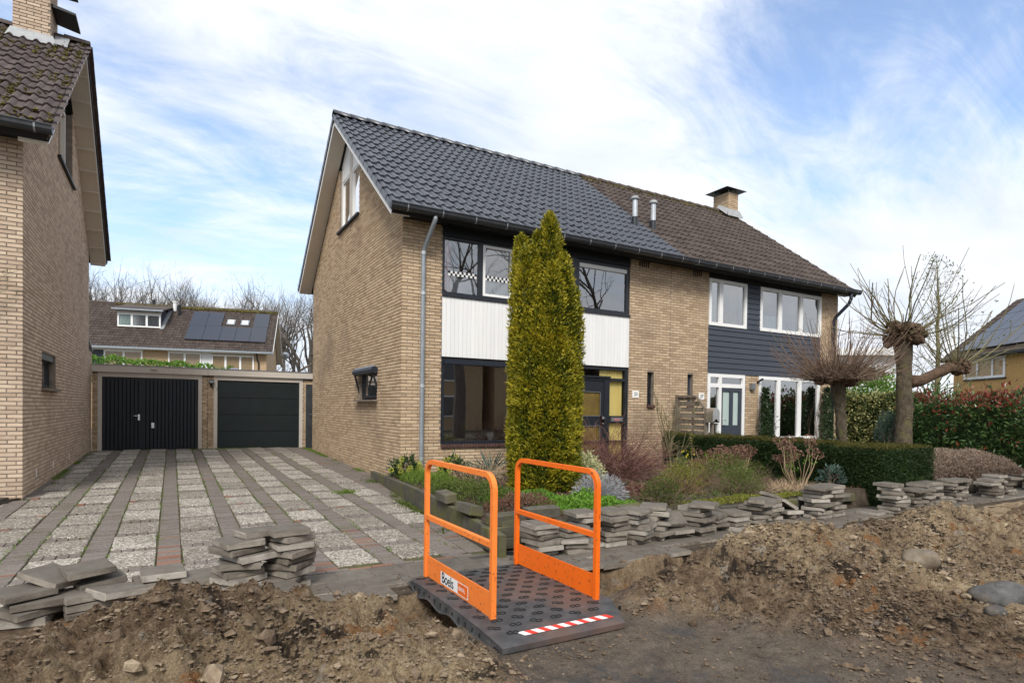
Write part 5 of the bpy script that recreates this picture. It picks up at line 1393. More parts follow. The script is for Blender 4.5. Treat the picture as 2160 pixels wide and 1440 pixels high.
# ================================================================== house at the far right
r2 = thing('brick_house', 'yellow brick house far right with solar panels and purple curtains', 'house', (38.04, 7.05, 0), math.atan2(.81614, .57786))
M2 = WM[r2]
F2 = Fr((0, 0, 0), (1, 0, 0), (0, 1, 0))                # local: along eave +x (away), outward normal +y (towards the street)
def b2(g, name, mat, parent=None, **k): return ob(name, g.mesh(name, mat), parent or r2, M2, **k)
mk('brick_yellow', [(.40, .24, .085), (.52, .33, .13)], rough=.9, scale=9)
g = G(); g.box((-9, -8, -.3), (1.0, 0, 4.9)); g.add([(1.0, 0, 4.9), (1.0, -8, 4.9), (1.0, -4, 7.9)], None, [[0, 1, 2]]); b2(g, 'wall', 'brick_yellow')
a2 = math.atan(.86)
g = G(); g.obox((-9, .5, 4.55), (10.5, 0, 0), (0, -4.5, 3.87), (0, 0, .14)); g.obox((-9, -8.5, 4.55), (10.5, 0, 0), (0, 4.5, 3.87), (0, 0, .14)); rr2 = b2(g, 'roof', 'tile_brown')
g = G(); V0, Q0 = tile_geo(5); Mt = np.array(roof_matrix((1.5, .5, 4.72), (-1, 0, 0), (0, -math.cos(a2), math.sin(a2))))
for r_ in range(15):
    for c in range(52):
        L_ = V0 + np.array([c * TW, r_ * .39, 0]); g.add(L_ @ Mt[:3, :3].T + Mt[:3, 3], Q0, rnd=random.random())
b2(g, 'roof_tiling', 'tile_brown', rr2, kind='stuff')
g = G(); g.box((-9, .5, 4.62), (1.5, .64, 4.76)); b2(g, 'gutter', 'fascia_black')
def p2(x, v, h_): return np.array([x, .5 - v * math.cos(a2) + h_ * math.sin(a2), 4.72 + v * math.sin(a2) + h_ * math.cos(a2)])
for i in range(6):
    for j in range(3):
        if j == 0 and i == 5: continue
        x0_ = .2 - i * 1.05; v0_ = .55 + j * 1.72
        g = G(); a = p2(x0_, v0_, .12); g.obox(a, (-1.02, 0, 0), p2(x0_, v0_ + 1.69, .12) - a, p2(x0_, v0_, .16) - a); b2(g, 'solar_panel', 'solar', rr2)
w_ = winL(-3.44, -.02, 3.42, 4.62, (-2.45, -1.2), F2, root=r2, fw=.14, glass='glass_clear')
g = G(); F2.box(g, -3.5, .05, 3.34, 3.42, -.1, .05); b2(g, 'sill', 'fascia_black', w_)
for u0, u1 in ((-3.3, -3.0), (-2.2, -1.75)): curt = curtain(None, F2, u0, u1, 3.5, 4.5, .10, 'curtain_purple', 3, .03); curt.parent = w_; curt.matrix_parent_inverse = Matrix.Identity(4); curt.matrix_basis = Matrix.Identity(4)
g = G(); F2.box(g, -3.4, -.05, 3.45, 4.6, .12, .3); b2(g, 'room_lining', 'fascia_black', w_)
# pale flat-roofed building seen between the pollards
wb = thing('flat_building', 'pale flat-roofed building glimpsed between the pollard trees', 'building', (27.5, 11.2, 0), R(-38))
MB_ = WM[wb]
g = G(); g.box((-5.5, 0, -.3), (5.5, 7, 4.6)); ob('wall', g.mesh('wall', 'render_white'), wb, MB_)
g = G(); g.box((-5.8, -.5, 4.6), (5.8, 7.3, 5.0)); ob('roof', g.mesh('roof', 'white_paint'), wb, MB_)
FW = Fr((0, 0, 0), (1, 0, 0), (0, -1, 0))
for u in (-4.2, -1.2, 1.8): winL(u, u + 2.2, 2.9, 4.3, (u + 1.1,), FW, root=wb, backs=['net_grey'])

# ================================================================== VEGETATION
def nrm(a): return a / (np.linalg.norm(a, axis=-1, keepdims=True) + 1e-9)
def add_leaves(g, P, D, L_, W_, rnd, fold=.25):
    """one folded rhombic leaf per point"""
    n = len(P)
    if not n: return g
    rnd = np.broadcast_to(np.asarray(rnd, float), (n,))
    D = nrm(D); S = nrm(np.cross(D, nrm(RNG.normal(size=(n, 3))))); N_ = np.cross(S, D)
    L_ = np.broadcast_to(np.asarray(L_, float), (n,))[:, None] * RNG.uniform(.7, 1.25, (n, 1)); W_ = np.broadcast_to(np.asarray(W_, float), (n,))[:, None] * RNG.uniform(.75, 1.2, (n, 1))
    mid = P + D * L_ * .45
    V = np.stack([P, mid + S * W_ * .5 + N_ * W_ * fold, P + D * L_ - N_ * L_ * .08, mid - S * W_ * .5 + N_ * W_ * fold], 1)
    g.add(V.reshape(-1, 3), np.arange(n * 4).reshape(n, 4), rnd=np.repeat(np.clip(rnd, 0, 1), 4))
    return g
def box_points(b, n, jit=.03, top_only=False, no_bottom=True):
    """random points with normals on a box's sides and top"""
    x0, x1, y0, y1, z0, z1 = b; dx, dy, dz = x1 - x0, y1 - y0, z1 - z0
    A = np.array([dx * dy, dx * dz, dx * dz, dy * dz, dy * dz]); f = RNG.choice(5, n, p=A / A.sum()) if not top_only else np.zeros(n, int)
    u, v = RNG.random(n), RNG.random(n); P = np.zeros((n, 3)); N_ = np.zeros((n, 3))
    for k in range(5):
        i = f == k
        if k == 0: P[i] = np.c_[x0 + u[i] * dx, y0 + v[i] * dy, np.full(i.sum(), z1)]; N_[i] = (0, 0, 1)
        elif k < 3: P[i] = np.c_[x0 + u[i] * dx, np.full(i.sum(), y0 if k == 1 else y1), z0 + v[i] * dz]; N_[i] = (0, -1 if k == 1 else 1, 0)
        else: P[i] = np.c_[np.full(i.sum(), x0 if k == 3 else x1), y0 + u[i] * dy, z0 + v[i] * dz]; N_[i] = (-1 if k == 3 else 1, 0, 0)
    P += N_ * RNG.normal(0, jit, (n, 1))
    return P, N_, f
def hedge(name, label, cat, boxes, mat, dens, L_, W_, jit=.03, top_mat=None, core='leaf_yew', wob=.04, rndf=None, group=None, spread=.75):
    t = thing(name, label, cat, ((boxes[0][0] + boxes[0][1]) / 2, (boxes[0][2] + boxes[0][3]) / 2, 0), group=group)
    gl = G(); gt = G(); gc = G()
    for b in boxes:
        x0, x1, y0, y1, z0, z1 = b; e = .06
        gc.box((x0 + e, y0 + e, z0), (x1 - e, y1 - e, z1 - e))
        A = 2 * (x1 - x0 + y1 - y0) * (z1 - z0) + (x1 - x0) * (y1 - y0); n = int(A * dens)
        P, N_, f = box_points(b, n, jit)
        P += N_ * (fbm(P[:, 0] * 2 + P[:, 2], P[:, 1] * 2 + P[:, 2] * 1.7, 3, 3) * wob * 4)[:, None]
        D = N_ * .8 + RNG.normal(0, spread * .7, P.shape) + np.array([0, 0, .35])
        rn = .45 + .5 * fbm(P[:, 0] * 5, P[:, 1] * 5 + P[:, 2] * 4, 4, 3) + RNG.normal(0, .16, n)
        if rndf is not None: rn = rndf(P, rn)
        top = (f == 0) & (top_mat is not None)
        add_leaves(gl, P[~top], D[~top], L_, W_, rn[~top]); add_leaves(gt, P[top], D[top], L_, W_, rn[top])
    gc.build('branch_core', core, t); gl.build('foliage', mat, t)
    if gt.n: gt.build('trimmed_top', top_mat, t)
    return t
def shrub(name, label, cat, c, r, n, mat, L_, W_, stem='shoot', core=None, up=.4, group=None, shell=.55, rn0=.5, nst=10, zbase=0.0):
    """leafy dome with stems"""
    c = np.array(c, float); r = np.array(r, float)
    t = thing(name, label, cat, (c[0], c[1], zbase), group=group)
    d = nrm(RNG.normal(size=(n, 3))); d[:, 2] = np.abs(d[:, 2]) * 1.0 - .15 * RNG.random(n)
    k = shell + (1 - shell) * RNG.random(n) ** .6; k *= 1 + fbm(d[:, 0] * 3 + c[0], d[:, 1] * 3 + d[:, 2] * 2, 9, 3) * .7
    P = c + d * r * k[:, None]
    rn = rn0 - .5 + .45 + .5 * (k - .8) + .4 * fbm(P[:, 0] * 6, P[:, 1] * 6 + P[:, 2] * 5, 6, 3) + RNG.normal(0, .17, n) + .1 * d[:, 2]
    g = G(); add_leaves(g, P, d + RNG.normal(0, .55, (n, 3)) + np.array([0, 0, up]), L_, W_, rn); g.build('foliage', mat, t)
    g = G()
    for _ in range(nst):
        a = RNG.random() * 6.283; e = c + np.array([math.cos(a) * r[0] * .6, math.sin(a) * r[1] * .6, r[2] * RNG.uniform(.3, .8)])
        b = np.array([c[0], c[1], zbase - .02]) + RNG.normal(0, .03, 3) * np.array([1, 1, 0]); m_ = (b + e) / 2 + RNG.normal(0, .04, 3)
        g.tube([b, m_, e], [.010, .007, .003], 4, rnd=RNG.random())
    g.build('stems', stem, t)
    return t
def twig_bush(g, base, n, length, spread, r0, up=.5, droop=.25, sides=3, fork=2, rad=.05, seg=4):
    base = np.array(base, float)
    for _ in range(n):
        a = RNG.random() * 6.283; d = nrm(np.array([math.cos(a) * spread, math.sin(a) * spread, up]) + RNG.normal(0, .22, 3))
        L_ = length * RNG.uniform(.55, 1.1); p = base + np.array([RNG.normal(0, rad), RNG.normal(0, rad), 0]); P = [p]
        dd = d.copy(); rn = RNG.random()
        for s in range(seg):
            dd = nrm(dd + RNG.normal(0, .13, 3) + np.array([0, 0, -droop / seg])); p = p + dd * L_ / seg; P.append(p)
        g.tube(P, np.linspace(r0, r0 * .3, len(P)), sides, rnd=rn, cap=False)
        for f in range(fork):
            k = RNG.integers(1, seg); q = P[k]; e = nrm(dd + RNG.normal(0, .6, 3)); l2 = L_ * RNG.uniform(.2, .45)
            g.tube([q, q + e * l2 * .5, q + nrm(e + RNG.normal(0, .25, 3)) * l2], [r0 * .5, r0 * .35, r0 * .2], sides, rnd=rn, cap=False)
    return g
def grow(g, p, d, L_, r, lvl, maxl, split=(2, 3), shrink=.72, ang=.5, gnarl=.12, upb=.05, tips=None, sides=(8, 6, 5, 4, 3, 3, 3)):
    seg = 4 if lvl < 2 else 3; P = [p]; dd = d
    for s in range(seg):
        dd = nrm(dd + RNG.normal(0, gnarl, 3) + np.array([0, 0, upb])); p = p + dd * L_ / seg; P.append(p)
    re = r * (.68 if lvl < maxl else .3)
    g.tube(P, np.linspace(r, re, len(P)), sides[min(lvl, 6)], rnd=RNG.random(), cap=False)
    if lvl >= maxl:
        if tips is not None: tips.append((P[-1], dd))
        return
    for k in range(RNG.integers(split[0], split[1] + 1)):
        s0 = P[-1] if k < 2 else P[RNG.integers(1, seg)]
        e = nrm(dd + RNG.normal(0, ang, 3) + np.array([0, 0, upb]))
        grow(g, s0, e, L_ * shrink * RNG.uniform(.75, 1.15), re * RNG.uniform(.6, .85), lvl + 1, maxl, split, shrink, ang, gnarl, upb, tips, sides)

def gsoil(x, y):
    x = np.asarray(x, float); y = np.asarray(y, float)
    return .03 + fbm(x * 1.5, y * 1.5, 51, 3) * .09 + np.clip((-3.2 - y) * .02, -.02, .04)
# garden beds (structure)
gx = np.arange(-.9, 6.75, .07); gy = np.arange(-5.16, .12, .07)
GX, GY = np.meshgrid(gx, gy); xr_ = wall_line_x(GY) + .05
GX2 = np.maximum(GX, xr_); GZ = gsoil(GX2, GY) + fbm(GX2 * 9, GY * 9, 52, 3) * .03
GZ = np.where(GY < -5.06, -.22, GZ)
ny, nx = GX.shape; ii = (np.arange(ny - 1)[:, None] * nx + np.arange(nx - 1)[None]).reshape(-1)
g = G(); g.add(np.stack([GX2, GY, GZ], -1).reshape(-1, 3), np.stack([ii, ii + 1, ii + nx + 1, ii + nx], -1)); g.build('garden_bed', 'garden_soil', smooth=True, kind='structure')
g = G(); g.quad((6.6, -5.1, -.02), (16.5, -5.1, -.02), (16.5, 0.02, -.02), (6.6, 0.02, -.02)); g.quad((6.6, -5.1, -.26), (16.5, -5.1, -.26), (16.5, -5.1, -.02), (6.6, -5.1, -.02))
g.quad((13.56, .02, -.02), (20, .02, -.02), (20, 12, -.02), (13.56, 12, -.02)); g.build('neighbour_garden', 'garden_soil', kind='structure')
g = G(); g.quad((-14, -1.0, -.13), (-6.25, -1.0, -.13), (-5.62, .62, -.10), (-14, .62, -.10)); g.build('left_garden_bed', 'garden_soil', kind='structure')
g = G(); g.quad((-7.2, -5.1, -.206), (-3.3, -5.1, -.206), (-3.3, -5.3, -.206), (-7.2, -5.3, -.206))

# golden columnar yew
yew = thing('columnar_yew', 'tall golden columnar yew with several spires in the front garden', 'tree', (1.36, -2.78, 0))
spires = [(1.98, -1.90, .30, 4.94), (1.75, -1.72, .27, 4.68), (1.43, -2.00, .26, 4.60), (1.56, -2.24, .23, 4.36), (2.27, -1.74, .31, 4.40), (2.36, -2.05, .24, 4.02), (2.61, -1.84, .18, 3.70), (2.04, -2.33, .29, 4.10), (1.32, -1.74, .25, 4.22),
          (1.62, -2.34, .31, 3.4), (2.32, -2.22, .33, 3.35), (1.46, -1.84, .38, 3.7), (2.30, -1.60, .38, 3.6), (1.92, -1.88, .56, 3.75), (1.32, -2.06, .27, 2.9), (2.55, -1.74, .25, 2.9), (1.93, -2.40, .34, 2.5), (1.95, -1.45, .42, 3.6), (2.50, -2.02, .28, 2.1), (1.42, -2.26, .26, 1.9)]
YX, YY = 1.36, -2.78
_sp = [(.06, 0, .19, 4.47), (-.15, .14, .17, 4.22), (-.45, .0, .15, 4.12), (-.37, -.2, .14, 3.86), (-.26, -.08, .19, 3.92), (.30, .12, .19, 3.88), (.36, -.14, .15, 3.6), (.52, .02, .12, 3.28), (.12, -.28, .20, 3.62), (-.08, -.32, .16, 3.2),
       (.0, .0, .42, 3.05), (-.32, .02, .25, 3.1), (.28, .05, .26, 2.9), (-.22, -.28, .25, 2.8), (.22, -.28, .25, 2.7), (-.44, .06, .16, 2.9), (.43, -.08, .17, 2.5), (0, .3, .3, 3.0), (-.42, -.16, .16, 2.0), (.02, -.40, .2, 2.1), (.40, .1, .2, 2.2)]
spires = [(YX + (a_ * .84 + b_ * .543) * .86, YY + (-a_ * .543 + b_ * .84) * .86, r_ * .84, t_ * .955) for a_, b_, r_, t_ in _sp]
def sp_r(R_, top, z):
    t = np.clip((top - z) / .62, 0, 1); return R_ * (t ** .62) * np.clip(.80 + z * .28, .5, 1.0)
gl = G(); gc = G()
for k, (sx, sy, R_, top) in enumerate(spires):
    n = int(13500 * R_ * top / 1.6)
    z = RNG.random(n) ** .9 * top; a = RNG.random(n) * 6.283
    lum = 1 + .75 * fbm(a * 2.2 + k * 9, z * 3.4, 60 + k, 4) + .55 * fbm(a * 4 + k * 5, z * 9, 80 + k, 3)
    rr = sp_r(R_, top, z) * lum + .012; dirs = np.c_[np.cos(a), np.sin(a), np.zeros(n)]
    P = np.c_[sx, sy, 0.0] + dirs * rr[:, None] + np.c_[np.zeros(n), np.zeros(n), z + .06]
    ok = np.ones(n, bool)
    for j, (ox, oy, oR, ot) in enumerate(spires):
        if j == k: continue
        dd = np.hypot(P[:, 0] - ox, P[:, 1] - oy); ok &= ~(dd < sp_r(oR, ot, P[:, 2]) * .72)
    P, dirs, lum, z = P[ok], dirs[ok], lum[ok], z[ok]; n = len(P)
    rn = .46 + (lum - 1) * 1.25 + .10 * (z / 4.4) - .10 * np.clip((P[:, 0] - YX) * 1.5, -.6, 1.2) + RNG.normal(0, .15, n) + fbm(P[:, 0] * 3, P[:, 2] * 3, 7, 3) * .5  # golden outer tips; gap shade and lit left side also put into leaf tone
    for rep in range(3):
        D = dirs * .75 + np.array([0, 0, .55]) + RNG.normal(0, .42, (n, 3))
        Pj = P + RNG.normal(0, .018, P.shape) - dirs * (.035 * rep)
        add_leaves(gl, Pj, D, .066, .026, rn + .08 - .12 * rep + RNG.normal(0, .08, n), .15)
    zz_ = np.linspace(.08, top - .12, 14); gc.tube(np.c_[np.full(14, sx), np.full(14, sy), zz_], sp_r(R_, top, zz_) * .60, 9)
# loose sprays standing off the outline
kk = RNG.integers(0, len(spires), 1500); aa = RNG.random(1500) * 6.283
SPa = np.array(spires)[kk]; zz2 = RNG.random(1500) * SPa[:, 3]
dd2 = np.c_[np.cos(aa), np.sin(aa), np.zeros(1500)]; PP2 = np.c_[SPa[:, 0], SPa[:, 1], zz2 + .05] + dd2 * (sp_r(SPa[:, 2], SPa[:, 3], zz2) * 1.02)[:, None]
for q in range(4):
    dq = dd2 * .8 + np.array([0, 0, .75]) + RNG.normal(0, .15, dd2.shape)
    add_leaves(gl, PP2 + nrm(dq) * (.025 * q), dq + RNG.normal(0, .5, dd2.shape), .06, .02, RNG.normal(.62, .14, 1500), .15)
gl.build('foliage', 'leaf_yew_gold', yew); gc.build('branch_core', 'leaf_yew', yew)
g = G(); g.tube([(YX, YY, -.1), (YX, YY, .6)], [.13, .10], 10); g.build('trunk', 'bark', yew)

# clipped yew hedge on the boundary and its block at the pavement
hedge('yew_hedge', 'long clipped dark yew hedge running from the wooden screen to the pavement', 'hedge', [(6.58, 7.30, -4.45, .0 - .05, -.05, .74)], 'leaf_yew', 5200, .045, .017, .022, 'leaf_yew_top', wob=.02)
hedge('hedge_block', 'square clipped yew hedge block at the pavement below the pollard trees', 'hedge', [(6.25, 7.66, -5.33, -4.46, -.2, .73)], 'leaf_yew', 6500, .042, .016, .018, 'leaf_yew_top', wob=.012)

# photinia hedge with red shoots, ivy screen, laurel
def phot(P, rn):
    h = np.clip((P[:, 2] - 1.15) / .5, 0, 1); red = RNG.random(len(P)) < (.05 + .38 * h) * np.clip(.5 + 4 * fbm(P[:, 1] * 1.6, P[:, 2] * 1.6, 5, 3), .1, 1.4); return np.where(red, .80 + RNG.random(len(P)) * .2, np.clip(rn, 0, .70))
ph = hedge('photinia_hedge', 'tall glossy green photinia hedge with red young shoots at far right', 'hedge', [(14.5, 15.5, -7.2, -1.35, -.05, 1.60)], 'leaf_photinia', 640, .14, .06, .16, core='leaf_yew', wob=.20, rndf=phot)
g = G()
n = 1500; P = np.c_[RNG.uniform(14.4, 15.4, n), RNG.uniform(-7.1, -1.4, n), np.zeros(n)]; P[:, 2] = 1.56 + fbm(P[:, 0] * 1.4, P[:, 1] * 1.1, 66, 3) * .55 + RNG.random(n) * .22
add_leaves(g, P, RNG.normal(0, .6, (n, 3)) + np.array([0, 0, .9]), .10, .035, .78 + RNG.random(n) * .22); g.build('red_shoots', 'leaf_photinia', ph)
def ivyr(P, rn): return np.clip(rn + (RNG.random(len(P)) < .42) * .35, 0, 1)
hedge('ivy_screen', 'fence overgrown with cream variegated ivy beside the right house', 'hedge', [(15.2, 15.5, -1.4, 4.2, -.05, 1.86)], 'leaf_ivy', 1500, .085, .062, .05, core='leaf_yew', wob=.05, rndf=ivyr)
shrub('laurel_bush', 'bright green laurel bush rising behind the ivy screen', 'shrub', (18.0, 1.6, 1.5), (1.5, 1.5, 1.4), 3600, 'leaf_bright', .13, .055, rn0=.42, zbase=-.05)
shrub('blue_conifer', 'dark dusty green conifer in front of the ivy screen', 'shrub', (14.4, -1.05, .55), (.32, .32, .95), 2400, 'leaf_bluegreen', .055, .018, rn0=.3)
# dry heath hedge
t = thing('dry_hedge', 'low pinkish-brown withered hedge right of the hedge block', 'hedge', (9.8, -4.6, 0))
g = G(); n = 26000
x = RNG.uniform(7.85, 12.6, n); y = RNG.uniform(-5.05, -4.0, n); top = .60 * np.clip(1 - np.abs((x - 10.0) / 2.7) ** 3, .25, 1) * np.clip(1 - ((y + 4.52) / .56) ** 2, .1, 1) ** .35 + fbm(x * 3, y * 3, 70, 3) * .16
z = top * RNG.random(n) ** .35
add_leaves(g, np.c_[x, y, z], RNG.normal(0, .8, (n, 3)) + np.array([0, -.2, .6]), .055, .014, .35 + .4 * (z / .6) + RNG.normal(0, .2, n)); g.build('foliage', 'leaf_heath', t)
g = G(); 
for q in range(14): twig_bush(g, (8.1 + q * .32, -4.55, -.02), 12, .55, .7, .005, .7, .1, 3, 2, .08)
g.build('stems', 'shoot', t)

# pollard trees
def pollard(name, label, base, knobs, trunk, rt, dense, mat_sh):
    t = thing(name, label, 'tree', (base[0], base[1], 0))
    g = G(); P = np.array(trunk, float); m_ = len(P)
    Pi = np.array([[np.interp(s, np.linspace(0, 1, m_), P[:, i]) for i in range(3)] for s in np.linspace(0, 1, 16)])
    Pi[:, :2] += RNG.normal(0, .006, (16, 2)); rr = np.interp(np.linspace(0, 1, 16), np.linspace(0, 1, len(rt)), rt) * (1 + RNG.normal(0, .04, 16))
    g.tube(Pi, rr, 14); g.build('trunk', 'bark', t, smooth=True)
    nb_ = 46; sel = RNG.integers(0, 15, nb_); an_ = RNG.random(nb_) * 6.283          # burrs and old cuts on the stem
    PB = Pi[sel] + (Pi[sel + 1] - Pi[sel]) * RNG.random((nb_, 1)) + np.c_[np.cos(an_), np.sin(an_), np.zeros(nb_)] * (rr[sel] * .92)[:, None]
    scatter_lumps(PB, RNG.uniform(.012, .034, nb_), RNG.random(nb_)).build('burrs', 'bark', t, kind='stuff')
    gk = G(); gs = G()
    for (kc, kr, nsh, Ls, upb, tilt, rk) in knobs:
        kc = np.array(kc, float); n = 130
        d = nrm(RNG.normal(size=(n, 3))); 
        PP = kc + d * np.array(kr) * RNG.uniform(.3, 1, (n, 1))
        lg = scatter_lumps(PP, RNG.uniform(.035, .10, n) * (np.mean(kr) / .3), RNG.random(n))
        lg.build('pollard_head', 'bark_knob', t)
        for s in range(nsh):
            a = RNG.random() * 6.283; el = RNG.beta(1.3, 1.5) * 1.6 + upb * .3 - .25
            d = np.array([math.cos(a) * math.cos(el), math.sin(a) * math.cos(el), math.sin(el)]) + np.array(tilt)
            d = nrm(d); p = kc + d * np.array(kr) * .8; L_ = Ls * RNG.uniform(.45, 1.12); Q_ = [p]; rn = RNG.random()
            for q in range(5): d = nrm(d + np.array([0, 0, .15]) + RNG.normal(0, .12, 3)); p = p + d * L_ / 5; Q_.append(p)
            r0 = (.0066 + .0055 * L_ * RNG.random()) * rk
            gs.tube(Q_, np.linspace(r0, r0 * .45, 6), 4, rnd=rn, cap=False)
            if L_ > .7 and RNG.random() < .6:
                e = nrm(d + RNG.normal(0, .35, 3)); gs.tube([Q_[3], Q_[3] + e * .2, Q_[3] + e * .38], [r0 * .5, r0 * .4, r0 * .25], 3, rnd=rn, cap=False)
    if dense: twig_bush(gs, (knobs[0][0][0], knobs[0][0][1], knobs[0][0][2] - .05), dense, .62, .85, .0042, .35, -.25, 3, 3, .24, 4)
    gs.build('shoots', mat_sh, t)
    return t
pollard('pollard_tree', 'smaller pollard tree with a dense broom of reddish-brown shoots', (7.2, -4.0), [((7.06, -4.0, 1.98), (.46, .42, .15), 230, 1.12, .0, (0, 0, 0), .72)],
        [(7.32, -4.0, -.1), (7.30, -4.0, .6), (7.16, -4.0, 1.4), (7.08, -4.0, 1.95)], (.098, .088, .092, .12), 900, 'shoot')
pt = pollard('pollard_tree', 'taller gnarled pollard tree with a second head on a side limb', (8.95, -4.2), [((8.86, -4.2, 2.86), (.40, .38, .27), 46, 1.5, .1, (-.1, 0, .1), 1.25), ((10.15, -4.62, 2.28), (.30, .2, .16), 22, 1.6, -.1, (.25, 0, .1), 1.15)],
        [(8.98, -4.2, -.1), (8.97, -4.2, .7), (8.99, -4.2, 1.6), (8.95, -4.2, 2.3), (8.86, -4.2, 2.85)], (.16, .15, .14, .135, .2), 70, 'shoot_olive')
g = G(); g.tube([(9.0, -4.25, 1.95), (9.3, -4.35, 1.98), (9.6, -4.45, 2.12), (9.9, -4.55, 2.25), (10.2, -4.62, 2.28)], [.14, .11, .10, .11, .13], 9); g.build('side_limb', 'bark_knob', pt, smooth=True)
# loose tree with old leaves behind
t = thing('bare_tree', 'slender tree with sparse withered leaves behind the pollards', 'tree', (23.1, 1.7, 0))
g = G(); tips = []
zt = np.linspace(-.1, 7.3, 10); TP = np.c_[23.1 + RNG.normal(0, .04, 10), 1.7 + RNG.normal(0, .04, 10), zt]; g.tube(TP, np.linspace(.15, .012, 10), 8)
for z in np.linspace(1.6, 7.2, 75):
    a = RNG.random() * 6.283; L_ = (2.6 * (1 - (z - 1.5) / 6.6) + .35) * RNG.uniform(.7, 1.1)
    grow(g, np.array([23.1, 1.7, z]), nrm(np.array([math.cos(a), math.sin(a), .65])), L_ * .5, .028 * (1 - z / 9), 3, 6, (2, 3), .72, .5, .14, .06, tips)
g.build('branches', 'shoot_olive', t)
tp = np.array([p for p, d in tips]); td = np.array([d for p, d in tips]); k = RNG.random(len(tp)) < .55
g = G(); add_leaves(g, tp[k], td[k] + RNG.normal(0, .6, (k.sum(), 3)), .10, .05, RNG.random(k.sum())); g.build('foliage', 'leaf_mid', t)

# climbers on the neighbour's wall
def climber(label, x0, w, h):
    t = thing('climber', label, 'plant', (x0, -.15, 0)); g = G(); n = 2300
    z = RNG.random(n) ** 1.1 * h; ww = w * (1 - (z / h) ** 1.4 * .8) * (1 + .5 * fbm(z * 3, z * 0, int(x0 * 10), 3))
    P = np.c_[x0 + RNG.normal(0, .42, n) * ww, -.12 - RNG.random(n) * .30 * (1 - z / h * .5), z]
    add_leaves(g, P, RNG.normal(0, .7, (n, 3)) + np.array([0, -.5, -.1]), .085, .032, .42 + fbm(P[:, 0] * 5, P[:, 2] * 5, 2, 3) * .7 + RNG.normal(0, .18, n)); g.build('foliage', 'leaf_dark', t)
    g = G()
    for q in range(5): xs_ = x0 + RNG.normal(0, .1); g.tube([(xs_, -.1, -.05), (xs_ + RNG.normal(0, .1), -.08, h * .5), (x0 + RNG.normal(0, .05), -.06, h * .9)], [.012, .009, .004], 5)
    g.build('stems', 'shoot', t)
climber('dark evergreen climber left of the white-framed front window', 10.05, .42, 1.95)
climber('dark evergreen climber right of the white-framed front window', 12.75, .46, 2.05)

# front-garden plants
def skimmia(label, c, r):
    t = shrub('skimmia_bush', label, 'shrub', (c[0], c[1], .05), (r, r, r * 1.05), 520, 'leaf_dark', .085, .032, rn0=.5, up=.5)
    g = G()
    for q in range(15):
        d = nrm(RNG.normal(size=3)); d[2] = abs(d[2]) * .9 + .25; d = nrm(d); p = np.array([c[0], c[1], .05]) + d * r * 1.02; n = 60
        e = nrm(RNG.normal(size=(n, 3))); add_leaves(g, p + e * .028, e, .028, .02, .5 + RNG.normal(0, .25, n))
    g.build('flower_heads', 'petal_lime', t)
skimmia('low evergreen bush with yellow flower heads at the house corner', (.06, -.12), .33)
skimmia('evergreen bush with yellow flower heads below the downpipe', (.92, -.42), .34)
t = thing('yucca', 'spiky grey-green yucca below the living room window', 'plant', (1.50, -.75, 0)); g = G(); n = 46
d = nrm(RNG.normal(size=(n, 3)) * np.array([1, 1, .6]) + np.array([0, 0, .75])); add_leaves(g, np.c_[1.5, -.75, .12] + d * .03, d, .52, .034, RNG.random(n), .1); g.build('foliage', 'leaf_bluegreen', t)
shrub('variegated_bush', 'cream variegated bush tucked behind the golden yew', 'shrub', (2.1, -2.72, .20), (.38, .38, .48), 2100, 'leaf_varieg', .05, .026, rn0=.58)
t = thing('redstem_bush', 'bare dome of tangled red-brown twigs below the front door', 'shrub', (3.4, -1.95, 0))
g = G(); twig_bush(g, (3.4, -1.95, 0), 460, 1.25, .8, .0058, .85, .45, 3, 4, .25, 5); g.build('twigs', 'shoot_red', t)
g = G(); twig_bush(g, (3.3, -2.0, .0), 130, .9, .9, .0042, .45, .6, 3, 3, .35, 5); g.build('dead_twigs', 'shoot', t)
t = thing('lavender_bush', 'silvery grey lavender bush in front of the yew', 'shrub', (1.5, -4.05, 0)); g = G(); n = 3200
d = nrm(RNG.normal(size=(n, 3)) * np.array([1, 1, .5]) + np.array([0, 0, .55])); k = RNG.random(n) ** .5
add_leaves(g, np.c_[1.5, -4.02, .05] + d * k[:, None] * np.array([.40, .34, .38]), d + RNG.normal(0, .25, (n, 3)), .075, .008, .2 + .6 * k + RNG.normal(0, .12, n)); g.build('foliage', 'leaf_silver', t)
# bright-green ground cover under the yew
def cover(name, label, cat, cx_, cy_, rx, ry, h, n, mat, L_, W_, rn0=.5, up=.7, kind=None):
    a = RNG.random(n) * 6.283; q = np.sqrt(RNG.random(n)); x = cx_ + np.cos(a) * q * rx; y = cy_ + np.sin(a) * q * ry
    keep = fbm(x * 3, y * 3, int(cx_ * 7 + 50), 3) + (1 - q) * .35 > -.02; x, y, q = x[keep], y[keep], q[keep]
    z = gsoil(x, y) + h * (1 - q ** 2) * (.35 + .65 * RNG.random(len(x))) * (1 + 1.2 * fbm(x * 5, y * 5, 13, 2))
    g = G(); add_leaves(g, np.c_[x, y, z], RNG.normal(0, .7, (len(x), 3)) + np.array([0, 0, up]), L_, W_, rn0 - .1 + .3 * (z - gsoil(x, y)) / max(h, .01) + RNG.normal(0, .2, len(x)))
    o = g.build(name, mat, label=label, cat=cat, kind=kind); return o
cover('ground_cover', 'patch of fresh bright green ground cover beneath the yew', 'plant', .95, -4.45, .75, .52, .17, 3800, 'leaf_bright', .045, .034, .5, 1.0)
cover('ground_cover', 'bright leafy strip behind the dark garden blocks', 'plant', .55, -3.4, .6, .45, .12, 1500, 'leaf_bright', .045, .03, .35, .9)
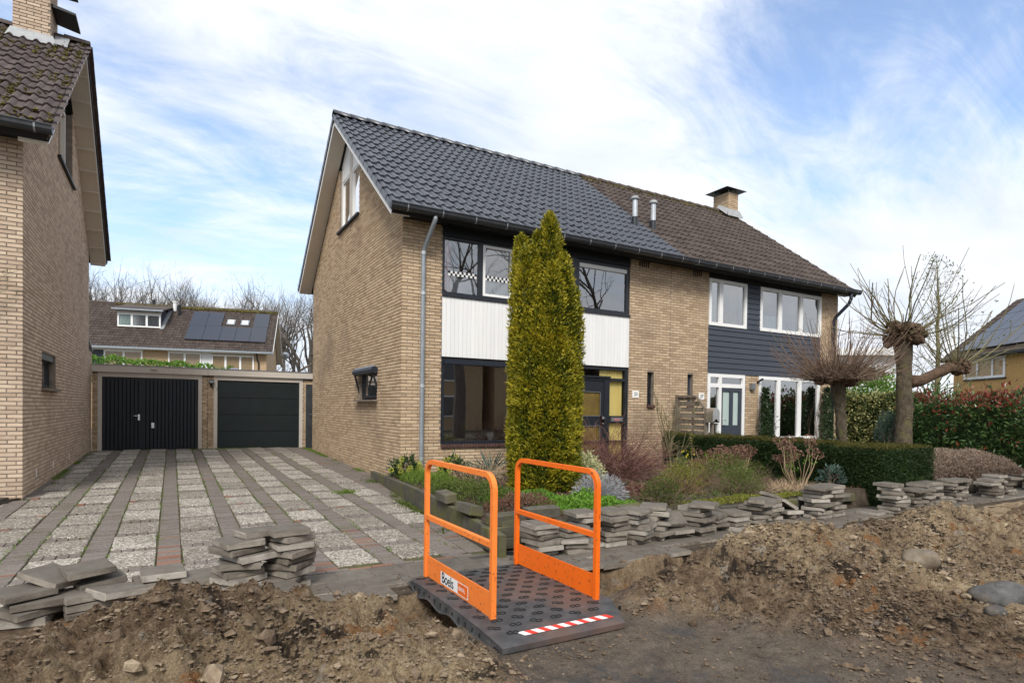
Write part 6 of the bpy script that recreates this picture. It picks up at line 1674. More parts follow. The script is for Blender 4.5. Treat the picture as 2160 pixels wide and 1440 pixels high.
cover('low_shrub', 'trailing olive green shrub spilling over the garden wall', 'shrub', .05, -3.2, .55, 1.35, .26, 6500, 'leaf_mid', .038, .016, .40, .5)
cover('low_shrub', 'brownish trailing plants in the garden corner beside the left rail', 'shrub', .1, -4.35, .55, .6, .24, 3000, 'leaf_dead', .034, .014, .4, .4)
cover('grass_patch', 'grass and weeds along the top of the garden wall', 'grass', .18, -1.0, .42, 1.2, .16, 3500, 'leaf_grass', .10, .009, .5, 1.2, kind='stuff')
cover('dry_weeds', 'dry straw-coloured weeds below the living room window', 'plant', .95, -1.6, .85, .8, .32, 1600, 'dry_grass', .13, .005, .35, .9)
def spirea(label, c, r, n=2300, mat='leaf_mid', rn0=.55, tw='shoot'):
    r = r * .84
    t = thing('spirea_bush', label, 'shrub', (c[0], c[1], 0)); g = G(); twig_bush(g, (c[0], c[1], gsoil(c[0], c[1]) - .02), 80, r * 1.45, .85, .0042, .7, .3, 3, 4, r * .35, 4); g.build('twigs', tw, t)
    n = int(n * .95)
    d = nrm(RNG.normal(size=(n, 3))); d[:, 2] = np.abs(d[:, 2]); k = RNG.random(n) ** .4
    P = np.c_[c[0], c[1], .05] + d * k[:, None] * np.array([r * 1.1, r * 1.1, r * 1.25]); g = G()
    add_leaves(g, P, d + RNG.normal(0, .6, (n, 3)), .026, .016, rn0 + .25 * (k - .7) + RNG.normal(0, .2, n)); g.build('foliage', mat, t)
spirea('loose yellow-green spirea bush right of the red twigs', (3.9, -3.3), .46, 2600, 'leaf_yellowgreen', .45)
spirea('loose green spirea bush in the middle of the front garden', (4.6, -3.55), .52, 3000, 'leaf_mid', .6)
spirea('loose spirea bush beside the thin stake', (3.15, -3.9), .42, 1500, 'leaf_yellowgreen', .4, 'shoot_red')
spirea('low olive bush in front of the middle of the garden', (3.9, -4.45), .40, 2100, 'leaf_mid', .55)
spirea('yellowish bush near the hydrangeas', (5.3, -3.5), .40, 1500, 'leaf_mid', .6, 'shoot')
spirea('low dark green bush behind the paving stacks', (2.2, -4.5), .34, 2200, 'leaf_mid', .30)
spirea('small bush beside the boundary hedge', (5.75, -2.3), .46, 2000, 'leaf_yellowgreen', .45)
cover('low_shrub', 'dark wine-brown leaf litter around a low shrub', 'shrub', 2.75, -3.7, .6, .45, .16, 2600, 'leaf_dead', .035, .022, .4, .6)
cover('moss_patch', 'yellow-green moss patch at the garden edge behind the stacks', 'moss', 3.6, -4.9, 1.5, .22, .03, 3000, 'leaf_yellowgreen', .03, .02, .4, .9, kind='stuff')
# tall bare multi-stem shrub by the screen
t = thing('bare_shrub', 'tall bare shrub of thin olive stems in front of the wooden screen', 'shrub', (6.1, -.75, 0)); g = G()
twig_bush(g, (6.1, -.75, -.02), 15, 1.75, .28, .013, 1.0, -.05, 5, 5, .07, 5); g.build('stems', 'shoot_olive', t)
# hydrangeas
def hydrangea(label, c, n, h):
    t = thing('hydrangea', label, 'shrub', (c[0], c[1], 0)); gs = G(); gf = G(); gl = G()
    for q in range(n):
        a = RNG.random() * 6.283; s = RNG.uniform(.1, .42); e = np.array([c[0] + math.cos(a) * s * 1.25, c[1] + math.sin(a) * s, h * RNG.uniform(.55, 1.08)]); b = np.array([c[0] + math.cos(a) * s * .3, c[1] + math.sin(a) * s * .3, 0])
        m_ = (b + e) / 2 + np.array([math.cos(a) * .04, math.sin(a) * .04, 0]) + RNG.normal(0, .025, 3); gs.tube([b, m_, e], [.0075, .0065, .005], 5, rnd=RNG.random())
        k = 60; d = nrm(RNG.normal(size=(k, 3)) * np.array([1, 1, .7])); add_leaves(gf, e + d * np.array([.08, .08, .052]), d + RNG.normal(0, .4, (k, 3)), .034, .030, .45 + RNG.normal(0, .22, k))
        k = 5; d = nrm(RNG.normal(size=(k, 3)) + np.array([0, 0, .3])); add_leaves(gl, b + (e - b) * RNG.uniform(.45, .95, (k, 1)), d, .055, .03, RNG.random(k))
    gs.build('stems', 'dry_grass', t); gf.build('flower_heads', 'leaf_brown', t, kind='stuff'); gl.build('buds', 'leaf_bright', t, kind='stuff')
hydrangea('hydrangea with crowded faded brown flower heads before the hedge', (5.55, -3.05), 20, .62)
hydrangea('hydrangea clump with brown heads, left of the tallest one', (5.0, -2.75), 14, .58)
hydrangea('tall hydrangea with few pale stems near the hedge block', (5.75, -4.15), 16, .80)
t = thing('dry_grass_tuft', 'straw-coloured dry grass tuft beside the leaning tiles', 'grass', (4.95, -4.5, 0)); g = G(); n = 900
d = nrm(RNG.normal(size=(n, 3)) * np.array([1, 1, .5]) + np.array([0, 0, .45])); add_leaves(g, np.c_[4.95, -4.5, .02] + RNG.normal(0, .13, (n, 3)) * np.array([1.6, 1, .1]), d, .25, .007, RNG.random(n), .1); g.build('blades', 'dry_grass', t)
for lab, x, y in (('yellow daffodil clump beside the bare stems', 6.05, -1.15), ('daffodil clump among the spirea bushes', 5.2, -2.2)):
    t = thing('daffodil', lab, 'flower', (x, y, 0)); g = G(); n = 22; d = nrm(RNG.normal(size=(n, 3)) * .3 + np.array([0, 0, 1])); add_leaves(g, np.c_[x, y, .0] + RNG.normal(0, .05, (n, 3)) * np.array([1, 1, 0]), d, .42, .014, RNG.random(n), .1); g.build('leaves', 'leaf_bluegreen', t)
    g = G(); 
    for q in range(3):
        p = np.array([x + RNG.normal(0, .08), y + RNG.normal(0, .08), .40 + RNG.random() * .06]); dd = nrm(np.c_[np.cos(np.arange(6)), np.full(6, -.6), np.sin(np.arange(6))]); add_leaves(g, np.repeat(p[None], 6, 0), dd, .035, .02, .7)
    g.build('petals', 'petal_yellow', t)
t = thing('young_sapling', 'thin upright sapling with small leaves before the bushes', 'plant', (3.25, -4.05, 0)); g = G(); g.tube([(3.25, -4.05, 0), (3.27, -4.04, .4), (3.24, -4.06, .95)], [.006, .005, .003], 5); g.build('stem', 'shoot', t)
n = 60; g = G(); z = RNG.uniform(.62, .98, n); add_leaves(g, np.c_[np.full(n, 3.25), np.full(n, -4.05), z] + RNG.normal(0, .02, (n, 3)), RNG.normal(size=(n, 3)), .03, .02, RNG.random(n)); g.build('foliage', 'leaf_yellowgreen', t)
shrub('rhododendron', 'small grey-green leafy bush against the hedge block', 'shrub', (6.05, -4.55, .14), (.20, .20, .30), 260, 'leaf_bluegreen', .085, .03, rn0=.5)
# leaf litter and small weeds over the beds (uncountable)
n = 9000; x = RNG.uniform(-.7, 6.5, n); y = RNG.uniform(-5.0, -.1, n); ok = x > wall_line_x(y) + .08; x, y = x[ok], y[ok]
m1 = fbm(x * .9, y * .9, 88, 3) > 0
for msk, mat in ((m1, 'leaf_mid'), (~m1, 'leaf_dead')):
    g = G(); P = np.c_[x[msk], y[msk], gsoil(x[msk], y[msk]) + .012]; add_leaves(g, P, RNG.normal(0, .8, P.shape) + np.array([0, 0, .5]), .045, .02, RNG.random(len(P))); g.build('leaf_litter', mat, kind='stuff')
# moss and weeds in driveway joints and along the walls
n = 15000; side = RNG.random(n)
x = np.where(side < .30, -.04 - np.abs(RNG.normal(0, .07, n)), np.where(side < .5, -5.57 + np.abs(RNG.normal(0, .06, n)), np.where(side < .62, RNG.uniform(-5.4, .2, n), -4.45 + .633 * RNG.integers(-1, 6, n) + np.where(RNG.random(n) < .5, 0, .225) + RNG.normal(0, .012, n))))
y = np.where(side < .30, RNG.uniform(.8, 8.8, n), np.where(side < .5, RNG.uniform(.8, 8.8, n), np.where(side < .62, 9.25 - np.abs(RNG.normal(0, .12, n)), RNG.uniform(-4.8, 9, n))))
ok = (fbm(x * 1.6, y * 1.2, 93, 3) > -.03) & (x < wall_line_x(y)); x, y = x[ok], y[ok]
g = G(); P = np.c_[x, y, gz(y) + .002]; add_leaves(g, P, RNG.normal(0, .5, P.shape) + np.array([0, 0, .8]), .032, .010, RNG.random(len(P))); g.build('joint_weeds', 'leaf_grass', kind='stuff')
n = 420; bx, by = -1.13 , -.55
g = G(); x = bx + RNG.normal(0, .09, n); y = by + RNG.normal(0, .07, n); add_leaves(g, np.c_[x, y, gz(y)], RNG.normal(0, .6, (n, 3)) + np.array([0, 0, .7]), .06, .008, RNG.random(n)); g.build('grass_tuft', 'leaf_grass', label='small green grass tuft growing between the driveway slabs', cat='grass')
y = RNG.uniform(-5.0, 1.0, 2600); x = wall_line_x(y) - np.abs(RNG.normal(0, .10, 2600)) - .02; ok = (fbm(x * 2, y * 2, 17, 3) > .06); x, y = x[ok], y[ok]
g = G(); add_leaves(g, np.c_[x, y, gz(y)], RNG.normal(0, .6, (len(x), 3)) + np.array([0, 0, .6]), .035, .016, RNG.random(len(x))); g.build('wall_weeds', 'leaf_mid', kind='stuff')
# laurel row behind the garages
t = thing('laurel_row', 'row of bright laurel leaves showing above the left garage roof', 'hedge', (-4.4, 16.2, 0)); g = G(); n = 2600
x = RNG.uniform(-6.5, -1.6, n); top = 3.02 - .05 * (x + 6.5) + fbm(x * 2, x * 0, 31, 3) * .35; P = np.c_[x, 16.2 + RNG.normal(0, .2, n), top - RNG.random(n) ** 2 * 1.0]
add_leaves(g, P, RNG.normal(0, .7, (n, 3)) + np.array([0, -.3, .5]), .15, .055, .55 + RNG.normal(0, .25, n)); g.build('foliage', 'leaf_bright', t)
g = G(); 
for q in range(16): g.tube([(-6.4 + q * .3, 16.2, -.2), (-6.4 + q * .3 + RNG.normal(0, .1), 16.2, 2.7)], [.03, .012], 5)
g.build('stems', 'shoot', t)
# bare climber at the left house
t = thing('bare_climber', 'bare twigs of a climber on the front of the left house', 'plant', (-6.1, .5, 0)); g = G()
g.tube([(-6.3, .52, -.1), (-6.25, .5, 1.2), (-6.15, .45, 2.4), (-6.05, .40, 3.2)], [.022, .02, .014, .007], 6)
twig_bush(g, (-6.08, .40, 2.85), 26, .75, .5, .0055, .35, .3, 4, 3, .06, 5); twig_bush(g, (-6.2, .45, 2.0), 10, .5, .5, .004, .2, .5, 3, 2, .05, 4); g.build('twigs', 'shoot_olive', t)

# wood edge behind the terrace: individual bare trees
tree_protos = []
for v in range(4):
    t = thing('bare_tree', 'x', 'tree', (0, 0, 0)); g = G(); P = [np.array([0, 0, -.3])]; d = np.array([0, 0, 1.0])
    for s in range(6): d = nrm(d + RNG.normal(0, .05, 3) * np.array([1, 1, 0])); P.append(P[-1] + d * 1.15)
    g.tube(P, np.linspace(.24, .15, 7), 7)
    for q in range(4): grow(g, P[-1 - q // 2], nrm(RNG.normal(0, .45, 3) + np.array([0, 0, 1.0])), 2.7, .14, 1, 6, (2, 4), .74, .5, .10, .08, None)
    for q in range(5): a = RNG.random() * 6.283; grow(g, P[2 + q // 2], nrm(np.array([math.cos(a), math.sin(a), .7])), 1.7, .05, 3, 6, (2, 3), .74, .45, .12, .08, None)
    g.build('branches', 'far_bark', t); tree_protos.append(t)
k = 0
spots = [(-18.5, 58), (-15.8, 57), (-11.6, 56), (-9.8, 57), (-6.0, 55), (-4.0, 56), (-2.2, 56), (-.3, 57), (1.5, 55), (-17, 63), (-14.5, 60), (-12.5, 64), (-10.8, 60), (-8.8, 63), (-7.0, 59), (-5.0, 62), (-3.2, 60), (-1.2, 63), (.6, 58), (2.4, 61), (4.0, 56), (5.2, 60), (6.3, 54), (7.4, 58), (8.3, 52), (9.4, 56), (10.6, 53), (12, 57), (4.8, 52), (7.0, 49)]
ordn = ['first', 'second', 'third', 'fourth', 'fifth', 'sixth', 'seventh', 'eighth', 'ninth', 'tenth', 'eleventh', 'twelfth', 'thirteenth', 'fourteenth', 'fifteenth', 'sixteenth', 'seventeenth', 'eighteenth', 'nineteenth', 'twentieth', 'twenty-first', 'twenty-second', 'twenty-third', 'twenty-fourth', 'twenty-fifth', 'twenty-sixth', 'twenty-seventh', 'twenty-eighth', 'twenty-ninth', 'thirtieth']
from math import atan2 as _at
spots.sort(key=lambda s: _at(s[0] + 3.69, s[1] + 10.58))
for i, (x, y) in enumerate(spots):
    M_ = TRS((x, y, -.2), random.random() * 6.28) @ Matrix.Scale(random.uniform(.90, 1.06) * (1.0 + .006 * (y - 55)), 4)
    lab = f'bare woodland tree behind the terrace, {ordn[i]} from the left'
    if i < 4: t = tree_protos[i]; t.matrix_basis = M_; WM[t] = M_; tag(t, lab, None, 'bare trees of the wood edge')
    else: copy_tree(tree_protos[i % 4], M_, label=lab, group='bare trees of the wood edge')
# across the street (seen in the window reflections)
t = thing('street_tree', 'large bare tree across the street, mirrored in the upper windows', 'tree', (19.0, -19, 0)); g = G()
g.tube([(19.0, -19, -.3), (19.1, -19, 2.4), (18.9, -19.1, 5)], [.42, .34, .30], 10)
for q in range(7): a = q * .9; grow(g, np.array([18.9, -19.1, 4.2 + q * .15]), nrm(np.array([math.cos(a), math.sin(a), .75])), 3.6, .2, 1, 6, (2, 3), .76, .42, .13, .04, None)
g.build('branches', 'far_bark', t)
t = thing('street_tree', 'second bare tree across the street, mirrored in the left window', 'tree', (9.5, -18, 0)); g = G()
g.tube([(9.5, -18, -.3), (9.6, -18, 2.4), (9.4, -18.1, 5)], [.36, .3, .25], 10)
for q in range(6): a = q * 1.1; grow(g, np.array([9.4, -18.1, 4.2 + q * .15]), nrm(np.array([math.cos(a), math.sin(a), .8])), 3.3, .18, 1, 6, (2, 3), .76, .42, .13, .04, None)
g.build('branches', 'far_bark', t)
for i, x0 in enumerate((3.0, 17.0)):
    t = thing('opposite_house', ('brick house across the street mirrored in the living room window', 'second brick house across the street, mirrored further right')[i], 'house', (x0 + 6, -31, 0))
    g = G(); g.box((x0, -36, -.3), (x0 + 13, -28, 5.0)); g.build('wall', 'brick_far', t)
    g = G(); g.obox((x0 - .3, -27.6, 4.8), (13.6, 0, 0), (0, -4.4, 3.4), (0, 0, .15)); g.obox((x0 - .3, -36.4, 4.8), (13.6, 0, 0), (0, 4.4, 3.4), (0, 0, .15)); g.build('roof', 'tile_brown', t)
    for (u0, u1, z0, z1) in ((1, 3.2, 3.2, 4.5), (4.2, 5.2, 3.2, 4.5), (5.8, 6.8, 3.2, 4.5), (8.5, 11.5, 3.2, 4.5), (1, 4, .7, 2.2), (8, 11, .7, 2.2)):
        g = G(); g.box((x0 + u0, -28.0, z0), (x0 + u1, -27.93, z1)); w_ = g.build('window', 'white_paint', t)
        g = G(); g.quad((x0 + u0 + .1, -27.92, z0 + .1), (x0 + u1 - .1, -27.92, z0 + .1), (x0 + u1 - .1, -27.92, z1 - .1), (x0 + u0 + .1, -27.92, z1 - .1)); g.build('pane', 'solar', w_)

# ================================================================== garden wall, screen
gw_ = thing('garden_wall', 'low weathered garden wall of dark concrete blocks beside the driveway', 'wall', (-.5, -2, -.2))
def wall_top(y): return float(np.interp(y, [-5.4, -4.4, -2.8, 1.2], [.02, .06, .10, .02]))
ny_ = 6
for i in range(ny_):
    ya, yb_ = 1.2 - i * 1.0917, 1.2 - (i + 1) * 1.0917 + .012
    xa, xb = float(wall_line_x(ya)), float(wall_line_x(yb_)); za, zb_ = wall_top(ya), wall_top(yb_)
    g = G(); w_ = .085; j = random.uniform(-.003, .003)
    g.add([(xa + j, ya, -.35), (xb + j, yb_, -.35), (xb + j + w_, yb_, -.35), (xa + j + w_, ya, -.35), (xa + j, ya, za), (xb + j, yb_, zb_), (xb + j + w_, yb_, zb_), (xa + j + w_, ya, za)], BOXQ[:, ::-1], rnd=random.random())
    g.build('kerb_stone', 'palisade', gw_)
blk = [bevel_box('wall_block', .42, .16, .115, .008, 'palisade', rnd=i / 4, jit=.004) for i in range(5)]
lin = math.atan2(-6.6, -.62)
for (x, y, z, rz, rx) in ((-.62, -3.55, .17, lin, .10), (-.68, -4.35, .14, lin + .12, -.22), (-.55, -4.9, .06, lin, 0), (-.60, -5.05, -.12, 0, 0), (-.18, -5.07, -.12, 0, 0), (-.62, -5.04, .0, .04, 0), (-.20, -5.05, .0, -.03, 0), (-.55, -5.0, .118, .1, .04), (.0, -4.86, .13, -.08, .05), (.26, -5.06, -.12, 0, 0), (.26, -5.04, .0, .02, 0),
                          (.70, -5.06, -.03, 0, 0), (1.14, -5.05, -.02, .03, 0), (1.20, -5.0, .09, .06, .06), (1.58, -5.06, -.03, 0, 0), (2.02, -5.06, -.02, -.02, 0), (2.46, -5.06, -.03, 0, 0), (2.90, -5.06, -.02, .03, 0), (3.34, -5.06, -.02, 0, 0), (3.78, -5.06, -.03, 0, 0), (4.22, -5.06, -.02, 0, 0), (4.66, -5.06, -.02, 0, 0), (5.10, -5.06, -.02, .02, 0), (5.54, -5.06, -.02, 0, 0)):
    ob('wall_block', random.choice(blk), gw_, TRS((x, y, z), rz, rx))
sc_ = thing('wooden_screen', 'weathered grey wooden privacy screen with a slanted corner by the boundary', 'screen', (6.8, -.7, 0))
def scr_top(y): return 1.67 if y > -.80 else 1.67 - (-.80 - y) / .34 * .34
FXs = Fr((6.8, 0, 0), (0, -1, 0), (-1, 0, 0))
for (a, b) in ((.18, .25), (1.08, 1.15)):
    g = G(); FXs.box(g, a, b, -.1, scr_top(-(a + b) / 2) + .02, -.02, .06, random.random()); g.build('post', 'wood_grey', sc_)
g = G(); FXs.box(g, .25, .80, 1.63, 1.68, -.015, .05); o = FXs.p(.80, 1.63, -.015); g.obox(o, (0, -.34, -.34), (.065, 0, 0), (0, .0, .05)); g.build('top_rail', 'wood_grey', sc_)
z = .06; k = 0
while z < 1.58:
    y1 = min(1.08, .80 + max(0, (1.62 - (z + .11))))
    if y1 > .3:
        n = 7; u = np.linspace(.25, y1, n); off = .02 + .018 * (1 if k % 2 else -1) * np.sin((u - .25) / .83 * math.pi * 2)
        g = G(); V = [FXs.p(a, zz_, b + dd) for zz_ in (z, z + .105) for dd in (0, .012) for a, b in zip(u, off)]
        i = np.arange(n - 1); g.add(V, np.concatenate([np.stack([i, i + 1, i + 2 * n + 1, i + 2 * n], -1), np.stack([i + n, i + n + 1, i + 3 * n + 1, i + 3 * n], -1)[:, ::-1], np.stack([i + 2 * n, i + 2 * n + 1, i + 3 * n + 1, i + 3 * n], -1), np.stack([i, i + 1, i + n + 1, i + n], -1)[:, ::-1]]), rnd=random.random())
        g.build('slat', 'wood_grey', sc_)
    z += .137; k += 1
g = G(); FXs.box(g, .66, .70, .05, 1.6, .045, .07); g.build('batten', 'wood_grey', sc_)
mbx = thing('mailbox', 'rounded silver mailbox at the end of the wooden screen', 'mailbox', (6.85, -1.22, 0))
g = G(); an = np.linspace(0, math.pi, 9); prof = [(-.11, .0)] + [(-.11 * math.cos(a), .22 + .11 * math.sin(a)) for a in an] + [(.11, .0)]
V = [(6.86 + a, y, 1.06 + b) for y in (-1.36, -1.16) for a, b in prof]; k = len(prof); i = np.arange(k - 1)
g.add(V, np.stack([i, i + 1, i + k + 1, i + k], -1)); g.add(V[:k] + [(6.86, -1.36, 1.15)], None, [(j + 1, j, k) for j in range(k - 1)]); g.add(V[k:] + [(6.86, -1.16, 1.15)], None, [(j, j + 1, k) for j in range(k - 1)])
g.build('box', 'chrome', mbx); g = G(); g.box((6.83, -1.28, -.05), (6.89, -1.22, 1.08)); g.build('post', 'wood_grey', mbx)

# ================================================================== paving tile stacks
TS, TH = .298, .056
tv = [bevel_box('paving_tile', TS, TS, TH - .004, .006, 'concrete_top', rnd=i / 9, jit=.0042, mat_side='concrete_side') for i in range(10)]
tvh = [bevel_box('paving_tile', TS, TS * .66, TH - .004, .006, 'concrete_top', rnd=i / 4, jit=.0042, mat_side='concrete_side') for i in range(4)]
ORD = ['topmost', 'second', 'third', 'fourth', 'fifth', 'sixth', 'seventh', 'eighth', 'ninth', 'tenth', 'eleventh', 'twelfth']
def stack(x, y, n, desc, rz=0.0, jit=.07, jr=.2, z0=-.2, half_top=False, grp=None):
    for i in range(n):
        k = n - 1 - i
        nm = 'topmost tile of' if k == 0 else f'{ORD[k]} tile from the top of'
        h = half_top and k == 0
        me_ = random.choice(tvh if h else tv)
        ob('paving_tile', me_, None, TRS((x + random.gauss(0, jit * .45), y + random.gauss(0, jit * .45), z0 + TH * (i + .5) + .0006 * i), rz + random.gauss(0, jr), random.gauss(0, .006), random.gauss(0, .006)),
           label=f'{nm} {desc}', cat='paving tile', group='lifted concrete paving tiles')
def tile(loc, rz, rx, ry, label, half=False):
    ob('paving_tile', random.choice(tvh if half else tv), None, TRS(loc, rz, rx, ry), label=label, cat='paving tile', group='lifted concrete paving tiles')
stack(-3.20, -5.42, 8, 'the left column of the driveway stack', .45, .05, .25)
stack(-2.84, -5.40, 9, 'the right column of the driveway stack', .5, .05, .25)
stack(-2.97, -5.76, 2, 'the low pair in front of the driveway stack', .3, .03, .1)
tile((-3.08, -5.38, .278), .35, .02, .0, 'short tile lying on the left column of the driveway stack', True)
stack(-3.74, -5.26, 4, 'the small pile at the driveway edge, left part', .15, .03, .1)
stack(-3.50, -5.30, 3, 'the small pile at the driveway edge, right part', .4, .03, .1)
stack(-4.52, -5.42, 4, 'the toppled pile at the left edge, left part', .35, .06, .3)
stack(-4.20, -5.36, 3, 'the toppled pile at the left edge, right part', .2, .06, .3)
tile((-4.42, -5.26, .06), 1.0, .28, .06, 'tilted tile on top of the toppled pile at the left edge')
tile((-4.16, -5.20, -.01), .35, .06, -.08, 'loose tile leaning at the back of the toppled pile')
tile((-4.02, -5.48, -.04), .5, -.05, .06, 'front right loose tile on the toppled pile')
tile((-4.22, -5.25, .085), .3, .02, -.05, 'highest flat tile of the toppled pile at the left edge')
RS = [(-.36, -5.38, 6, 'the first stack right of the orange ramp', .1), (.02, -5.42, 5, 'the second stack right of the orange ramp', -.1), (.30, -5.26, 7, 'the stack behind the second one right of the ramp', .05),
      (.62, -5.36, 7, 'the third stack right of the orange ramp', -.05), (.94, -5.40, 7, 'the stack with the large skewed tile on top', .5), (1.27, -5.36, 7, 'the stack left of the small leaning tile', .6), (1.56, -5.38, 2, 'the low pile carrying the small leaning tile', .1),
      (1.93, -5.38, 7, 'the stack right of the small leaning tile', .2), (2.30, -5.30, 4, 'the low stack before the moss patch, left one', .05), (2.63, -5.34, 4, 'the low stack before the moss patch, right one', .1),
      (3.02, -5.40, 6, 'the double stack by the leaning tiles, left column', .25), (3.36, -5.32, 6, 'the double stack by the leaning tiles, right column', .15), (3.74, -5.36, 3, 'the pile under the two leaning tiles', .1),
      (4.42, -5.36, 8, 'the tall double stack by the hedge, left column', .1), (4.76, -5.32, 8, 'the tall double stack by the hedge, right column', .05),
      (5.86, -5.62, 8, 'the tall single stack before the hedge block', .15), (6.50, -5.62, 6, 'the stepped stacks by the hedge block, first column', .1), (6.84, -5.56, 7, 'the stepped stacks by the hedge block, second column', .2), (7.2, -5.50, 7, 'the stepped stacks by the hedge block, third column', -.1),
      (8.0, -5.46, 7, 'the stack in front of the dry hedge, left column', .1), (8.36, -5.42, 7, 'the stack in front of the dry hedge, right column', .2), (9.4, -5.48, 6, 'the far stacks before the dry hedge, first column', .1), (9.76, -5.42, 7, 'the far stacks before the dry hedge, second column', .1),
      (10.2, -5.40, 6, 'the far stacks before the dry hedge, third column', .05), (11.4, -5.5, 7, 'the farthest stack at the right edge, left column', .1), (11.8, -5.4, 8, 'the farthest stack at the right edge, right column', .1)]
for (x, y, n, d, rz) in RS: stack(x, y, n, d, rz)
tile((1.55, -5.40, .02), .1, .75, .1, 'small tile leaning on the low pile between two stacks', True)
tile((3.62, -5.24, .105), -.05, .05, .48, 'upper of the two leaning tiles')
tile((3.72, -5.30, .045), -.05, .05, .46, 'lower of the two leaning tiles')
tile((2.98, -5.46, .145), .55, .02, .02, 'short tile lying crosswise on the double stack', True)
tile((5.45, -5.55, -.175), .1, 0, 0, 'single tile flat on the pavement before the hedge block')

# ================================================================== trench bridge with two hand rails
br = thing('trench_bridge', 'black footbridge over the trench with two orange hand rails', 'footbridge', (-1.35, -6.5, -.2))
bys = np.array([-5.67, -5.76, -5.9, -6.1, -6.4, -6.7, -6.95, -7.1, -7.25, -7.36, -7.41])
bzs = np.array([-.178, -.166, -.154, -.146, -.142, -.142, -.146, -.150, -.156, -.164, -.172])
def deck_z(y): return float(np.interp(y, bys[::-1], bzs[::-1]))
XL_, XR_ = -1.915, -.735
g = G(); top = []; nxx = 9
yfine = np.linspace(-5.67, -7.41, 40)
V = []
for y in yfine:
    xr = XR_ if y > -7.0 else XR_ - (-7.0 - y) / .41 * .20
    xl = XL_ if y < -5.8 else XL_ + (y + 5.8) / .13 * .06
    for k in range(nxx): V.append((xl + (xr - xl) * k / (nxx - 1), y, deck_z(y)))
V = np.array(V); i = (np.arange(39)[:, None] * nxx + np.arange(nxx - 1)[None]).reshape(-1)
Q = np.stack([i, i + nxx, i + nxx + 1, i + 1], -1); Vb = V - np.array([0, 0, .036])
m_ = len(V); edge = []
for r_ in range(39):
    a, b = r_ * nxx, (r_ + 1) * nxx; edge.append((a, a + m_, b + m_, b)); a, b = r_ * nxx + nxx - 1, (r_ + 1) * nxx + nxx - 1; edge.append((a, b, b + m_, a + m_))
for k in range(nxx - 1): edge.append((k, k + 1, k + 1 + m_, k + m_)); a = 39 * nxx + k; edge.append((a, a + m_, a + 1 + m_, a + 1))
g.add(np.concatenate([V, Vb]), np.concatenate([Q, Q[:, ::-1] + m_, np.array(edge)])); g.build('deck', 'rubber', br)
# wavy side skirts with ribs
for sx, sgn in ((XL_, -1), (XR_, 1)):
    g = G(); ysk = np.linspace(-5.74, -7.30, 60); P1 = []; P2 = []; 
    for y in ysk:
        e = min(1, (abs(y + 5.70)) / .25, abs(y + 7.38) / .2)
        zb_ = deck_z(y) - .026 - e * (.048 + .016 * math.sin((y + 5.7) * 2 * math.pi / .42)); xx = sx + sgn * (.004 + .008 * e)
        if sgn > 0 and y < -7.0: xx -= (-7.0 - y) / .41 * .20
        P1.append((xx - sgn * .012, y, deck_z(y) - .012)); P2.append((xx, y, zb_))
    P1, P2 = np.array(P1), np.array(P2); n = len(P1); th = np.array([-sgn * .02, 0, 0]); VV = np.concatenate([P1, P2, P1 + th, P2 + th]); i = np.arange(n - 1)
    g.add(VV, np.concatenate([np.stack([i, i + 1, i + n + 1, i + n], -1), np.stack([i + 2 * n, i + 3 * n, i + 3 * n + 1, i + 2 * n + 1], -1), np.stack([i + n, i + n + 1, i + 3 * n + 1, i + 3 * n], -1)]))
    g.tube(P2 + np.array([0, 0, -.002]), .009, 6); sk = g.build('side_skirt', 'rubber', br)
    g = G()
    for y in np.arange(-5.9, -7.2, -.11): g.box((sx + sgn * .004 - .006, y - .008, deck_z(y) - .07), (sx + sgn * .004 + .006, y + .008, deck_z(y) - .024))
    g.build('skirt_ribs', 'rubber_mark', sk)
# raised tread marks: two interlocking rounded links
def ring(g, cx_, cy_, a, b, w_, h):
    pts = []
    for k in range(16):
        t_ = k / 16 * 2 * math.pi; c_, s_ = math.cos(t_), math.sin(t_)
        q = (abs(c_) ** 4 + abs(s_) ** 4) ** -.25; pts.append((c_ * q, s_ * q))
    P = np.array(pts); n = 16; O = np.c_[cx_ + P[:, 0] * a, cy_ + P[:, 1] * b, np.zeros(n)]; I = np.c_[cx_ + P[:, 0] * (a - w_), cy_ + P[:, 1] * (b - w_), np.zeros(n)]
    up = np.array([0, 0, h]); VV = np.concatenate([O, I, O + up, I + up]); i = np.arange(n); j = (i + 1) % n
    g.add(VV, np.concatenate([np.stack([i + 2 * n, j + 2 * n, j + 3 * n, i + 3 * n], -1), np.stack([i, j, j + 2 * n, i + 2 * n], -1), np.stack([j + n, i + n, i + 3 * n, j + 3 * n], -1)]))
g = G(); ring(g, -.017, .009, .025, .019, .005, .0042); ring(g, .017, -.009, .025, .019, .005, .005); tm_ = g.mesh('tread_mark', 'rubber_mark')
for r_ in range(14):
    for c in range(7):
        y = -5.80 - r_ * .111; x = XL_ + .09 + c * .165 + (.08 if r_ % 2 else 0)
        if x > XR_ - .06 - (max(0, -7.0 - y) * .6): continue
        if y < -7.20 and -1.74 < x < -.95: continue
        dz = (deck_z(y + .02) - deck_z(y - .02)) / .04
        ob('tread_mark', tm_, br, TRS((x, y, deck_z(y) + .0006), .35 if (r_ + c) % 2 else -.15, math.atan(dz)))
# warning tape
x0_, x1_, ya, yb_ = -1.725, -.985, -7.315, -7.255
nst = 14; w_ = (x1_ - x0_) / nst
for k in range(nst):
    g = G(); sh = -.03; a = x0_ + k * w_; b = a + w_
    V = [(a - sh, ya, deck_z(ya) + .003), (b - sh, ya, deck_z(ya) + .003), (b, yb_, deck_z(yb_) + .003), (a, yb_, deck_z(yb_) + .003)]
    g.quad(*V); g.build('warning_stripe', 'tape_white' if k % 2 == 0 else 'tape_red', br)
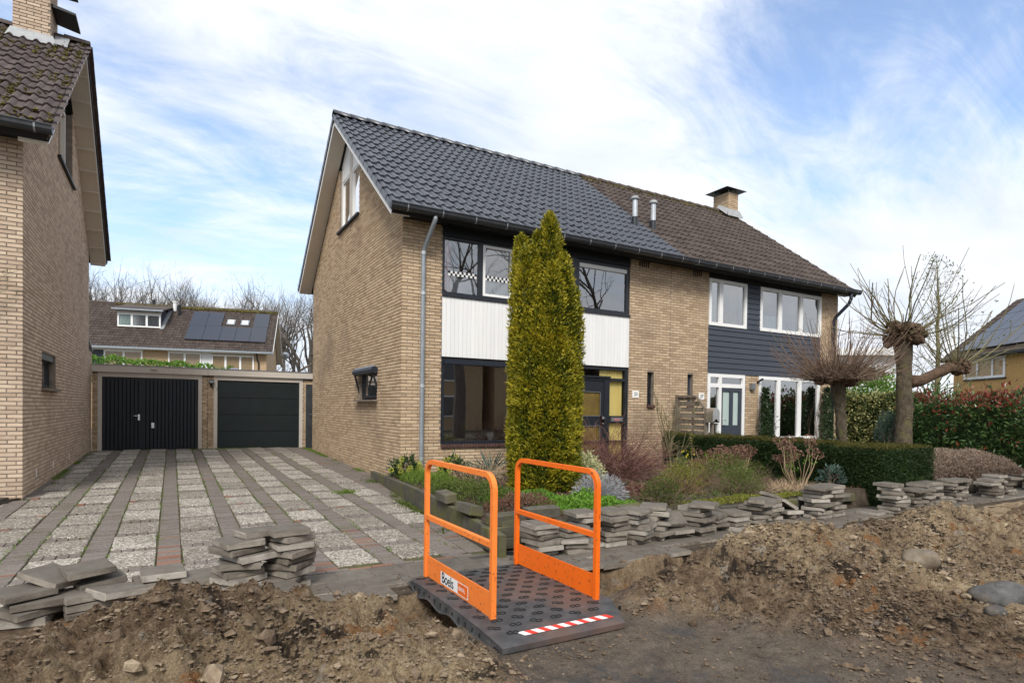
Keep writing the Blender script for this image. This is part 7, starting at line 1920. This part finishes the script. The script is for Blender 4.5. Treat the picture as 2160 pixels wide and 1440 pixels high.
# rails
def rail(x, yb0, yf0, ztop, zmid, zbrd, zb0, mat, label):
    r_ = ob('hand_rail', None, br); r_['label'] = label
    s = .019
    def sq(P):
        """flat rectangular tube through points in a y-z plane"""
        P = np.array(P, float); n = len(P); T = np.gradient(P, axis=0); T = nrm(T); Nn = np.c_[np.zeros(n), -T[:, 2], T[:, 1]]
        g = G(); Vv = []
        for dx, dn in ((-s, -s), (s, -s), (s, s), (-s, s)): Vv.append(P + Nn * dn + np.array([dx, 0, 0]))
        VV = np.stack(Vv, 1).reshape(-1, 3); i = np.arange(n - 1)[:, None] * 4; j = np.arange(4)[None]; j2 = (j + 1) % 4
        g.add(VV, np.concatenate([np.stack([i + j, i + j2, i + 4 + j2, i + 4 + j], -1).reshape(-1, 4), [[3, 2, 1, 0]], [[4 * n - 4, 4 * n - 3, 4 * n - 2, 4 * n - 1]]])); return g
    R0 = .11; A = np.linspace(0, math.pi / 2, 8)
    P = [(x, yb0, zb0), (x, yb0, .2), (x, yb0, ztop - R0)] + [(x, yb0 - R0 + R0 * math.cos(a), ztop - R0 + R0 * math.sin(a)) for a in A[1:]] + [(x, yf0 + R0 - R0 * math.sin(a), ztop - R0 + R0 * math.cos(a)) for a in A] + [(x, yf0, .2), (x, yf0, zb0)]
    sq(P).build('tube_frame', mat, r_)
    sq([(x, yb0 - s, zmid), (x, (yb0 + yf0) / 2, zmid), (x, yf0 + s, zmid)]).build('mid_bar', mat, r_)
    g = G(); g.box((x - .004, yf0 + s, zb0 + .012), (x + .004, yb0 - s, zbrd)); kb = g.build('kick_board', mat, r_)
    return r_
rl = rail(-1.757, -5.75, -6.98, .845, .365, .03, -.16, 'orange_pale', 'left hand rail, paler orange, with a sticker on its board')
rr_ = rail(-.848, -5.75, -6.965, .83, .345, .04, -.16, 'orange', 'right hand rail, vivid orange')
# sticker on the outer face of the left board
xs_ = -1.7625
g = G(); g.quad((xs_, -6.08, -.128), (xs_, -6.60, -.128), (xs_, -6.60, -.030), (xs_, -6.08, -.030)); g.build('sticker', 'letter_white', rl)
g = G(); g.quad((xs_ - .0006, -6.415, -.122), (xs_ - .0006, -6.59, -.122), (xs_ - .0006, -6.59, -.036), (xs_ - .0006, -6.415, -.036)); g.build('sticker_patch', 'tape_orange' if 'tape_orange' in MATS else 'orange', rl)
def text(txt, y, z, size, mat, name, parent, xscale=1.0, off=.001, bold=0.0):
    c_ = bpy.data.curves.new(name, 'FONT'); c_.body = txt; c_.size = size; c_.align_x = 'LEFT'; c_.align_y = 'CENTER'; c_.offset = bold; c_.space_character = .95
    c_.materials.append(MATS[mat])
    M_ = Matrix.Identity(4); ux = Vector((0, -1, 0)); uy = Vector((0, 0, 1)); uz = Vector((-1, 0, 0))
    for q in range(3): M_[q][0], M_[q][1], M_[q][2] = ux[q] * xscale, uy[q], uz[q]
    M_.translation = (xs_ - off, y, z)
    ob(name, text_mesh(c_, name), parent, M_)
text('Boels', -6.10, -.079, .118, 'ink', 'lettering', rl, .96, .0012, .0012)
text('RENTAL', -6.432, -.079, .040, 'letter_white', 'lettering', rl, .82, .0016, .0006)

# ================================================================== boulders, drain, border stones
def boulder(label, c, s, seed, rz, mat='boulder'):
    Vv, T = lump_proto(seed, 4, .012); V = Vv * np.array(s); V += (fbm(Vv[:, 0] * 3 + seed, Vv[:, 1] * 3 + Vv[:, 2] * 2, seed, 3) * .12)[:, None] * nrm(Vv) * np.mean(s)
    V[:, 2] = np.clip(V[:, 2], -s[2] * .7, s[2] * .75)
    a = rz; V = np.c_[V[:, 0] * math.cos(a) - V[:, 1] * math.sin(a), V[:, 0] * math.sin(a) + V[:, 1] * math.cos(a), V[:, 2]] + np.array(c)
    g = G(); g.add(V, None, T); g.build('boulder', mat, smooth=True, label=label, cat='rock')
z1 = float(soil_z(1.47, -8.62)); z2 = float(soil_z(1.62, -8.05))
boulder('large grey boulder lying in the dug street at right', (1.50, -8.62, z1 + .055), (.19, .14, .12), 41, -.5)
boulder('half-buried rounded boulder coated with sand beside the heap', (1.60, -8.05, z2 + .03), (.18, .12, .10), 44, -.35, 'boulder_sandy')
boulder('small grey stone before the large boulder', (1.15, -8.75, float(soil_z(1.15, -8.75)) + .01), (.09, .06, .05), 47, .2)
g = G(); g.tube([(-.60, -5.24, -.21), (-.60, -5.24, -.196)], .085, 18); dr = g.build('drain_cover', 'gutter_zinc', label='small round drain grate in the pavement behind the bridge', cat='drain cover')
for k in range(5):
    g = G(); g.box((-1.0917, -5.285 + k * .022, -.1965), (-.545, -5.276 + k * .022, -.195)); g.build('slot', 'fascia_black', dr)
bs = [bevel_box('border_stone', .38, .2, .09, .012, 'palisade', rnd=i / 3, jit=.01) for i in range(4)]
for i, (x, y, z, rz, lab) in enumerate(((-5.86, .18, -.09, 1.2, 'dark flat border stone at the left house corner, nearest the wall'), (-6.05, -.18, -.10, 1.1, 'dark flat border stone at the left house, second from the wall'), (-6.26, -.55, -.11, 1.0, 'dark flat border stone at the left house, third from the wall'), (-6.02, .22, .0, 1.3, 'upper border stone resting on the others at the left house'))):
    ob('border_stone', bs[i], None, TRS((x, y, z), rz, .05), label=lab, cat='stone', group='border stones at the left house')
